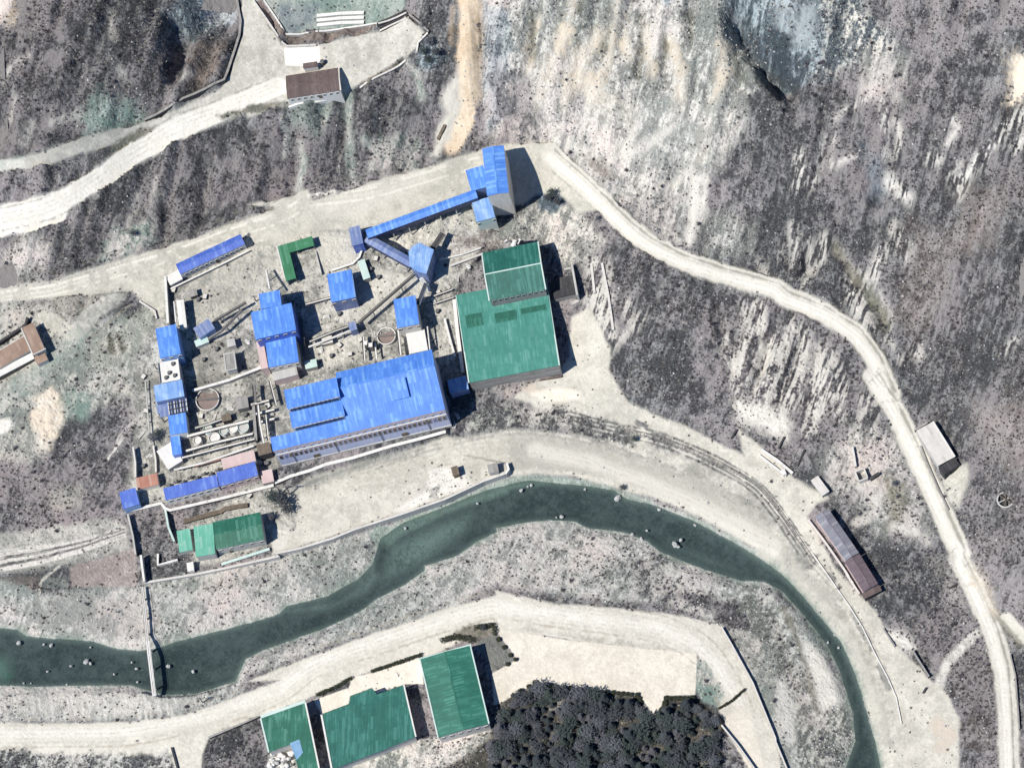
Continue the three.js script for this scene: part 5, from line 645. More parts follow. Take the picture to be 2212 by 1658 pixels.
// ------------------------------------------------------------------ the main mill building
{
  const y0 = 7.0, HF = 16, A = at(t12(195, 600)[0], y0 + HF), B = at(t12(1500, 285)[0], y0 + HF), ux = B.x - A.x, uz = B.z - A.z, L = Math.hypot(ux, uz), th = Math.atan2(uz, ux), cs = Math.cos(th), sn = Math.sin(th);
  const g = thing('mill_building', 'huge blue roofed mill with stepped roofs and a long front row of tall windows', 'building', V(A.x, y0 - 0.5, A.z), -th);
  const YB = 0.5, loc = (p, y) => { const q = at(p, y0 + y), x = q.x - A.x, z = q.z - A.z; return [x * cs + z * sn, -x * sn + z * cs]; };
  const Y = (h) => h + YB, back = Math.min(loc(t12(1450, -181)[0], HF + 5.5)[1], -20);
  const split = loc(t12(745, 330)[0], 17)[0], v1 = loc(t12(490, 388)[0], HF + 4.5)[1], v2 = loc(t12(520, 228)[0], HF + 8.4)[1], v3 = loc(t12(520, 75)[0], HF + 8.9)[1], uL = loc(t12(322, 290)[0], 19)[0];
  const ridgeV = back * 0.68, yr = HF + 7.5, yb = HF + 5.5;
  // right-hand hall
  const hall = [[0, 0], [0, Y(HF) - 0.2], [ridgeV, Y(yr) - 0.2], [back, Y(yb) - 0.2], [back, 0]].map(([z, y]) => [z, y]);
  { const e = extr(hall, L - split).clone(); e.translate((L + split) / 2, 0, -0.3); part('hall_wall', e, M.blueWall, g); }
  part('roof_slope', slab(V(split, Y(yr), ridgeV), V(L + 0.3, Y(yr), ridgeV), V(L + 0.3, Y(HF), 0.1), V(split, Y(HF), 0.1), 0.18), M.blue, g);
  part('roof_slope', slab(V(split - 0.2, Y(yr), ridgeV), V(L + 0.3, Y(yr), ridgeV), V(L + 0.3, Y(yb), back - 0.3), V(split - 0.2, Y(yb), back - 0.3), 0.18), M.blue, g);
  part('ridge_cap', box(L - split + 0.4, 0.12, 0.6), M.blue, g, (L + split) / 2, Y(yr) + 0.03, ridgeV);
  // stepped bays
  const steps = [[0, 0.1, v1, HF, HF + 0.7], [uL, v1, v2, HF + 4.5, HF + 5.0], [uL, v2, v3, HF + 8.4, HF + 8.9]];
  steps.forEach(([u0, za, zb, ya, yb2], k) => {
    const pr = extr([[za - 0.1, 0], [za - 0.1, Y(ya) - 0.17], [zb, Y(yb2) - 0.2], [zb, 0]], split - u0).clone(); pr.translate((split + u0) / 2, 0, 0); part('bay_wall', pr, M.blueWall, g);
    part('bay_roof', slab(V(u0 - 0.3, Y(yb2), zb), V(split + 0.15, Y(yb2), zb), V(split + 0.15, Y(ya), za), V(u0 - 0.3, Y(ya), za), 0.16), M.blue, g);
    if (k) { const n = 11, ym = (ya + steps[k - 1][4]) / 2 + 0.05; windows(g, n, u0 + 1.6, split - 1.6, Y(ym), za - 0.06, 2.3, 2.6, M.white); }
  });
  // raised roof light
  { const zc = ridgeV * 0.62, slope = (yr - HF) / ridgeV; const [ua] = loc(t12(1110, 225)[0], 20), [ub] = loc(t12(1235, 190)[0], 20); const yAt = (z) => Y(HF + slope * z); part('raised_roof_section', slab(V(ua, yAt(zc - 4) + 1.0, zc - 4), V(ub, yAt(zc - 4) + 1.0, zc - 4), V(ub, yAt(zc + 3) + 1.0, zc + 3), V(ua, yAt(zc + 3) + 1.0, zc + 3), 1.3), M.blue, g); }
  // front: fascia, ledge, rows of windows
  part('front_wall', box(L, Y(HF) - 0.3, 0.4), M.blueWall, g, L / 2, (Y(HF) - 0.3) / 2, -0.25);
  part('fascia', box(L + 0.3, 1.1, 0.16), M.pink, g, L / 2, Y(HF) - 0.9, 0);
  part('ledge', box(L, 0.7, 0.3), M.white, g, L / 2, Y(11.7), 0.1);
  windows(g, 34, 1.4, L - 1.4, Y(8.6), 0, 1.35, 3.6, M.pink); { const wr = rng(44); g.children.filter((c) => c.name === 'window' && Math.abs(c.position.y - Y(8.6)) < 0.01).forEach((c) => { const v = wr(); if (v < 0.14) c.children[0].material = M.wood; else if (v < 0.26) c.children[0].material = M.blueGrey; }); for (const x of [6, 23, 41, 60]) part('downpipe', box(0.22, 11.4, 0.22), M.steel, g, x, 6.2, 0.12); for (const x of [14.5, 50]) part('door', box(2.6, 3.2, 0.16), M.wood, g, x, 2.6, 0.08); } windows(g, 22, 2.4, L - 2.4, Y(13.4), 0, 0.9, 1.0, M.pink);
  part('plinth', box(L + 0.2, 1.6, 0.5), M.concrete, g, L / 2, 0.7, 0.1);
}
wallLine('retaining_wall', 'pale retaining ledge along the foot of the mill front', 'retaining wall', t12(205, 842, 330, 790, 470, 750, 600, 700, 800, 652, 1100, 560, 1300, 510, 1510, 452), { y: 7.35, h: 4, th: 1.1, mat: M.tarAndShade, cap: M.white, deep: 0.6 });  // dark wall body paints the shadow under the ledge
wallLine('retaining_wall', 'pale retaining ledge below the low blue roofed front sheds', 'retaining wall', t02(960, 1062, 1230, 1000, 1262, 1040, 1300, 1052, 1700, 960, 2090, 862), { y: 6.5, h: 3.2, th: 1.0, mat: M.tarAndShade, cap: M.white, deep: 0.8 });  // body below the coping coloured near black as ledge shadow

// ------------------------------------------------------------------ plant buildings
building({ n: 'crusher_tower', label: 'tall blue roofed tower at the head of the conveyors with a bare pale wall', r: t10(1772, 1130, 1945, 1118, 2000, 1470, 1842, 1492), H: 17, roof: 'gz', rise: 0.7, mat: M.blue, mat2: M.blue, wall: M.paleWall, win: [['l', 3, -4, 1.4, 1.6]] });
building({ n: 'conveyor_head_house', label: 'blue roofed annex joined to the tall tower where the gallery enters', r: t10(1682, 1308, 1796, 1262, 1838, 1415, 1690, 1470), H: 11, roof: 'sz', rise: 0.8, mat: M.blue, wall: M.blueGrey });
building({ n: 'ore_bin', label: 'pale blue boxy bin house under the tall tower', r: t11(1712, 122, 1848, 88, 1890, 235, 1742, 275), H: 8, roof: 'sz', rise: 0.7, mat: M.bluePale, wall: M.mint, win: [['f', 2, -2.4, 1.2, 1.4]] });
gallery('conveyor_gallery', 'long blue roofed conveyor gallery from the tall tower to the square transfer house', t11(905, 365)[0], t11(1745, 55)[0], 8, 10.5, { w: 3.6, h: 3.4, mat: M.blue, side: M.navy, legs: 7 });  // side panels darkened so their colour carries the shadow below the gallery
building({ n: 'transfer_house', label: 'small square blue transfer house where the two conveyor galleries meet', r: t11(768, 322, 855, 300, 877, 435, 795, 458), H: 7, roof: 'sz', rise: 0.3, mat: M.blueGrey, wall: M.blueDeep });
gallery('conveyor_gallery', 'short grey blue conveyor gallery between the transfer house and the fan roofed screen house', t11(905, 395)[0], t11(1255, 590)[0], 6, 7.5, { w: 3.4, h: 2.8, mat: M.blueGrey, side: M.navy, legs: 4 });  // same dark sides, shadow under the gallery put into the colour
{ // the screening house with a fanned corner
  const px = t11(1225, 500, 1262, 455, 1310, 432, 1420, 484, 1362, 668, 1300, 655, 1236, 612), F = frame(t11(1225, 470, 1405, 440, 1370, 668, 1236, 620), 10), g = thing('screen_house', 'pale blue screen house with a fanned ribbed roof corner', 'building', F.pos, 0);
  const P = px.map((p) => { const q = at(p, F.y); return [q.x - F.pos.x, q.z - F.pos.z]; }), c = P.reduce((s, p) => [s[0] + p[0] / P.length, s[1] + p[1] / P.length], [0, 0]), sc = (k) => P.map((p) => [c[0] + (p[0] - c[0]) * k, c[1] + (p[1] - c[1]) * k]);
  part('wall', prism(sc(0.93), 0, F.top - 0.3), M.blueGrey, g); part('roof', prism(P, F.top - 0.3, F.top), M.bluePale, g);
  for (let i = 0; i < 9; i++) { const u = i / 8, a = V(c[0], F.top + 0.05, c[1]), e = u < 0.5 ? [mix(P[0][0], P[1][0], u * 2), mix(P[0][1], P[1][1], u * 2)] : [mix(P[1][0], P[2][0], u * 2 - 1), mix(P[1][1], P[2][1], u * 2 - 1)]; part('roof_rib', bar(a.clone().lerp(V(e[0], F.top + 0.05, e[1]), 0.35), V(e[0] + (e[0] - c[0]) * 0.07, F.top - 0.05, e[1] + (e[1] - c[1]) * 0.07), 0.16, 0.12), M.bluePale, g); }
  part('chute', bar(V(P[5][0], F.top * 0.5, P[5][1]), V(P[5][0] + 2.5, 1.0, P[5][1] + 3.2), 1.6, 1.0), M.white, g);
}
runLine('belt_conveyor', 'twin dark belt conveyor climbing away from the fan roofed screen house', 'conveyor', t11(1385, 520, 1490, 360), [6, 4], { w: 2.2, mat: M.steel, belt: true });
runLine('belt_conveyor', 'long thin dark belt conveyor from the screen house across open ground', 'conveyor', t11(1275, 672, 846, 1048), [5.5, 5], { w: 1.1, mat: M.paleWall, railMat: M.belt, belt: true, sp: 12 });
building({ n: 'drive_house', label: 'tiny grey drive house at the foot of the long thin belt', r: t11(765, 1050, 818, 1030, 832, 1090, 780, 1112), H: 4.5, roof: 'sz', rise: 0.3, mat: M.blueGrey, wall: M.blueGrey });
runLine('pipe_run', 'thin pale pipe from the drive house down to the stepped blue tower', 'pipe', t11(790, 1100, 640, 1160, 462, 1228), [4, 4, 4], { w: 0.8, pipe: true, mat: M.white });
runLine('belt_conveyor', 'short steep pale conveyor above the fine ore house roof', 'conveyor', t11(1362, 742, 1300, 905), [5, 7], { w: 1.5, mat: M.bluePale, belt: true });
building({ n: 'fine_ore_house', label: 'bright blue square roofed house behind the mill with white walls below', r: t11(1110, 868, 1282, 838, 1304, 1048, 1140, 1088), H: 9, roof: 'sz', rise: 0.5, mat: M.blue, wall: M.paleWall, win: [['f', 3, -2.2, 1.5, 1.4]] });
building({ n: 'feeder_shed', label: 'white roofed feeder shed between the fine ore house and the mill', r: t11(1205, 1120, 1345, 1090, 1375, 1250, 1232, 1282), H: 4.2, roof: 'flat', mat: M.white, wall: M.paleWall });
runLine('pipe_run', 'pale upright pipe run beside the white feeder shed', 'pipe', t11(1370, 1070, 1390, 1250), [4, 4], { w: 0.6, pipe: true, mat: M.white });
building({ n: 'ore_house', label: 'square blue roofed house with a grey foot standing alone in the yard', r: t11(598, 678, 790, 640, 815, 850, 640, 885), H: 8.5, roof: 'sz', rise: 0.5, mat: M.blue, wall: M.blueGrey, edge: M.bluePale, edgeSides: 'r', win: [['f', 3, -2.4, 1.6, 1.4]] });
{ // green L-shaped open shed
  const F = frame(t11(232, 462, 500, 372, 538, 640, 285, 738), 4), g = thing('open_shed', 'green L shaped shed roof around a small open court', 'building', F.pos, F.turn), X = F.w / 2, Z = F.d / 2, tp = F.top;
  part('roof_wing', slab(V(-X, tp, -Z), V(X, tp, -Z), V(X, tp, -Z + 4.3), V(-X, tp, -Z + 4.3), 0.25), M.greenGrass, g); part('roof_wing', slab(V(-X, tp + 0.03, -Z + 4.3), V(-X + 4.2, tp + 0.03, -Z + 4.3), V(-X + 4.2, tp + 0.03, Z), V(-X, tp + 0.03, Z), 0.25), M.greenGrass, g);
  part('back_wall', box(2 * X - 0.4, tp - 0.3, 0.4), M.paleWall, g, 0, (tp - 0.3) / 2, -Z + 0.3); part('side_wall', box(0.4, tp - 0.3, 2 * Z - 1), M.paleWall, g, -X + 0.3, (tp - 0.3) / 2, 0.2);
  for (const [x, z] of [[X - 0.4, -Z + 4], [0, -Z + 4], [-X + 3.9, 0], [-X + 3.9, Z - 0.4]]) part('post', box(0.3, tp - 0.3, 0.3), M.steel, g, x, (tp - 0.3) / 2, z);
  part('white_verge', box(0.35, 0.3, 2 * Z), M.white, g, -X - 0.15, tp, 0); part('court_slab', box(X * 1.1, 0.5, Z * 1.0), M.stone, g, X * 0.35, 0.55, Z * 0.3);
  part('court_wall', box(0.35, 2.4, Z * 1.3), M.concrete, g, X - 0.3, 1.2, Z * 0.3);
}
building({ n: 'dryer_head_house', label: 'upper small blue roof of the stepped tower group with a thin flue behind', r: t11(88, 822, 236, 800, 262, 905, 92, 942), H: 12, roof: 'sz', rise: 0.5, mat: M.blue, wall: M.blueGrey });
building({ n: 'dryer_tower', label: 'broad bright blue roofed tower with sun bleached roof streaks', r: t11(18, 962, 332, 902, 368, 1096, 60, 1172), H: 12.5, roof: 'sz', rise: 0.6, mat: M.blue, wall: M.blueDeep, win: [['f', 5, -2.2, 1.6, 1.3]] });
building({ n: 'dryer_lower_house', label: 'blue roofed lower house stepping down from the broad tower beside a pink wall', r: t11(128, 1168, 368, 1118, 378, 1335, 160, 1392), H: 8, roof: 'sz', rise: 0.5, mat: M.blue, wall: M.paleWall, win: [['f', 4, -2.2, 1.5, 1.4]] });
building({ n: 'pink_lean_to', label: 'narrow pinkish white lean to beside the stepped blue tower', r: t11(62, 1190, 118, 1178, 150, 1385, 100, 1400), H: 6, roof: 'flat', mat: M.pink, wall: M.pink });
runLine('flue', 'thin pale flue rising behind the stepped blue tower', 'pipe', t11(140, 640, 168, 790), [4, 9], { w: 0.9, pipe: true, mat: M.white });
building({ n: 'platform_house', label: 'grey slatted platform roof between the stepped tower and the mill', r: t11(180, 1420, 370, 1380, 380, 1440, 200, 1485), H: 5, roof: 'flat', mat: M.concrete, wall: M.pink });
// left row
building({ n: 'thickener_house', label: 'blue square roofed tower at the top of the narrow building row', r: t01(1196, 1092, 1342, 1056, 1384, 1276, 1216, 1318), H: 9.5, roof: 'sz', rise: 0.5, mat: M.blue, wall: M.bluePale, win: [['f', 3, -2, 1.5, 1.3], ['l', 3, -2, 1.3, 1.3]] });
{ const F = frame(t01(1205, 1350, 1362, 1320, 1380, 1475, 1225, 1505), 7), g = thing('tank_house', 'pale flat roofed house with dark roof hatches between two blue roofs', 'building', F.pos, F.turn), X = F.w / 2, Z = F.d / 2;
  part('wall', box(2 * X - 0.4, F.top - 0.3, 2 * Z - 0.4), M.paleWall, g, 0, (F.top - 0.3) / 2, 0); part('roof', slab(V(-X, F.top, -Z), V(X, F.top, -Z), V(X, F.top, Z), V(-X, F.top, Z), 0.28), M.white, g);
  for (const [x, z] of [[0.0, 0.2], [0.45, -0.6], [0.5, 0.55], [-0.35, 0.6]]) { const h = part('roof_hatch', new THREE.CylinderGeometry(0.75, 0.85, 0.9, 14), M.tarAndShade, g, x * X, F.top + 0.4, z * Z); part('lid', new THREE.CylinderGeometry(0.6, 0.7, 0.12, 14), M.steel, h, 0, 0.5, 0); }
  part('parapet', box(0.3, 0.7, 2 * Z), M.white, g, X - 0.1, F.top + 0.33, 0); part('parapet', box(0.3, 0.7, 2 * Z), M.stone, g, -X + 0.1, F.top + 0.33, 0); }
building({ n: 'filter_house', label: 'pale blue flat roof with a dark seam below the hatch roofed house', r: t02(1172, 102, 1388, 62, 1412, 186, 1192, 222), H: 7.5, roof: 'sz', rise: 0.4, mat: M.bluePale, wall: M.blueGrey });
{ const F = frame(t02(1205, 232, 1420, 190, 1432, 300, 1225, 338), 5.5), g = thing('cooling_rack', 'dark blue open steel rack on the narrow building row', 'steel frame', F.pos, F.turn), X = F.w / 2, Z = F.d / 2;
  part('deck', box(2 * X, 0.3, 2 * Z), M.blueGrey, g, 0, F.top - 0.6, 0); for (let i = 0; i < 7; i++) part('beam', box(0.3, 0.35, 2 * Z), i % 2 ? M.steel : M.white, g, mix(-X * 0.3, X, i / 6), F.top, 0); for (let i = 0; i < 4; i++) part('cross_beam', box(1.3 * X, 0.3, 0.3), M.belt, g, 0.35 * X, F.top + 0.33, mix(-Z, Z, i / 3)); for (const [x, z] of [[-1, -1], [1, -1], [1, 1], [-1, 1]]) part('leg', box(0.4, F.top - 0.7, 0.4), M.steel, g, x * (X - 0.3), (F.top - 0.7) / 2, z * (Z - 0.3)); }
building({ n: 'pump_house', label: 'narrow blue roof running down to the red roofed front shed', r: t02(1282, 330, 1422, 305, 1430, 455, 1300, 480), H: 6, roof: 'sz', rise: 0.4, mat: M.blue, wall: M.white });
building({ n: 'pump_house', label: 'thin blue roof continuing below the narrow blue pump house', r: t02(1300, 490, 1372, 478, 1388, 620, 1318, 638), H: 5, roof: 'sz', rise: 0.3, mat: M.blue, wall: M.blueDeep });
building({ n: 'side_shed', label: 'low white shed beside the thin blue roof', r: t02(1225, 620, 1300, 500, 1390, 690, 1265, 740), H: 2.5, roof: 'flat', mat: M.white, wall: M.paleWall });
// tank with fallen sheet roof, conveyor, etc.
building({ n: 'transfer_shed', label: 'small faded blue shed set askew at the end of a thin conveyor', r: t01(1472, 1092, 1598, 1012, 1640, 1088, 1528, 1160), H: 4.5, roof: 'sz', rise: 0.5, mat: M.blueGrey, wall: M.bluePale });
runLine('belt_conveyor', 'thin pale conveyor running up from the small faded blue shed', 'conveyor', t01(1640, 1030, 1880, 890), [4, 4.5], { w: 0.9, mat: M.white, railMat: M.belt, belt: true });
runLine('belt_conveyor', 'dark open conveyor ramp beside the small faded blue shed', 'conveyor', t01(1590, 1172, 1690, 1110, 1850, 950), [2.5, 4, 5], { w: 1.0, mat: M.white, railMat: M.steel, belt: true });
building({ n: 'transformer_kiosk', label: 'small concrete kiosk in the yard near the dark conveyor ramp', r: t01(1725, 1175, 1790, 1160, 1800, 1215, 1740, 1230), H: 3.4, roof: 'flat', mat: M.concrete, wall: M.concrete });
building({ n: 'settling_tank', label: 'grey open topped concrete tank in the middle of the yard', r: t01(1720, 1290, 1790, 1270, 1800, 1390, 1722, 1410), H: 5, roof: 'flat', mat: M.stone, wall: M.concrete, edge: M.concrete, edgeSides: 'lrbf' });
building({ n: 'office_block', label: 'long deep blue roofed block beside the upper road', r: t01(1350, 606, 1834, 352, 1860, 428, 1382, 690), H: 5, roof: 'gx', rise: 0.9, mat: M.blueDeep, mat2: M.blueDeep, wall: M.white, win: [['f', 12, -2.2, 1.2, 1.3]], door: 0.1 });
building({ n: 'loading_dock', label: 'white flat dock roof at the end of the long deep blue block', r: t01(1272, 688, 1366, 636, 1384, 700, 1300, 770), H: 3, roof: 'flat', mat: M.white, wall: M.paleWall });
wallLine('yard_wall', 'pale wall with a black shadow dropping from the dock towards the blue row', 'wall', t01(1262, 690, 1272, 880, 1282, 1045), { h: 3.5, th: 0.8, mat: M.concrete, cap: M.white, deep: 2 });
gallery('covered_chute', 'white covered chute standing beside the dock wall', t01(1375, 870)[0], t01(1400, 1080)[0], 5, 5, { w: 2.6, h: 2, mat: M.white, side: M.paleWall, legs: 3, rise: 0.2 });
wallLine('yard_wall', 'low wall along the lower side of the long deep blue block', 'wall', t01(1300, 785, 1600, 640, 1900, 490), { h: 1.6, th: 0.5, mat: M.stone, cap: M.white, deep: 1.5 });
wallLine('yard_wall', 'long pale wall crossing the yard towards the stepped tower', 'wall', [...t01(1470, 1560, 1750, 1480, 2000, 1380), ...t11(95, 1395)], { h: 2.2, th: 0.9, mat: M.stone, cap: M.white, deep: 1.5 });
wallLine('yard_wall', 'crooked low wall at the turning by the office block', 'wall', t01(1060, 870, 1180, 950, 1195, 1010), { h: 1.2, th: 0.5, mat: M.concrete, cap: M.paleWall });
wallLine('yard_wall', 'retaining wall stepping down beside the lone square blue house', 'wall', t11(640, 642, 800, 590, 850, 540, 872, 470), { h: 1.2, th: 0.7, mat: M.stone, cap: M.white, deep: 2 });
// process cells and pipe decks
{ const cells = t02(1520, 540, 1600, 455, 1650, 520, 1720, 470, 1790, 450, 1870, 440); cells.forEach((p, i) => { const q = on(p), g = thing('flotation_cell', i === 0 ? 'white stone heap shaped cell at the end of the cell row' : ['tall narrow pale cell with a pointed cover', 'wide pale open cell beside the narrow one', 'grey open cell halfway along the cell row', 'pale domed cell towards the pipe trestle', 'oval rimmed pale cell next to the pipe trestle'][i - 1], 'tank', V(q.x, ground(q.x, q.z) - 0.2, q.z), 0.24); const r = 1.6 + (i % 3) * 0.3; part('shell', new THREE.CylinderGeometry(r, r * 1.05, 3, 18, 1, true), M.white, g, 0, 1.5, 0); part('contents', new THREE.CylinderGeometry(r * 0.95, r * 0.95, 0.2, 18), i % 2 ? M.concrete : M.white, g, 0, 2.5, 0); part('rim', new THREE.TorusGeometry(r, 0.14, 8, 20).rotateX(Math.PI / 2), i % 2 ? M.mint : M.white, g, 0, 3.0, 0); }); }
runLine('pipe_deck', 'pale pipe deck above the row of cells', 'pipe', t02(1430, 490, 1730, 412, 1900, 372), [3.4, 3.4, 3.4], { w: 1.3, mat: M.white, railMat: M.belt });
runLine('pipe_deck', 'second pale pipe deck just below the row of cells', 'pipe', t02(1410, 605, 1640, 540, 1930, 470), [3.2, 3.2, 3.2], { w: 1.1, mat: M.white, railMat: M.belt });
runLine('pipe_deck', 'thin walkway with dark rails under the lower pipe deck', 'pipe', t02(1390, 655, 1660, 585, 1945, 510), [3, 3, 3], { w: 0.9, mat: M.white, railMat: M.belt });
runLine('pipe_deck', 'upper short pipe deck above the cell row near the blue pump house', 'pipe', t02(1450, 440, 1600, 395, 1740, 345), [2.4, 2.4, 2.4], { w: 1.0, mat: M.concrete, railMat: M.belt });
runLine('pipe_trestle', 'upright white pipe trestle with dark shadows beside the mill steps', 'pipe', t02(1970, 250, 1985, 400, 2012, 540), [5, 5, 5], { w: 1.0, mat: M.white, railMat: M.steel });
wallLine('yard_wall', 'dark retaining wall beside the white pipe trestle', 'wall', t02(1935, 240, 1955, 520), { h: 2.6, th: 1.0, mat: M.tarAndShade, cap: M.stone, deep: 2 });
{ const q = on(t02(1590, 215)[0]), g = thing('thickener_basin', 'round pale thickener basin sunk in the plant yard', 'tank', V(q.x, ground(q.x, q.z) - 0.6, q.z)); part('basin_wall', new THREE.CylinderGeometry(4.6, 4.6, 1.6, 40, 1, true), M.concrete, g, 0, 0.8, 0); part('rim', new THREE.TorusGeometry(4.6, 0.25, 8, 40).rotateX(Math.PI / 2), M.paleWall, g, 0, 1.6, 0); part('sludge', new THREE.CylinderGeometry(4.55, 4.55, 0.2, 40), M.ore, g, 0, 0.9, 0); part('bridge', box(9.6, 0.25, 0.8), M.steel, g, 0, 1.85, 0); part('centre_post', new THREE.CylinderGeometry(0.4, 0.4, 1.6, 12), M.steel, g, 0, 1.2, 0); }
{ const q = on(t11(1060, 1150)[0]), g = thing('thickener_basin', 'round grey basin behind the mill near the fine ore house', 'tank', V(q.x, ground(q.x, q.z) - 0.6, q.z)); part('basin_wall', new THREE.CylinderGeometry(3.6, 3.6, 1.6, 36, 1, true), M.concrete, g, 0, 0.8, 0); part('rim', new THREE.TorusGeometry(3.6, 0.22, 8, 36).rotateX(Math.PI / 2), M.white, g, 0, 1.6, 0); part('sludge', new THREE.CylinderGeometry(3.55, 3.55, 0.2, 36), M.ore, g, 0, 0.9, 0); part('bridge', box(7.4, 0.22, 0.7), M.steel, g, 0, 1.8, 0); }
for (const [p, l] of [[t11(915, 1240)[0], 'dark upright machine column behind the mill, the thinner one'], [t11(955, 1255)[0], 'dark upright machine column behind the mill with a pale side']]) { const q = on(p), g = thing('machine_column', l, 'machine', V(q.x, ground(q.x, q.z) - 0.3, q.z)); part('footing', box(1.6, 0.7, 2.2), M.concrete, g, 0, 0.35, 0); part('column', box(1.1, 5, 1.3), M.steel, g, 0, 3.1, 0); part('cap', box(1.5, 0.4, 1.7), M.white, g, 0, 5.8, 0); }
building({ n: 'pump_shed', label: 'small blue shed between the mill end and the green roofed works', r: t11(1520, 1482, 1662, 1450, 1690, 1548, 1542, 1582), H: 4.5, roof: 'sz', rise: 0.3, mat: M.bluePale, wall: M.blueGrey });
wallLine('yard_wall', 'white path wall along the edge of the green roofed works', 'wall', t11(1572, 860, 1600, 1120, 1640, 1420), { h: 0.9, th: 1.2, mat: M.concrete, cap: M.white });
wallLine('yard_wall', 'inner low wall in the shaded strip beside the green roofed works', 'wall', t11(1500, 1010, 1545, 1180, 1580, 1300), { h: 1.6, th: 0.7, mat: M.concrete, cap: M.white });

// low front sheds below the cells
building({ n: 'front_shed', label: 'long deep blue roofed shed along the lower terrace of the plant', r: t02(1252, 892, 1650, 782, 1672, 872, 1262, 978), H: 5.5, y: 11.2, roof: 'sz', rise: 0.5, mat: M.blueDeep, wall: M.white, win: [['f', 7, -2.2, 1.5, 1.4]] });
building({ n: 'front_shed', label: 'deep blue shed end with a pink back strip near the mill', r: t02(1655, 765, 1945, 688, 1975, 785, 1676, 872), H: 6, y: 11.6, roof: 'sz', rise: 0.6, mat: M.blueDeep, wall: M.pink, win: [['f', 5, -2.2, 1.5, 1.4]] });
building({ n: 'back_shed', label: 'pinkish flat roofed strip behind the deep blue front sheds', r: t02(1690, 662, 1940, 590, 1952, 670, 1705, 748), H: 5, roof: 'flat', mat: M.pink, wall: M.paleWall });
building({ n: 'end_shed', label: 'small deep blue shed standing over the end of the lower terrace', r: t02(925, 932, 1040, 868, 1058, 1008, 932, 1048), H: 5, y: 11, roof: 'sz', rise: 0.6, mat: M.blueDeep, wall: M.bluePale });
building({ n: 'rust_roofed_shed', label: 'rust red roofed shed between the two deep blue terrace sheds', r: t02(1040, 812, 1200, 770, 1212, 856, 1050, 898), H: 3.4, roof: 'sz', rise: 0.4, mat: M.rust, wall: M.paleWall });
for (let i = 0; i < 8; i++) { const p = t02(mix(1290, 1660, i / 7), mix(868, 762, i / 7) - (i % 2) * 14)[0], q = on(p, 1), g = thing('pump_unit', 'dark pump block in the row behind the long blue front shed', 'machine', V(q.x, ground(q.x, q.z) - 0.2, q.z), 0.27, 'pump blocks behind the front shed'); part('plinth', box(2.2, 0.6, 1.4), M.white, g, 0, 0.3, 0); part('motor', new THREE.CylinderGeometry(0.55, 0.55, 1.5, 12).rotateZ(Math.PI / 2), M.steel, g, -0.2, 1.1, 0); part('casing', box(0.7, 1.3, 1.1), M.tarAndShade, g, 0.8, 1.2, 0); }
for (const s of [[1060, 810, 1015, 570], [1215, 770, 1170, 560]]) wallLine('yard_wall', s[0] === 1060 ? 'pale tapering wall running down to the rust roofed shed' : 'thin pale wall beside the tree above the rust roofed shed', 'wall', t02(s[2], s[3], (s[0] + s[2]) / 2 - 5, (s[1] + s[3]) / 2, s[0] - 25, s[1] - 10), { h: s[0] === 1060 ? 3 : 1.6, th: 0.5, mat: M.concrete, cap: M.paleWall, deep: 1.5 });

// green shed on the lower yard
building({ n: 'green_shed', label: 'dark green gabled shed on the lower yard by the flood wall', r: t02(1632, 1148, 1990, 1060, 2012, 1262, 1645, 1368), H: 6.5, roof: 'gx', rise: 0.9, mat: M.greenC, wall: M.concrete, door: -0.5, win: [['f', 5, -2.2, 1.3, 1.3]] });
building({ n: 'green_annex', label: 'pale green flat roofed annex joined to the dark green gabled shed', r: t02(1482, 1182, 1628, 1150, 1640, 1385, 1492, 1410), H: 5.5, roof: 'flat', mat: M.greenLight, wall: M.concrete });
building({ n: 'green_lean_to', label: 'ragged green lean to at the far end of the green annex', r: t02(1345, 1215, 1455, 1190, 1468, 1355, 1375, 1375), H: 3.5, roof: 'sz', rise: 0.2, mat: M.greenLight, wall: M.concrete });
building({ n: 'gate_hut', label: 'white hut beside a pole below the green annex', r: t02(1425, 1455, 1475, 1445, 1482, 1510, 1432, 1522), H: 3, roof: 'flat', mat: M.white, wall: M.white });
wallLine('yard_wall', 'pale blue kerb wall in front of the dark green gabled shed', 'wall', t02(1690, 1465, 1900, 1400, 2060, 1350), { h: 1.0, th: 0.9, mat: M.concrete, cap: M.mint });
wallLine('hedge_bank', 'dark earth bank between the terrace and the green shed', 'bank', t02(1405, 1140, 1500, 1110, 1690, 1060, 1720, 1040, 1890, 1010), { h: 1.2, th: 1.6, mat: M.tarAndShade, cap: M.wood, deep: 0.6 });
wallLine('compound_wall', 'thin white wall making a corner below the green lean to', 'wall', t02(1205, 1385, 1205, 1470, 1355, 1430), { h: 1.5, th: 0.7, mat: M.white, cap: M.white });
wallLine('compound_wall', 'tall white end wall of the lower compound with a black shadow', 'wall', t02(1075, 1395, 1085, 1490, 1100, 1595), { h: 4, th: 0.7, mat: M.paleWall, cap: M.white });
wallLine('compound_wall', 'long upright wall on the uphill side of the lower compound', 'wall', t02(975, 1080, 1015, 1250, 1035, 1390), { h: 2.6, th: 0.5, mat: M.stone, cap: M.concrete });
wallLine('compound_wall', 'inner upright wall of the lower compound beside a dark gap', 'wall', t02(1262, 1050, 1285, 1180, 1330, 1290), { h: 3, th: 0.6, mat: M.concrete, cap: M.mint });
wallLine('flood_wall', 'long pale flood wall between the lower yard and the river', 'wall', [...t02(1100, 1606, 1500, 1540, 1720, 1495, 2132, 1402), ...t12(200, 1385, 400, 1342, 650, 1265, 820, 1195, 1170, 1082, 1500, 968, 1800, 828, 1960, 772)], { y: 4.7, h: 3.6, th: 0.7, mat: M.concrete, cap: M.paleWall, deep: 1.5 });
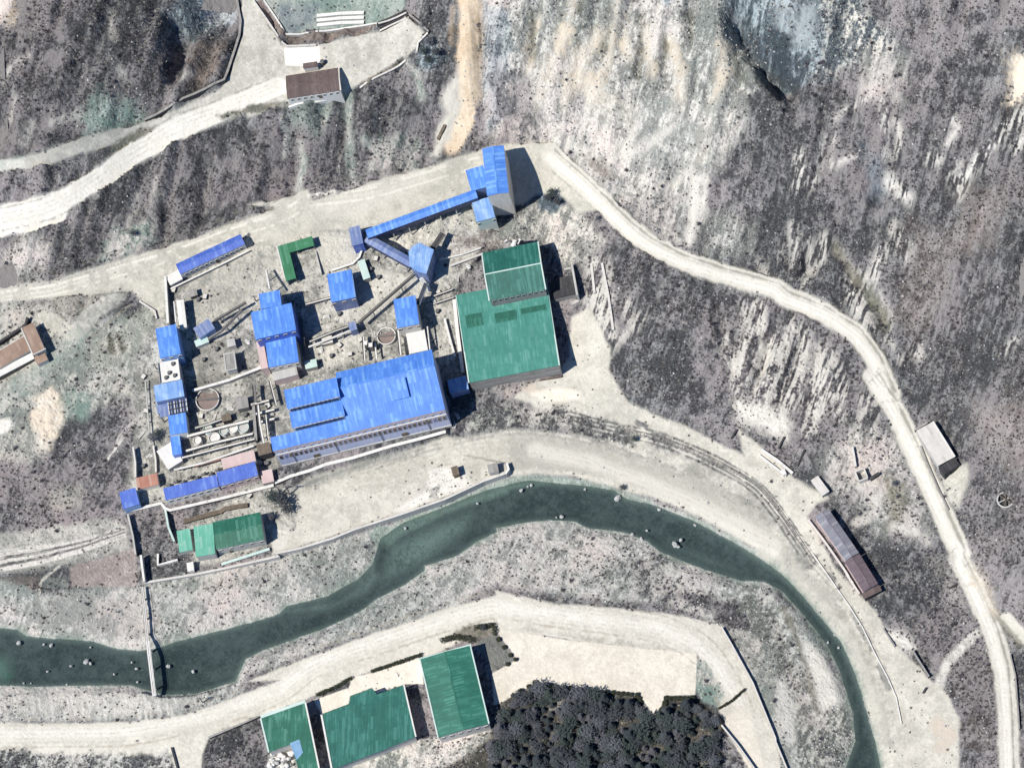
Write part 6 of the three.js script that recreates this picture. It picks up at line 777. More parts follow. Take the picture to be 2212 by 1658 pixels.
wallLine('flood_wall', 'short return of the flood wall around the small hut', 'wall', t12(1965, 775, 1990, 740, 1975, 690), { y: 4.7, h: 2.2, th: 0.7, mat: M.concrete, cap: M.white });
building({ n: 'river_hut', label: 'small grey roofed hut inside the corner of the flood wall', r: t12(1828, 708, 1905, 690, 1912, 755, 1838, 775), H: 3, roof: 'sz', rise: 0.3, mat: M.stone, wall: M.concrete });
building({ n: 'rail_wagon_body', label: 'tall narrow dark tank box standing on the river yard', r: t12(1552, 722, 1600, 712, 1612, 770, 1562, 800), H: 3.2, roof: 'flat', mat: M.wood, wall: M.wood, cat: 'tank' });

// footbridge over the river
{ const P = t03(1085, 275, 1108, 450, 1130, 690, 1142, 800, 1180, 1110).map((p, i) => { const v = at(p, 5.2 - i * 0.25); return v; }), b0 = P[0].clone(); b0.y = 0; const g = thing('footbridge', 'thin white footbridge on piers crossing the river beside its dark shadow', 'bridge', b0);
  for (let i = 0; i + 1 < P.length; i++) { const a = P[i].clone().sub(b0), b = P[i + 1].clone().sub(b0); part('deck', bar(a, b, i < 2 ? 1.0 : 1.5, 0.4), i < 2 ? M.paleWall : M.white, g); const s = V(b.z - a.z, 0, a.x - b.x).normalize(); for (const k of [-1, 1]) part('handrail', bar(a.clone().addScaledVector(s, k * 0.65).add(V(0, 1, 0)), b.clone().addScaledVector(s, k * 0.65).add(V(0, 1, 0)), 0.1, 0.1), M.steel, g);
    const n = Math.max(1, Math.round(a.distanceTo(b) / 8)); for (let k = 0; k < n; k++) { const p = a.clone().lerp(b, (k + 0.5) / n), gy = ground(p.x + b0.x, p.z + b0.z) - 0.4; part('pier', box(0.8, p.y - 0.2 - gy, 0.5), M.concrete, g, p.x, (p.y - 0.2 + gy) / 2, p.z); } } }

// ------------------------------------------------------------------ green roofed works on the right
{ const tp = building({ n: 'green_works_hall', label: 'tall dark green hall of the works with a bright ridge line and pale verges', r: [...t11(1790, 500), ...t21(318, 432, 378, 778), ...t11(1840, 888)], H: 10, roof: 'gx', rise: 2.2, mat: M.greenB, wall: M.stone, ridge: M.mint, edge: M.mint, edgeSides: 'lr', over: 0.3 });
  const F = tp.F; windows(tp, 9, -F.w * 0.42, F.w * 0.42, F.top - 1.6, F.d / 2 - 0.3, 1.7, 1.5);
  const lo = building({ n: 'green_works_wing', label: 'broad pale green flat roof of the works with dark skylights', r: [...t11(1590, 836), ...t21(388, 700, 470, 1362), ...t11(1690, 1510)], H: 5.6, roof: 'sz', rise: 0.6, mat: M.greenPale, wall: M.stone, edge: M.mint, edgeSides: 'lr' });
  const G = lo.F, sky2 = [[t11(1660, 990, 1778, 975, 1788, 1066, 1678, 1082)], [t11(1885, 975, 2040, 955, 2046, 1020, 1892, 1046)], [t21(0, 985, 150, 958, 152, 1000, 4, 1028)], [t21(188, 945, 372, 905, 374, 945, 196, 985)]];
  for (const [s] of sky2) { const c = s.map((p) => G.loc(p, G.y)), cx = (c[0][0] + c[1][0] + c[2][0] + c[3][0]) / 4, cz = (c[0][1] + c[1][1] + c[2][1] + c[3][1]) / 4, w = Math.hypot(c[1][0] - c[0][0], c[1][1] - c[0][1]), d = Math.hypot(c[3][0] - c[0][0], c[3][1] - c[0][1]); const yy = G.top + 0.6 * (0.5 - cz / G.d); const kb = part('skylight_kerb', box(w + 0.5, 0.3, d + 0.5), M.greenPale, lo, cx, yy + 0.1, cz); part('skylight_pane', box(w, 0.1, d), M.greenDark, kb, 0, 0.19, 0); }
  part('front_step', box(G.w * 0.98, 0.8, 0.9), M.brown, lo, 0, G.top - G.top + 0.6, G.d / 2 + 0.5); }
{ // mine portal cut; its near-black top sheet stands in for the shade there
  const F = frame(t21(425, 700, 592, 690, 598, 800, 440, 885), 3.2), g = thing('mine_portal', 'mine tunnel portal with concrete wing walls and dark sheet for shade beside green works', 'tunnel portal', F.pos, F.turn), X = F.w / 2, Z = F.d / 2, tp = F.top;
  part('portal_shade_sheet', slab(V(-X, tp, -Z), V(X, tp + 0.4, -Z), V(X, tp + 0.4, Z), V(-X, tp, Z), 0.5), M.tarAndShade, g); part('side_wall', box(2 * X - 0.2, tp - 0.3, 0.6), M.stone, g, 0, tp / 2, -Z + 0.4); part('side_wall', box(2 * X - 0.2, tp - 0.3, 0.6), M.stone, g, 0, tp / 2, Z - 0.4);  // dark top sheet painted as the shadow of wall and recess
  part('headwall', box(0.8, tp + 1.4, 2 * Z + 5), M.concrete, g, X + 0.5, tp / 2 + 0.7, -1.4); part('wing_wall', box(3.4, tp - 0.6, 0.7), M.concrete, g, X - 1.2, tp / 2, -Z - 3.4); part('tunnel_mouth', box(0.2, tp - 1.2, 2 * Z - 1.8), M.tarAndShade, g, X - 0.1, (tp - 1.2) / 2, 0); part('rubble_apron', prism([[X - 3, Z - 0.2], [X + 0.8, Z - 0.2], [X + 0.6, Z + 1.6], [X - 2.5, Z + 2.6]], 0, 1.0), M.rubble, g); }
for (const [pts, l] of [[t21(725, 585, 752, 820), 'straight pale wall above the mine portal'], [t21(812, 600, 860, 850, 895, 1100), 'long thin pale wall up the slope from the mine portal']]) wallLine('slope_wall', l, 'wall', pts, { h: 0.9, th: 0.8, mat: M.concrete, cap: M.paleWall });
// debris on the green hall's back edge
{ const q = frame(t11(1930, 410, 2070, 395, 2080, 470, 1940, 480), 8.4), g = thing('roof_debris', 'broken white panels heaped at the back edge of the dark green hall', 'rubble', q.pos, q.turn), r = rng(5); part('heap', box(6, q.top - 0.2, 3.2), M.stone, g, 0, (q.top - 0.2) / 2, 0); for (let i = 0; i < 9; i++) { const b = part('broken_panel', box(1.2 + r() * 1.4, 0.18, 0.7 + r() * 0.6), i % 3 ? M.white : M.steel, g, (r() - 0.5) * 6.4, q.top + r() * 0.7, (r() - 0.5) * 3); b.rotation.set((r() - 0.5) * 0.8, r() * 3, (r() - 0.5) * 0.8); } }

// ------------------------------------------------------------------ green roofed halls by the plaza
building({ n: 'green_hall', label: 'long emerald green roofed hall beside the plaza lawn', r: t13(1336, 832, 1714, 712, 1816, 1310, 1436, 1448), H: 7, y: 11.4, roof: 'gz', rise: 0.9, mat: M.green, wall: M.paleWall, edge: M.mint, edgeSides: 'lrb', win: [['f', 6, -2.4, 1.5, 1.5]] });
{ // hall with a stepped back edge
  const y = 10.6, px = t13(560, 1252, 770, 1172, 782, 1112, 948, 1052, 985, 1098, 1190, 1026, 1282, 1420, 1060, 1510, 640, 1672), W2 = px.map((p) => at(p, y)), c = on(t13(920, 1330)[0]), g = thing('green_hall', 'wide emerald green roof with a stepped back edge between two other halls', 'building', V(c.x, 3.9, c.z)), P = W2.map((p) => [p.x - c.x, p.z - c.z]), m = P.reduce((s, p) => [s[0] + p[0] / P.length, s[1] + p[1] / P.length], [0, 0]);
  part('wall', prism(P.map((p) => [m[0] + (p[0] - m[0]) * 0.965, m[1] + (p[1] - m[1]) * 0.965]), 0, y - 3.9 - 0.3), M.paleWall, g); part('roof', prism(P, y - 3.9 - 0.3, y - 3.9), M.greenB, g);
  const T2 = y - 3.9 + 0.05, e = (i, j, mat, w = 0.55) => part('verge_flashing', bar(V(P[i][0], T2, P[i][1]), V(P[j][0], T2, P[j][1]), w, 0.26), mat, g); e(5, 6, M.white); e(8, 0, M.white, 0.7);
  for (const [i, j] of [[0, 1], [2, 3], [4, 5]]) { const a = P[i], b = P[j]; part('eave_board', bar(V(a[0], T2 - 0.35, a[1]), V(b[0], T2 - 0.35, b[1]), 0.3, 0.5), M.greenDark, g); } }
{ // half ruined hall
  const y = 10.8, px = t13(96, 1282, 438, 1162, 545, 1672, 384, 1672, 330, 1478, 245, 1505, 158, 1540), c = on(t13(360, 1420)[0]), g = thing('ruined_hall', 'broken green roofed hall with its corner fallen into white rubble', 'building', V(c.x, 3.9, c.z)), P = px.map((p) => at(p, y)).map((p) => [p.x - c.x, p.z - c.z]), m = P.reduce((s, p) => [s[0] + p[0] / P.length, s[1] + p[1] / P.length], [0, 0]);
  part('wall', prism(P.map((p) => [m[0] + (p[0] - m[0]) * 0.95, m[1] + (p[1] - m[1]) * 0.96]), 0, y - 4.2), M.paleWall, g); part('roof', prism(P, y - 4.2, y - 3.9), M.greenC, g);
  const T2 = y - 3.85; part('verge_flashing', bar(V(P[1][0], T2, P[1][1]), V(P[2][0], T2, P[2][1]), 0.6, 0.26), M.white, g); part('verge_flashing', bar(V(P[0][0], T2, P[0][1]), V(P[6][0], T2, P[6][1]), 0.6, 0.26), M.mint, g); part('back_parapet', bar(V(P[0][0], T2, P[0][1] - 0.6), V(P[1][0], T2, P[1][1] - 0.6), 1.2, 0.5), M.mint, g);
  const bt = px.map((p) => at(p, y + 0.1)); const tp = t13(318, 1470, 390, 1440, 420, 1540, 372, 1600).map((p) => at(p, y + 0.06)).map((p) => [p.x - c.x, p.z - c.z]); part('blue_tarpaulin', prism(tp, y - 3.88, y - 3.80), M.tarp, g);
  const r = rng(9); for (let i = 0; i < 26; i++) { const q = at(t13(170 + r() * 170, 1545 + r() * 110)[0], 4.6); const b = part('rubble_block', new THREE.DodecahedronGeometry(0.5 + r() * 0.8, 0), i % 4 ? M.white : M.stone, g, q.x - c.x, 0.7 + r() * 1.6, q.z - c.z); b.scale.set(1, 0.6 + r() * 0.5, 1.2); b.rotation.set(r() * 3, r() * 3, r() * 3); } }

// ------------------------------------------------------------------ upper village
building({ n: 'brown_house', label: 'brown tile roofed house in the pale upper yard', r: t10(286, 576, 690, 518, 708, 692, 300, 752), H: 4, roof: 'gx', rise: 0.9, mat: M.brown, wall: M.white, edge: M.paleWall, edgeSides: 'r', win: [['f', 8, -1.7, 1.2, 1.3]], door: 0.2 });
building({ n: 'house_porch', label: 'small brown roofed porch behind the brown tile roofed house', r: t10(418, 484, 528, 470, 532, 508, 422, 522), H: 3.4, roof: 'sz', rise: 0.2, mat: M.brown, wall: M.paleWall });
{ const q = on(t10(572, 486)[0]), g = thing('water_tank', 'round dark water tank beside the porch of the brown house', 'tank', V(q.x, ground(q.x, q.z), q.z)); part('shell', new THREE.CylinderGeometry(0.95, 1.05, 2.2, 20), M.tarAndShade, g, 0, 1.0, 0); part('lid', new THREE.CylinderGeometry(0.5, 0.95, 0.3, 20), M.steel, g, 0, 2.25, 0); }
wallLine('terrace_wall', 'white terrace wall with a dark line in front of the brown house', 'wall', t10(305, 806, 520, 772, 718, 716), { h: 0.9, th: 0.7, mat: M.white, cap: M.white });
wallLine('field_wall', 'pale outer wall bending round the upper field', 'wall', t10(40, 0, 130, 130, 265, 330, 300, 352, 520, 340), { h: 0.9, th: 0.5, mat: M.concrete, cap: M.paleWall });
wallLine('field_wall', 'pale inner kerb of the upper field', 'wall', t10(120, 0, 210, 130, 290, 262, 400, 262, 520, 240, 980, 180, 990, 225), { h: 0.6, th: 0.5, mat: M.concrete, cap: M.white });
for (let i = 0; i < 3; i++) wallLine('stand_bench', ['long white bench along the upper field, the outermost', 'long white bench in the middle of the upper field set', 'long white bench closest to the field kerb'][i], 'bench', t10(525, 112 + i * 36 + 6, 700, 100 + i * 36, 885, 95 + i * 36), { h: 0.9, th: 1.2, mat: M.concrete, cap: M.white });
for (let i = 0; i < 4; i++) wallLine('timber_rack', ['dark timber beam in the slanted rack, the top one', 'dark timber beam second in the slanted rack', 'dark timber beam third in the slanted rack', 'dark timber beam lowest in the slanted rack by the yard'][i], 'timber rack', t10(1000 + i * 2, 185 + i * 16, 1195 + i * 8, 66 + i * 16), { h: 1.0, th: 0.55, mat: M.tarAndShade, cap: i % 2 ? M.paleWall : M.tarAndShade });
wallLine('stone_wall', 'stone wall painted with its dark shadow below the wooded hill above the upper road', 'wall', t00(1795, -40, 1835, 150, 1825, 260, 1770, 430, 1715, 612, 1560, 690, 1330, 800, 1100, 905), { h: 1.8, th: 0.8, mat: M.tarAndShade, cap: M.stone, deep: 2 });  // near-black body carries the shadow line of the wall in its colour
wallLine('stone_wall', 'dark wall at the corner of the pale upper yard', 'wall', t10(1225, 92, 1300, 160, 1378, 238), { h: 1.8, th: 0.7, mat: M.tarAndShade, cap: M.stone });
wallLine('stone_wall', 'pale yard wall turning down towards the gully', 'wall', t10(1370, 245, 1300, 330, 1288, 398), { h: 1.2, th: 0.6, mat: M.concrete, cap: M.paleWall });
wallLine('stone_wall', 'pale edging wall along the dark bank below the upper yard', 'wall', t10(1200, 452, 1100, 520, 960, 600, 850, 660), { h: 0.9, th: 0.6, mat: M.stone, cap: M.paleWall });
wallLine('log', 'thick dark log lying on the gravel below the sandy track', 'log', t10(1502, 950, 1445, 1050), { h: 1.0, th: 1.1, mat: M.tarAndShade, cap: M.wood, deep: 0.5 });
// brown sheds on the left edge
building({ n: 'brown_shed', label: 'warm brown roofed shed crosswise at the end of the sheds', r: t01(168, 1080, 250, 1042, 344, 1238, 246, 1290), H: 5.5, roof: 'flat', mat: M.brownWarm, wall: M.paleWall, edge: M.paleWall, edgeSides: 'lf' });
building({ n: 'brown_shed', label: 'wide brown roofed shed wing edged with cream strips', r: t01(-60, 1310, 175, 1140, 236, 1250, -20, 1400), H: 4.5, roof: 'sz', rise: 0.5, mat: M.brownWarm, wall: M.paleWall, edge: M.paleWall, edgeSides: 'b' });
building({ n: 'brown_shed', label: 'narrow pale edged shed strip below the wide brown wing', r: t01(-60, 1430, 240, 1270, 262, 1310, -40, 1480), H: 3.2, roof: 'flat', mat: M.white, wall: M.wood });
building({ n: 'brown_shed', label: 'small triangular looking brown shed at the lower corner of the sheds', r: t01(262, 1310, 345, 1262, 360, 1320, 285, 1372), H: 3, roof: 'sz', rise: 0.2, mat: M.brownWarm, wall: M.paleWall });
wallLine('yard_wall', 'dark wall behind the brown sheds with a post block', 'wall', t01(-40, 1215, 100, 1120, 190, 1060, 210, 1000), { h: 2.2, th: 0.9, mat: M.tarAndShade, cap: M.tarAndShade });
// right-hand roadside
building({ n: 'roadside_building', label: 'pale worn flat roofed building beside the hill road', r: t32(1312, 440, 1448, 378, 1600, 640, 1482, 722), H: 4.8, roof: 'flat', mat: M.paleWall, wall: M.concrete, edge: M.white, edgeSides: 'r' });
building({ n: 'roadside_annex', label: 'dark grey green roofed end of the pale roadside building', r: t32(1490, 728, 1602, 652, 1650, 700, 1522, 790), H: 4, roof: 'sx', rise: 0.3, mat: M.slateRoof, wall: M.tarAndShade }).children.forEach((c) => { if (c.name === 'roof') c.material = M.tarAndShade; });
wallLine('yard_wall', 'dark gate wall across the end of the roadside building', 'wall', t32(1300, 440, 1400, 385), { h: 2, th: 0.6, mat: M.tarAndShade, cap: M.stone });
building({ n: 'barracks', label: 'long low building with a slate grey end by the riverside road', r: [...t32(540, 1108, 648, 1030, 868, 1385, 772, 1440)], H: 4.6, roof: 'gz', rise: 0.7, mat: M.slateRoof, mat2: M.slateRoof, wall: M.pink });
building({ n: 'barracks', label: 'plum brown roofed half of the long building by the riverside road', r: [...t32(772, 1444, 870, 1390), ...t33(1032, 245, 900, 318)], H: 4.6, roof: 'gz', rise: 0.7, mat: M.plum, wall: M.pink });
building({ n: 'barracks_porch', label: 'stepped dark porch at the end of the plum brown building', r: t33(898, 328, 1030, 262, 1050, 300, 920, 372), H: 3, roof: 'sz', rise: 0.3, mat: M.brown, wall: M.tarAndShade });
wallLine('yard_wall', 'pinkish broken wall along the front of the long low building', 'wall', [...t32(488, 1125, 620, 1300, 760, 1500, 830, 1610), ...t33(780, 180, 880, 330)], { h: 1.4, th: 0.6, mat: M.pink, cap: M.paleWall });
wallLine('track_kerb', 'long thin white kerb wall beside the riverside track', 'kerb', t33(520, 20, 640, 190, 800, 420, 900, 580, 1000, 790, 1100, 980, 1160, 1120, 1200, 1320), { h: 0.5, th: 0.3, mat: M.concrete, cap: M.white });
{ const F = frame(t32(850, 758, 912, 732, 945, 805, 872, 830), 2.6), g = thing('ruined_hut', 'roofless square hut with pale walls on the slope', 'hut', F.pos, F.turn), X = F.w / 2, Z = F.d / 2; for (const s of [-1, 1]) { part('wall', box(2 * X, F.top, 0.45), M.paleWall, g, 0, F.top / 2, s * Z); part('wall', box(0.45, F.top - 0.05, 2 * Z - 0.46), M.paleWall, g, s * X, (F.top - 0.05) / 2, 0); } part('floor', box(2 * X - 0.5, 0.3, 2 * Z - 0.5), M.stone, g, 0, 0.45, 0); }
wallLine('slope_wall', 'broken wall running up from the roofless hut', 'wall', t32(825, 570, 838, 640, 850, 720), { h: 1.6, th: 0.7, mat: M.stone, cap: M.paleWall });
wallLine('slope_wall', 'short dark wall beside the roofless hut', 'wall', t32(960, 812, 1030, 768), { h: 1.6, th: 1.0, mat: M.tarAndShade, cap: M.tarAndShade });
building({ n: 'loading_ramp', label: 'pale concrete loading ramp roof by the riverside track', r: t32(500, 820, 560, 800, 655, 900, 600, 945), H: 2.5, roof: 'flat', mat: M.paleWall, wall: M.concrete });
wallLine('slope_wall', 'white low wall beside the riverside track', 'wall', t32(110, 630, 200, 700, 320, 790), { h: 0.9, th: 0.7, mat: M.concrete, cap: M.white });
wallLine('slope_wall', 'cream ledge along the back of the riverside track', 'wall', t32(130, 590, 250, 670, 370, 770), { h: 1.2, th: 0.9, mat: M.paleWall, cap: M.white });
building({ n: 'valve_hut', label: 'tiny pale hut at the end of the cream ledge', r: t32(278, 745, 305, 735, 325, 775, 295, 785), H: 2.4, roof: 'flat', mat: M.white, wall: M.paleWall });
for (const [p, l] of [[t32(262, 575, 305, 490), 'dark fallen pole on the slope above the cream ledge'], [t32(405, 710, 460, 590), 'longer dark fallen pole near the roofless hut slope'], [t33(1365, 1085, 1390, 1045), 'short dark beam by the forked riverside road'], [t33(1560, 290, 1620, 258), 'dark culvert beam beside the hill road'], [t22(1795, 505, 1838, 435), 'dark beam standing at the slope foot']]) wallLine('pole', l, 'pole', p, { h: 0.8, th: 0.5, mat: M.tarAndShade, cap: M.tarAndShade });
wallLine('river_road_wall', 'thin dark edged wall on the river side of the lower road', 'wall', [...t23(1720, 582, 1800, 720, 1960, 1010, 2132, 1430), ...t33(240, 1460, 340, 1700)], { h: 1.6, th: 0.45, mat: M.tarAndShade, cap: M.paleWall });
wallLine('river_road_wall', 'second dark edged wall beside the lower road below the pines', 'wall', t23(1720, 1330, 1850, 1490, 1985, 1680), { h: 1.6, th: 0.45, mat: M.tarAndShade, cap: M.paleWall });
wallLine('river_road_wall', 'dark kerb wall at the foot of the hill road', 'wall', t33(2030, 790, 2070, 950, 2090, 1200, 2100, 1360), { h: 1.2, th: 0.4, mat: M.tarAndShade, cap: M.stone });
wallLine('river_road_wall', 'dark verge wall beside the riverside track at the scrub edge', 'wall', t33(1285, 760, 1340, 850, 1410, 960), { h: 1.8, th: 0.6, mat: M.tarAndShade, cap: M.stone });
wallLine('river_road_wall', 'thin dark line wall below the plum brown building', 'wall', t33(1060, 590, 1150, 730), { h: 0.9, th: 0.4, mat: M.tarAndShade, cap: M.stone });
wallLine('river_road_wall', 'dark kerb along the hill road by the pale roadside building', 'wall', t32(1345, 560, 1400, 700, 1480, 880, 1560, 1050), { h: 0.8, th: 0.4, mat: M.tarAndShade, cap: M.stone });
wallLine('yard_wall', 'dark boundary wall from the lower road to the ruined hall', 'wall', [...t03(1600, 1425, 1800, 1340, 1975, 1265)], { h: 1.5, th: 0.5, mat: M.tarAndShade, cap: M.stone });
wallLine('pole', 'dark fallen pole on the verge below the lower road', 'pole', t03(1310, 1500, 1355, 1660), { h: 0.8, th: 0.6, mat: M.tarAndShade, cap: M.tarAndShade });
{ const q = on(t32(1995, 970)[0]), g = thing('round_frame', 'round dark pit with crossed timbers on the hill', 'pit', V(q.x, ground(q.x, q.z) - 0.4, q.z)); part('ring', new THREE.TorusGeometry(3.0, 0.35, 8, 26).rotateX(Math.PI / 2), M.concrete, g, 0, 1.4, 0); part('pit_wall', new THREE.CylinderGeometry(2.9, 2.9, 1.6, 26, 1, true), M.tarAndShade, g, 0, 0.8, 0); part('pit_floor', new THREE.CylinderGeometry(2.85, 2.85, 0.1, 26), M.tarAndShade, g, 0, 0.35, 0); for (let i = 0; i < 3; i++) { const b = part('timber', box(5.8, 0.3, 0.35), i ? M.wood : M.concrete, g, 0, 1.5 + i * 0.31, 0); b.rotation.y = i * 1.05 + 0.4; } }
// poles with shadows in the plant
for (const [p, l] of [[t11(62, 880)[0], 'steel mast beside the small blue roof of the stepped tower'], [t01(1200, 1400)[0], 'dark steel mast beside the hatch roofed house'], [t12(250, 930)[0], 'tall lattice mast at the end of the mill front'], [t12(320, 930)[0], 'tall lattice mast next to the mill yard edge'], [t03(1550, 1160)[0], 'short dark post above the lower road'], [t03(1045, 1455)[0], 'dark stub post standing in the lower road']]) { const q = on(p), h = l.includes('lattice') ? 9 : l.includes('stub') ? 1.6 : 6, g = thing('mast', l, 'mast', V(q.x, ground(q.x, q.z) - 0.3, q.z)); part('pole', new THREE.CylinderGeometry(0.14, 0.28, h, 10), M.steel, g, 0, h / 2, 0); part('footing', box(1.0, 0.7, 1.0), M.concrete, g, 0, 0.2, 0); if (h > 5) for (let i = 0; i < 2; i++) part('cross_arm', box(2.4, 0.18, 0.18), M.steel, g, 0, h - 0.5 - i * 0.9, 0); }

// more of the plant's pipework, walkways and low sheds
for (const [a, hs, l, o] of [
  [t11(440, 905, 640, 850, 770, 890), [2, 2, 2], 'low pale pipe rack behind the lone square blue house', { w: 0.8, mat: M.white, railMat: M.belt }],
  [t11(470, 1190, 660, 1110, 760, 1075), [3, 3, 3], 'narrow walkway beside the thin pale pipe', { w: 0.9, mat: M.concrete, railMat: M.belt }],
  [t11(400, 1010, 420, 1160, 430, 1300), [3.5, 3.5, 3.5], 'dark upright pipe bridge along the shaded side of the stepped tower', { w: 1.2, mat: M.steel, railMat: M.belt }],
  [t11(880, 1150, 890, 1330), [3, 3], 'upright pipe pair between the round basin and the mill', { w: 0.9, mat: M.white, railMat: M.belt }],
  [t11(970, 1200, 985, 1320), [3, 3], 'white upright pipe feeding the mill roof', { w: 0.7, pipe: true, mat: M.white }],
  [t11(1145, 1100, 1165, 1290), [3.4, 3.4], 'dark edged pipe bridge from the fine ore house to the mill', { w: 1.0, mat: M.white, railMat: M.belt }],
  [t01(1985, 1400, 1880, 1440, 1560, 1540), [1.6, 1.6, 1.6], 'pipe laid along the long crossing wall', { w: 0.6, pipe: true, mat: M.steel }],
  [t02(1940, 100, 1950, 230), [4, 4], 'dark pipe column bridge above the cell row', { w: 1.2, mat: M.steel, railMat: M.belt }],
  [t02(2060, 60, 2110, 250), [3, 3], 'pale plank walkway by the mill steps', { w: 0.9, mat: M.paleWall, railMat: M.belt }],
  [t02(2030, 330, 2050, 520), [3.2, 3.2], 'second pale walkway below the plank walkway', { w: 0.8, mat: M.white, railMat: M.belt }],
  [t12(20, 250, 160, 215), [2.4, 2.4], 'short slatted walkway, highest beside the mill steps', { w: 1.1, mat: M.paleWall, railMat: M.belt }],
  [t12(60, 320, 200, 285), [2.4, 2.4], 'short slatted walkway in the middle beside the mill steps', { w: 1.1, mat: M.white, railMat: M.belt }],
  [t12(80, 385, 200, 355), [2.4, 2.4], 'short slatted walkway, lowest beside the mill steps', { w: 1.1, mat: M.white, railMat: M.belt }],
  [t11(1420, 840, 1560, 790), [1.4, 1.4], 'pale pipe crossing the shaded strip near the green works', { w: 0.7, mat: M.white, railMat: M.belt }],
  [t11(1420, 900, 1570, 850), [1.4, 1.4], 'second pale pipe crossing the shaded strip near the green works', { w: 0.7, mat: M.white, railMat: M.belt }],
  [t11(1460, 560, 1640, 520, 1780, 470), [1, 1, 1], 'pale pipe along the bank behind the dark green hall', { w: 0.7, pipe: true, mat: M.white }],
  [t11(1540, 610, 1780, 520), [1, 1], 'thicker pale pipe just below the bank pipe', { w: 1.0, pipe: true, mat: M.paleWall }],
  [t01(1330, 880, 1345, 1040), [5, 5], 'thin white duct beside the white covered chute', { w: 0.7, pipe: true, mat: M.white }],
  [t02(1110, 60, 1150, 560), [2, 2], 'thin pipe running down beside the narrow blue row', { w: 0.5, pipe: true, mat: M.concrete }],
  [t02(1480, 720, 1690, 660), [2.2, 2.2], 'rusty pipe rack above the pump blocks', { w: 1.0, mat: M.rust, railMat: M.belt }],
  [t02(1330, 745, 1560, 690, 1940, 560), [2.6, 2.6, 2.6], 'long white duct above the pump blocks', { w: 0.9, pipe: true, mat: M.white }],
]) runLine('pipe_run', l, 'pipe', a, hs, o);
for (const [r, H, mat, wall, l] of [
  [t01(1480, 1180, 1580, 1150, 1600, 1190, 1500, 1225), 2.6, M.mint, M.concrete, 'low pale green roof strip under the small faded blue shed'],
  [t11(430, 1340, 520, 1318, 528, 1375, 440, 1400), 3, M.mint, M.stone, 'small pale green roofed hut behind the mill steps'],
  [t11(560, 1160, 640, 1140, 648, 1190, 570, 1212), 2.4, M.paleWall, M.stone, 'small pale hut below the thin pale pipe'],
  [t11(850, 580, 905, 545, 915, 700, 870, 720), 3, M.mint, M.stone, 'narrow grey green shed in the shade of the lone square house'],
  [t02(1190, 245, 1275, 228, 1285, 300, 1205, 318), 4, M.blueGrey, M.stone, 'grey blue box roof beside the open steel rack'],
  [t02(1800, 200, 1890, 180, 1900, 265, 1812, 285), 3.5, M.stone, M.steel, 'dark machinery house above the cell row'],
  [t02(1690, 330, 1760, 312, 1768, 360, 1698, 380), 3, M.wood, M.tarAndShade, 'small dark shed at the corner of the cell row'],
  [t02(1960, 560, 2060, 530, 2075, 610, 1975, 640), 4, M.wood, M.tarAndShade, 'dark brown shed wedged between the pink strip and the mill'],
  [t02(1990, 760, 2080, 735, 2090, 830, 2005, 855), 3, M.pink, M.stone, 'pinkish hut at the foot of the mill corner'],
  [t01(1440, 800, 1500, 780, 1508, 830, 1450, 850), 2.6, M.stone, M.tarAndShade, 'dark open hut below the long deep blue block'],
]) building({ n: 'low_shed', label: l, r, H, roof: 'sz', rise: 0.25, mat, wall });
// old rails round the river bend
{ const px = [...t22(1000, 440, 1250, 505, 1500, 600, 1800, 745, 2000, 870), ...t32(260, 1050, 400, 1250, 540, 1460)];
  const P = new THREE.CatmullRomCurve3(px.map((p) => on(p))).getPoints(60), g = thing('rail_track', 'old narrow rail track curving round the outside of the river bend', 'rail track', P[0].clone().setY(ground(P[0].x, P[0].z)));
  const o = g.position; for (const s of [-0.6, 0.6]) { const pts = P.map((p, i) => { const a = P[Math.max(0, i - 1)], b = P[Math.min(60, i + 1)], l = Math.hypot(b.x - a.x, b.z - a.z), x = p.x - (b.z - a.z) / l * s, z = p.z + (b.x - a.x) / l * s; return V(x - o.x, ground(x, z) - o.y + 0.2, z - o.z); }); part('rail', new THREE.TubeGeometry(new THREE.CatmullRomCurve3(pts), 120, 0.08, 5), M.steel, g); }
  for (let i = 0; i < 60; i++) { const a = P[i], b = P[i + 1], m = a.clone().lerp(b, 0.5), sl = part('sleeper', box(1.7, 0.14, 0.3), M.stone, g, m.x - o.x, ground(m.x, m.z) - o.y + 0.04, m.z - o.z); sl.rotation.y = Math.atan2(b.x - a.x, b.z - a.z); } }

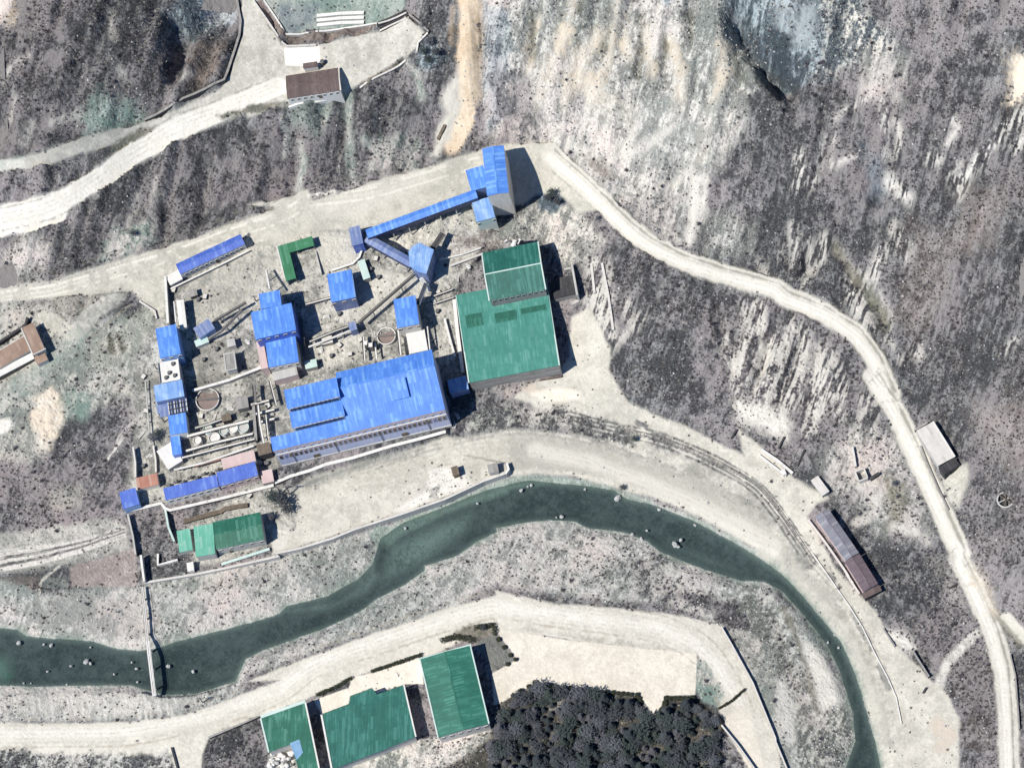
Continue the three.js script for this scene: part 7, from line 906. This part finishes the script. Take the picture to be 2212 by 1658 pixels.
// ------------------------------------------------------------------ boulders in and beside the river
function rockGeo(seed, det = 1) { const r = rng(seed), g = new THREE.IcosahedronGeometry(1, det), p = g.attributes.position, ph = r() * 50; for (let i = 0; i < p.count; i++) { const x = p.getX(i), y = p.getY(i), z = p.getZ(i), s = 0.72 + 0.55 * vn(x * 1.6 + ph, y * 1.6 + z * 1.3 + ph); p.setXYZ(i, x * s, y * s * 0.75, z * s); } const n2 = g.index ? g.toNonIndexed() : g; n2.computeVertexNormals(); return n2; }
const rocks = [1, 2, 3, 4].map((s) => rockGeo(s * 31, s % 2)), boulderMat = flat([0.30, 0.31, 0.31], [0.56, 0.57, 0.56], [0.2, 0.21, 0.2], 41);
{ const R = rng(101), list = [...t03(145, 705, 335, 715, 390, 722, 690, 737, 655, 848, 690, 862, 1005, 852, 360, 922, 870, 942, 1050, 1002, 1285, 882, 1475, 922, 180, 1012, 235, 1012, 510, 1022, 540, 880, 1040, 900), ...t22(925, 962, 240, 872, 190, 902, 270, 862, 680, 892, 500, 1102, 460, 1108, 420, 1167, 165, 1172, 1245, 1047, 1520, 1167, 1412, 1280, 1366, 1312, 1390, 1330, 1150, 1207, 1040, 1237, 1140, 1312, 1110, 1272, 1080, 1300), ...t12(1750, 1000, 1690, 930, 1200, 1190, 880, 1310), ...t33(690, 640, 640, 700, 720, 740)];
  const big = { '925,962': 1.9 };
  list.forEach((p, i) => { const q = at(p, 0.2), s = i === 17 ? 1.55 : i === 29 ? 1.3 : i === 0 || i === 4 ? 0.95 : 0.35 + R() * 0.45, m = new THREE.Mesh(rocks[i % 4], boulderMat); m.name = numbered('boulder'); m.position.set(q.x, 0.1, q.z); m.scale.set(s, s, s * (1 + R() * 0.4)); m.rotation.y = R() * 6; m.castShadow = m.receiveShadow = true; const lab = i === 17 ? 'largest white boulder at the inner edge of the river bend' : i === 29 ? 'large white boulder out in the river near a smaller one' : 'pale boulder standing in the shallow green river'; m.userData = { label: lab, category: 'boulder' }; if (i !== 17 && i !== 29) m.userData.group = 'boulders in the river'; scene.add(m); }); }

// ------------------------------------------------------------------ vegetation
function twigs(seed, n, W, Hh) {                                    // a bare twiggy bush of thin blades
  const r = rng(seed), pos = []; for (let i = 0; i < n; i++) { const a = r() * 6.283, el = 0.15 + r() * 1.3, l = 0.55 + r() * 0.5, bx = (r() - 0.5) * 0.5, bz = (r() - 0.5) * 0.5, tx = bx + Math.cos(a) * Math.cos(el) * l, tz = bz + Math.sin(a) * Math.cos(el) * l, ty = Math.sin(el) * l * Hh, w = 0.05 + r() * 0.11, nx = -Math.sin(a) * w, nz = Math.cos(a) * w; pos.push((bx - nx) * W, 0, (bz - nz) * W, (bx + nx) * W, 0.02, (bz + nz) * W, tx * W, ty, tz * W); const m = 0.6, k = (r() - 0.5) * 0.7; pos.push(mix(bx, tx, m) * W, ty * m, mix(bz, tz, m) * W, (mix(bx, tx, m) + nx * 1.6) * W, ty * m + 0.1, (mix(bz, tz, m) + nz * 1.6) * W, (tx + nx * k * 8) * W, ty * (0.8 + r() * 0.3), (tz + nz * k * 8) * W); }
  const g = new THREE.BufferGeometry(); g.setAttribute('position', new THREE.Float32BufferAttribute(pos, 3)); g.computeVertexNormals(); return g; }
function leafCrown(seed, n, f) {                                    // leaf-sized faces spread through a crown volume; f(r) gives [x,y,z,size]
  const r = rng(seed), pos = []; for (let i = 0; i < n; i++) { const [x, y, z, s] = f(r, i / n), a = r() * 6.283, b = (r() - 0.3) * 1.4, ux = Math.cos(a) * s, uz = Math.sin(a) * s, uy = -0.25 * s + (r() - 0.5) * s * 0.6, vx = -Math.sin(a) * s * 0.45 * Math.cos(b), vz = Math.cos(a) * s * 0.45 * Math.cos(b), vy = Math.sin(b) * s * 0.45; pos.push(x - vx, y - vy, z - vz, x + vx, y + vy, z + vz, x + ux, y + uy, z + uz, x - vx - ux * 0.3, y - vy, z - vz - uz * 0.3, x + vx * 1.4, y + vy, z + vz * 1.4, x - ux * 0.8, y + uy * 0.5, z - uz * 0.8); }
  const g = new THREE.BufferGeometry(); g.setAttribute('position', new THREE.Float32BufferAttribute(pos, 3)); g.computeVertexNormals(); return g; }
const RV = rng(2024), dummy = new THREE.Object3D(), col = new THREE.Color();
function scatter(name, label, category, geo, mat, density, step, seed, size, tint, keep) {
  const r = rng(seed), M4 = [], CC = [];
  for (let z = -168; z < 168; z += step) for (let x = -206; x < 206; x += step) {
    const px = x + (r() - 0.5) * step, pz = z + (r() - 0.5) * step, d = density(px, pz, r), u = r(), sz = r(), tn = r(), ro = r();
    if (u > d) continue; if (riverSd(px, pz) < 0.6 && !keep) continue;
    const s = size(sz); dummy.position.set(px, ground(px, pz) - 0.06 * s, pz); dummy.rotation.set(0, ro * 6.283, 0); dummy.scale.set(s, s * (0.75 + tn * 0.5), s); dummy.updateMatrix(); M4.push(dummy.matrix.clone()); tint(col, tn, ro, px, pz); CC.push(col.clone());
  }
  const im = new THREE.InstancedMesh(geo, mat, M4.length); M4.forEach((m, i) => { im.setMatrixAt(i, m); im.setColorAt(i, CC[i]); }); im.name = name; im.castShadow = im.receiveShadow = true; im.userData = { kind: 'stuff', label, category }; scene.add(im); return M4.length;
}
const twigMat = new THREE.MeshStandardMaterial({ color: 0xffffff, roughness: 1, side: THREE.DoubleSide });
const stoneMat = new THREE.MeshStandardMaterial({ color: 0xffffff, roughness: 0.95 });
// clear of buildings
const FOOT = []; scene.updateMatrixWorld(true);
scene.children.forEach((o) => { if (o.isGroup && o.userData.category === 'building') { const b = new THREE.Box3().setFromObject(o); FOOT.push([o, b]); } });
const clearOf = (x, z) => { for (const [o, b] of FOOT) if (x > b.min.x && x < b.max.x && z > b.min.z && z < b.max.z) { const F = o.F; if (!F) return false; const dx = x - F.pos.x, dz = z - F.pos.z, c = Math.cos(-F.turn), s = Math.sin(-F.turn); if (Math.abs(dx * c + dz * s) < F.w / 2 + 0.6 && Math.abs(-dx * s + dz * c) < F.d / 2 + 0.6) return false; } return true; };
const dens = (A, k, cl = 2) => (x, z) => { const d = sample(A, x, z); if (d < 0.015) return 0; const n = fbm(x * 0.12 + 50, z * 0.12, 2), f = clamp((n - 0.22) * 2.6); return d * k * f * (clearOf(x, z) ? 1 : 0); };
const scrubTint = (c, a, b, x, z) => { const v = 0.045 + a * 0.11, w = fbm(x * 0.05, z * 0.05, 2); c.setRGB(v * (0.86 + w * 0.3), v * 0.93, v * (1.22 - w * 0.3)); };
let cnt = 0;
cnt += scatter('scrub', 'bare dark scrub covering the hillsides', 'scrub', twigs(1, 22, 1.0, 1.0), twigMat, dens(SCR, 1.0), 1.05, 11, (u) => 0.3 + u * 0.55, scrubTint);
cnt += scatter('scrub_001', 'taller bare bushes among the hillside scrub', 'scrub', twigs(2, 34, 1.0, 1.3), twigMat, dens(SCR, 0.32), 2.3, 12, (u) => 0.5 + u * u * 0.9, scrubTint);
cnt += scatter('scrub_002', 'pale dry grass tufts between the bushes', 'dry grass', twigs(3, 18, 1.0, 0.5), twigMat, dens(SCR, 0.7), 1.4, 13, (u) => 0.3 + u * 0.5, (c, a) => { const v = 0.2 + a * 0.28; c.setRGB(v, v * 0.95, v * 0.86); });
cnt += scatter('gravel', 'loose pale stones on the scree and river banks', 'stones', rocks[0], stoneMat, dens(STN, 0.7), 1.0, 14, (u) => 0.1 + u * u * u * 0.38, (c, a, b) => { const v = 0.22 + a * 0.30; c.setRGB(v, v * (0.97 + b * 0.03), v * 0.95); });
cnt += scatter('gravel_001', 'angular darker stones on the scree and river banks', 'stones', rocks[2], stoneMat, dens(STN, 0.45), 1.4, 15, (u) => 0.12 + u * u * 0.4, (c, a) => { const v = 0.10 + a * 0.25; c.setRGB(v * 0.97, v, v * 1.03); });
console.log('instances', cnt);
// conifers below the plaza, one by one
const barkMat = flat([0.07, 0.055, 0.045], [0.12, 0.1, 0.085], [0.14, 0.12, 0.1], 51), pineMats = [[0.034, 0.045, 0.052], [0.055, 0.064, 0.072], [0.095, 0.097, 0.112], [0.042, 0.058, 0.052]].map((c) => new THREE.MeshStandardMaterial({ color: lin(...c), roughness: 0.95, side: THREE.DoubleSide }));
const coneCrown = (s) => leafCrown(s, 420, (r) => { const h = Math.pow(r(), 0.75), rad = (1 - h) * 0.36 + 0.03, a = r() * 6.283, q = Math.sqrt(0.25 + r() * 0.75) * rad * (0.75 + 0.5 * vn(a * 1.2 + s, h * 6)); return [Math.cos(a) * q, 0.14 + h * 0.86, Math.sin(a) * q, 0.05 + (1 - h) * 0.07]; });
const crowns = [61, 62, 63, 64, 65].map(coneCrown), trunkGeo = new THREE.CylinderGeometry(0.012, 0.026, 0.75, 7).translate(0, 0.36, 0);
const treeKinds = crowns.map((c, i) => { const g = new THREE.Group(); part('trunk', trunkGeo, barkMat, g); part('crown', c, pineMats[i % 4], g); return g; });
function plant(p, s, k, name, label, category, group, wide = 1) { const q = on(p), g = treeKinds[k % treeKinds.length].clone(); g.name = numbered(name); g.position.set(q.x, ground(q.x, q.z) - 0.15, q.z); g.scale.set(s * wide, s, s * wide); g.rotation.y = RV() * 6; g.userData = { label, category, group }; if (!group) delete g.userData.group; scene.add(g); return g; }
const bareMats = [[0.06, 0.068, 0.078], [0.10, 0.11, 0.125], [0.055, 0.072, 0.07]].map((c) => new THREE.MeshStandardMaterial({ color: lin(...c), roughness: 1, side: THREE.DoubleSide }));
const bareGeo = [81, 82, 83].map((s) => leafCrown(s, 330, (r) => { const a = r() * 6.283, b = Math.acos(2 * r() - 1), q = Math.pow(r(), 0.6) * (0.6 + 0.6 * vn(a * 1.7 + s, b * 2.2)); return [Math.cos(a) * Math.sin(b) * q * 0.42, 0.62 + Math.cos(b) * q * 0.36, Math.sin(a) * Math.sin(b) * q * 0.42, 0.035 + r() * 0.05]; }));
const limbGeo = (() => { const g = [new THREE.CylinderGeometry(0.016, 0.032, 0.5, 7).translate(0, 0.25, 0)], r = rng(7); for (let i = 0; i < 6; i++) { const a = i * 1.05 + r(), l = 0.3 + r() * 0.15, c = new THREE.CylinderGeometry(0.005, 0.014, l, 5).translate(0, l / 2, 0); c.rotateZ(0.55 + r() * 0.4); c.rotateY(a); c.translate(0, 0.36 + r() * 0.14, 0); g.push(c); } return mergeGeometries(g); })();
const bareKinds = bareGeo.map((c, i) => { const g = new THREE.Group(); part('trunk', limbGeo, barkMat, g); part('crown', c, bareMats[i], g); return g; });
{ const poly = [...t13(1830, 1690, 1860, 1500, 1900, 1440), ...t23(0, 1220, 120, 1130, 300, 1050, 800, 1115, 1085, 1150, 1200, 1320, 1300, 1170, 1500, 1160, 1720, 1310, 1700, 1720)].map((p) => on(p)), bb = bbox(poly, 0), got = [], r = rng(303);
  for (let k = 0; k < 6000 && got.length < 270; k++) { const x = mix(bb[0], bb[2], r()), z = mix(bb[1], bb[3], r()); if (psd(poly, x, z) > -0.8) continue; const edge = psd(poly, x, z); const md = 1.7 + vn(x * 0.13, z * 0.13) * 2.4; if (got.some((g) => (g[0] - x) ** 2 + (g[1] - z) ** 2 < md * md)) continue; got.push([x, z]);
    const bare = r() < 0.38, g = bare ? bareKinds[k % 3].clone() : treeKinds[k % 5].clone(); const s = bare ? 3.5 + r() * 3.5 : 2.6 + r() * r() * 5; g.name = numbered(bare ? 'bare_tree' : 'conifer_tree'); g.position.set(x, ground(x, z) - 0.15, z); g.scale.set(s * 1.3, s, s * 1.3); g.rotation.y = r() * 6.28; g.userData = bare ? { label: 'leafless grey tree among the conifers of the plantation beside the plaza', category: 'tree', group: 'bare trees of the plantation' } : { label: 'dark young conifer in the dense plantation beside the plaza', category: 'tree', group: 'conifers of the plantation' }; scene.add(g); } }
// clipped shrubs round the plaza
const ballGeo = [71, 72].map((s) => leafCrown(s, 260, (r) => { const a = r() * 6.283, b = Math.acos(2 * r() - 1), q = 0.6 + 0.4 * r(); return [Math.cos(a) * Math.sin(b) * q, 0.75 + Math.cos(b) * q * 0.75, Math.sin(a) * Math.sin(b) * q, 0.28]; })), shrubMat = new THREE.MeshStandardMaterial({ color: lin(0.035, 0.042, 0.026), roughness: 0.95, side: THREE.DoubleSide });
t23(300, 1010, 385, 1028, 430, 1035, 460, 1042, 525, 1050, 570, 1055, 640, 1065, 695, 1068, 745, 1080, 805, 1080, 850, 1090, 895, 1085, 930, 1090, 965, 1095, 1000, 1098, 1035, 1100, 1080, 1105, 1095, 1130, 1105, 1160, 1300, 1130, 1330, 1132, 1365, 1130, 1395, 1133, 1425, 1135, 1455, 1138, 1500, 1130, 1520, 1150, 1290, 1170, 1265, 1220, 20, 682, 65, 742, 110, 802, 150, 836, 90, 870, 250, 1040, 190, 1075, 130, 1110).forEach((p, i) => { const q = on(p), g = new THREE.Group(), s = 0.75 + RV() * 0.35; g.name = numbered('clipped_shrub'); part('trunk', new THREE.CylinderGeometry(0.06, 0.09, 0.5, 6).translate(0, 0.2, 0), barkMat, g); part('crown', ballGeo[i % 2], shrubMat, g, 0, 0.1, 0); g.scale.setScalar(s); g.rotation.y = RV() * 6; g.position.set(q.x, ground(q.x, q.z) - 0.05, q.z); const lawnSide = i >= 29 && i <= 33; g.userData = { label: lawnSide ? 'small clipped shrub at the edge of the plaza lawn' : 'small clipped shrub in the row between plaza and conifers', category: 'shrub', group: lawnSide ? 'shrubs round the lawn' : 'shrub row along the plaza' }; scene.add(g); });
function hedge(px, label, w = 1.4, h = 1.3) { const P = px.map((p) => on(p)), len = P.reduce((s, p, i) => i ? s + p.distanceTo(P[i - 1]) : 0, 0), o = P[0].clone(); o.y = ground(o.x, o.z); const geo = leafCrown(len * 7 | 0, len * 60 | 0, (r) => { let d = r() * len, i = 0; while (i + 2 < P.length && d > P[i].distanceTo(P[i + 1])) { d -= P[i].distanceTo(P[i + 1]); i++; } const u = Math.min(1, d / P[i].distanceTo(P[i + 1])), x = mix(P[i].x, P[i + 1].x, u) + (r() - 0.5) * w, z = mix(P[i].z, P[i + 1].z, u) + (r() - 0.5) * w; return [x - o.x, ground(x, z) - o.y + r() * h, z - o.z, 0.3]; }); const g = thing('hedge', label, 'hedge', o); part('foliage', geo, shrubMat, g); const st = P.map((p) => p.clone().sub(o).setY(ground(p.x, p.z) - o.y + 0.15)); part('stem', mergeGeometries(st.slice(1).map((p, i) => bar(st[i], p, 0.2, 0.4))), barkMat, g); return g; }
hedge(t13(945, 925, 1130, 865, 1330, 795), 'ragged brown hedge between the lower road and the emerald hall yard'); hedge(t13(530, 1105, 680, 1040, 795, 970), 'ragged brown hedge between the lower road and the stepped emerald hall'); hedge(t13(1480, 690, 1600, 660, 1730, 690), 'dark hedge behind the long emerald hall', 2.2, 1.6); hedge(t13(1740, 590, 1880, 570, 1890, 640), 'dark hedge at the corner of the plaza lawn', 2, 1.5);
hedge(t32(270, 1010, 270, 1012).length ? t23(1700, 1210, 1800, 1150, 1900, 1060) : [], 'thin dark hedge line crossing beside the conifers', 0.8, 1);
// single trees: bare twiggy crowns on forked trunks
treeKinds.length = 0; treeKinds.push(...bareKinds);
for (const [p, s, k, l] of [[t02(1180, 520)[0], 5.5, 1, 'dark bushy tree beside the thin white shed of the plant row'], [t02(1215, 480)[0], 4.2, 2, 'smaller dark tree touching the tree by the plant row'], [t12(200, 980)[0], 7, 2, 'tall dark tree by the mill end, beside the green shed'], [t12(270, 1010)[0], 7.5, 3, 'tallest dark tree between the mill end and the green shed'], [t12(310, 1060)[0], 6, 0, 'dark tree at the edge of the cream yard'], [t12(180, 1120)[0], 4.5, 4, 'pale edged small tree behind the green shed'], [t21(430, 70)[0], 5, 2, 'dark tree at the shaded dip by the tall tower'], [t21(400, 110)[0], 4.2, 0, 'smaller tree in the shaded dip by the tall tower'], [t21(470, 130)[0], 4, 3, 'low tree at the outer edge of the shaded dip'], [t22(970, 890)[0], 3.2, 3, 'dark bush leaning over the inner bank of the bend'], [t22(1060, 520)[0], 3.4, 2, 'dark bush on the bank above the riverside road'], [t10(1350, 420)[0], 5, 2, 'grey tree in the gully below the pale yard corner'], [t10(1400, 350)[0], 5.5, 1, 'broad grey tree at the top of the gully'], [t10(1380, 480)[0], 4.6, 2, 'grey tree lowest in the gully'], [t10(1440, 430)[0], 4.4, 0, 'dark tree on the far side of the gully'], [t32(1150, 860)[0], 3, 1, 'small dark tree near the roofless hut'], [t13(1800, 600)[0], 3, 3, 'small dark tree at the lawn corner'], [t01(1030, 380)[0], 3.8, 3, 'olive tree alone on the slope above the long blue block']]) plant(p, s, k, 'tree', l, 'tree', undefined, 1.0);

// scrap lying about the plant yard
{ const R = rng(515), spots = [...t01(1420, 830, 1460, 830, 1520, 870, 1570, 850, 1330, 800, 1850, 1250, 1890, 1190, 1660, 1250, 1560, 1330), ...t11(300, 930, 420, 960, 520, 1090, 600, 1000, 700, 980, 860, 1180, 960, 1130, 1020, 1060, 560, 1250, 640, 1300, 700, 1220, 780, 1290, 520, 1370, 430, 1380, 940, 640, 1000, 700, 980, 560, 1090, 480, 1180, 420, 1420, 880, 1450, 960, 1460, 820, 1520, 760, 1600, 700, 1680, 610, 1740, 560), ...t02(1100, 40, 1120, 300, 1080, 480, 1140, 640, 1100, 720, 1480, 150, 1540, 340, 1640, 350, 1760, 280, 1850, 260, 1880, 330, 2050, 260, 2060, 330, 2040, 400, 2000, 640, 2030, 700, 2040, 830, 1900, 930, 2060, 900, 1450, 980), ...t12(60, 300, 90, 360, 150, 250, 130, 400, 120, 600, 90, 680, 150, 700, 1560, 200, 1600, 330, 1580, 400)];
  const kinds = [(g) => { for (let i = 0; i < 4; i++) part('pipe_length', new THREE.CylinderGeometry(0.16, 0.16, 3.4, 8).rotateZ(Math.PI / 2), M.white, g, 0, 0.2 + (i > 2 ? 0.3 : 0), (i % 3) * 0.42 - 0.4); }, (g) => { part('crate_body', box(1.7, 1.2, 1.3), M.wood, g, 0, 0.6, 0); part('lid', box(1.85, 0.12, 1.45), M.paleWall, g, 0, 1.27, 0); }, (g) => { part('drum_shell', new THREE.CylinderGeometry(0.8, 0.85, 1.5, 14), M.tarAndShade, g, 0, 0.75, 0); part('lid', new THREE.CylinderGeometry(0.65, 0.8, 0.14, 14), M.steel, g, 0, 1.57, 0); }, (g) => { part('slab_lower', box(2.6, 0.35, 1.2), M.white, g, 0, 0.2, 0); const s = part('slab_upper', box(2.2, 0.3, 1.0), M.concrete, g, 0.2, 0.55, 0.1); s.rotation.y = 0.4; }], nm = ['pipe_bundle', 'crate', 'drum', 'slab_stack'], lb = ['bundle of white pipes lying in the plant yard', 'brown lidded crate lying in the plant yard', 'squat black drum standing in the plant yard', 'small stack of pale slabs lying in the plant yard'], ct = ['pipes', 'crate', 'drum', 'slabs'];
  spots.forEach((p, i) => { const q = on(p), k = (i * 7 + (i >> 2)) % 4; if (!clearOf(q.x, q.z)) return; const g = thing(nm[k], lb[k], ct[k], V(q.x, ground(q.x, q.z) - 0.1, q.z), R() * 6.28, ct[k] + ' lying in the plant yard'); kinds[k](g); }); }
renderer.render(scene, camera);
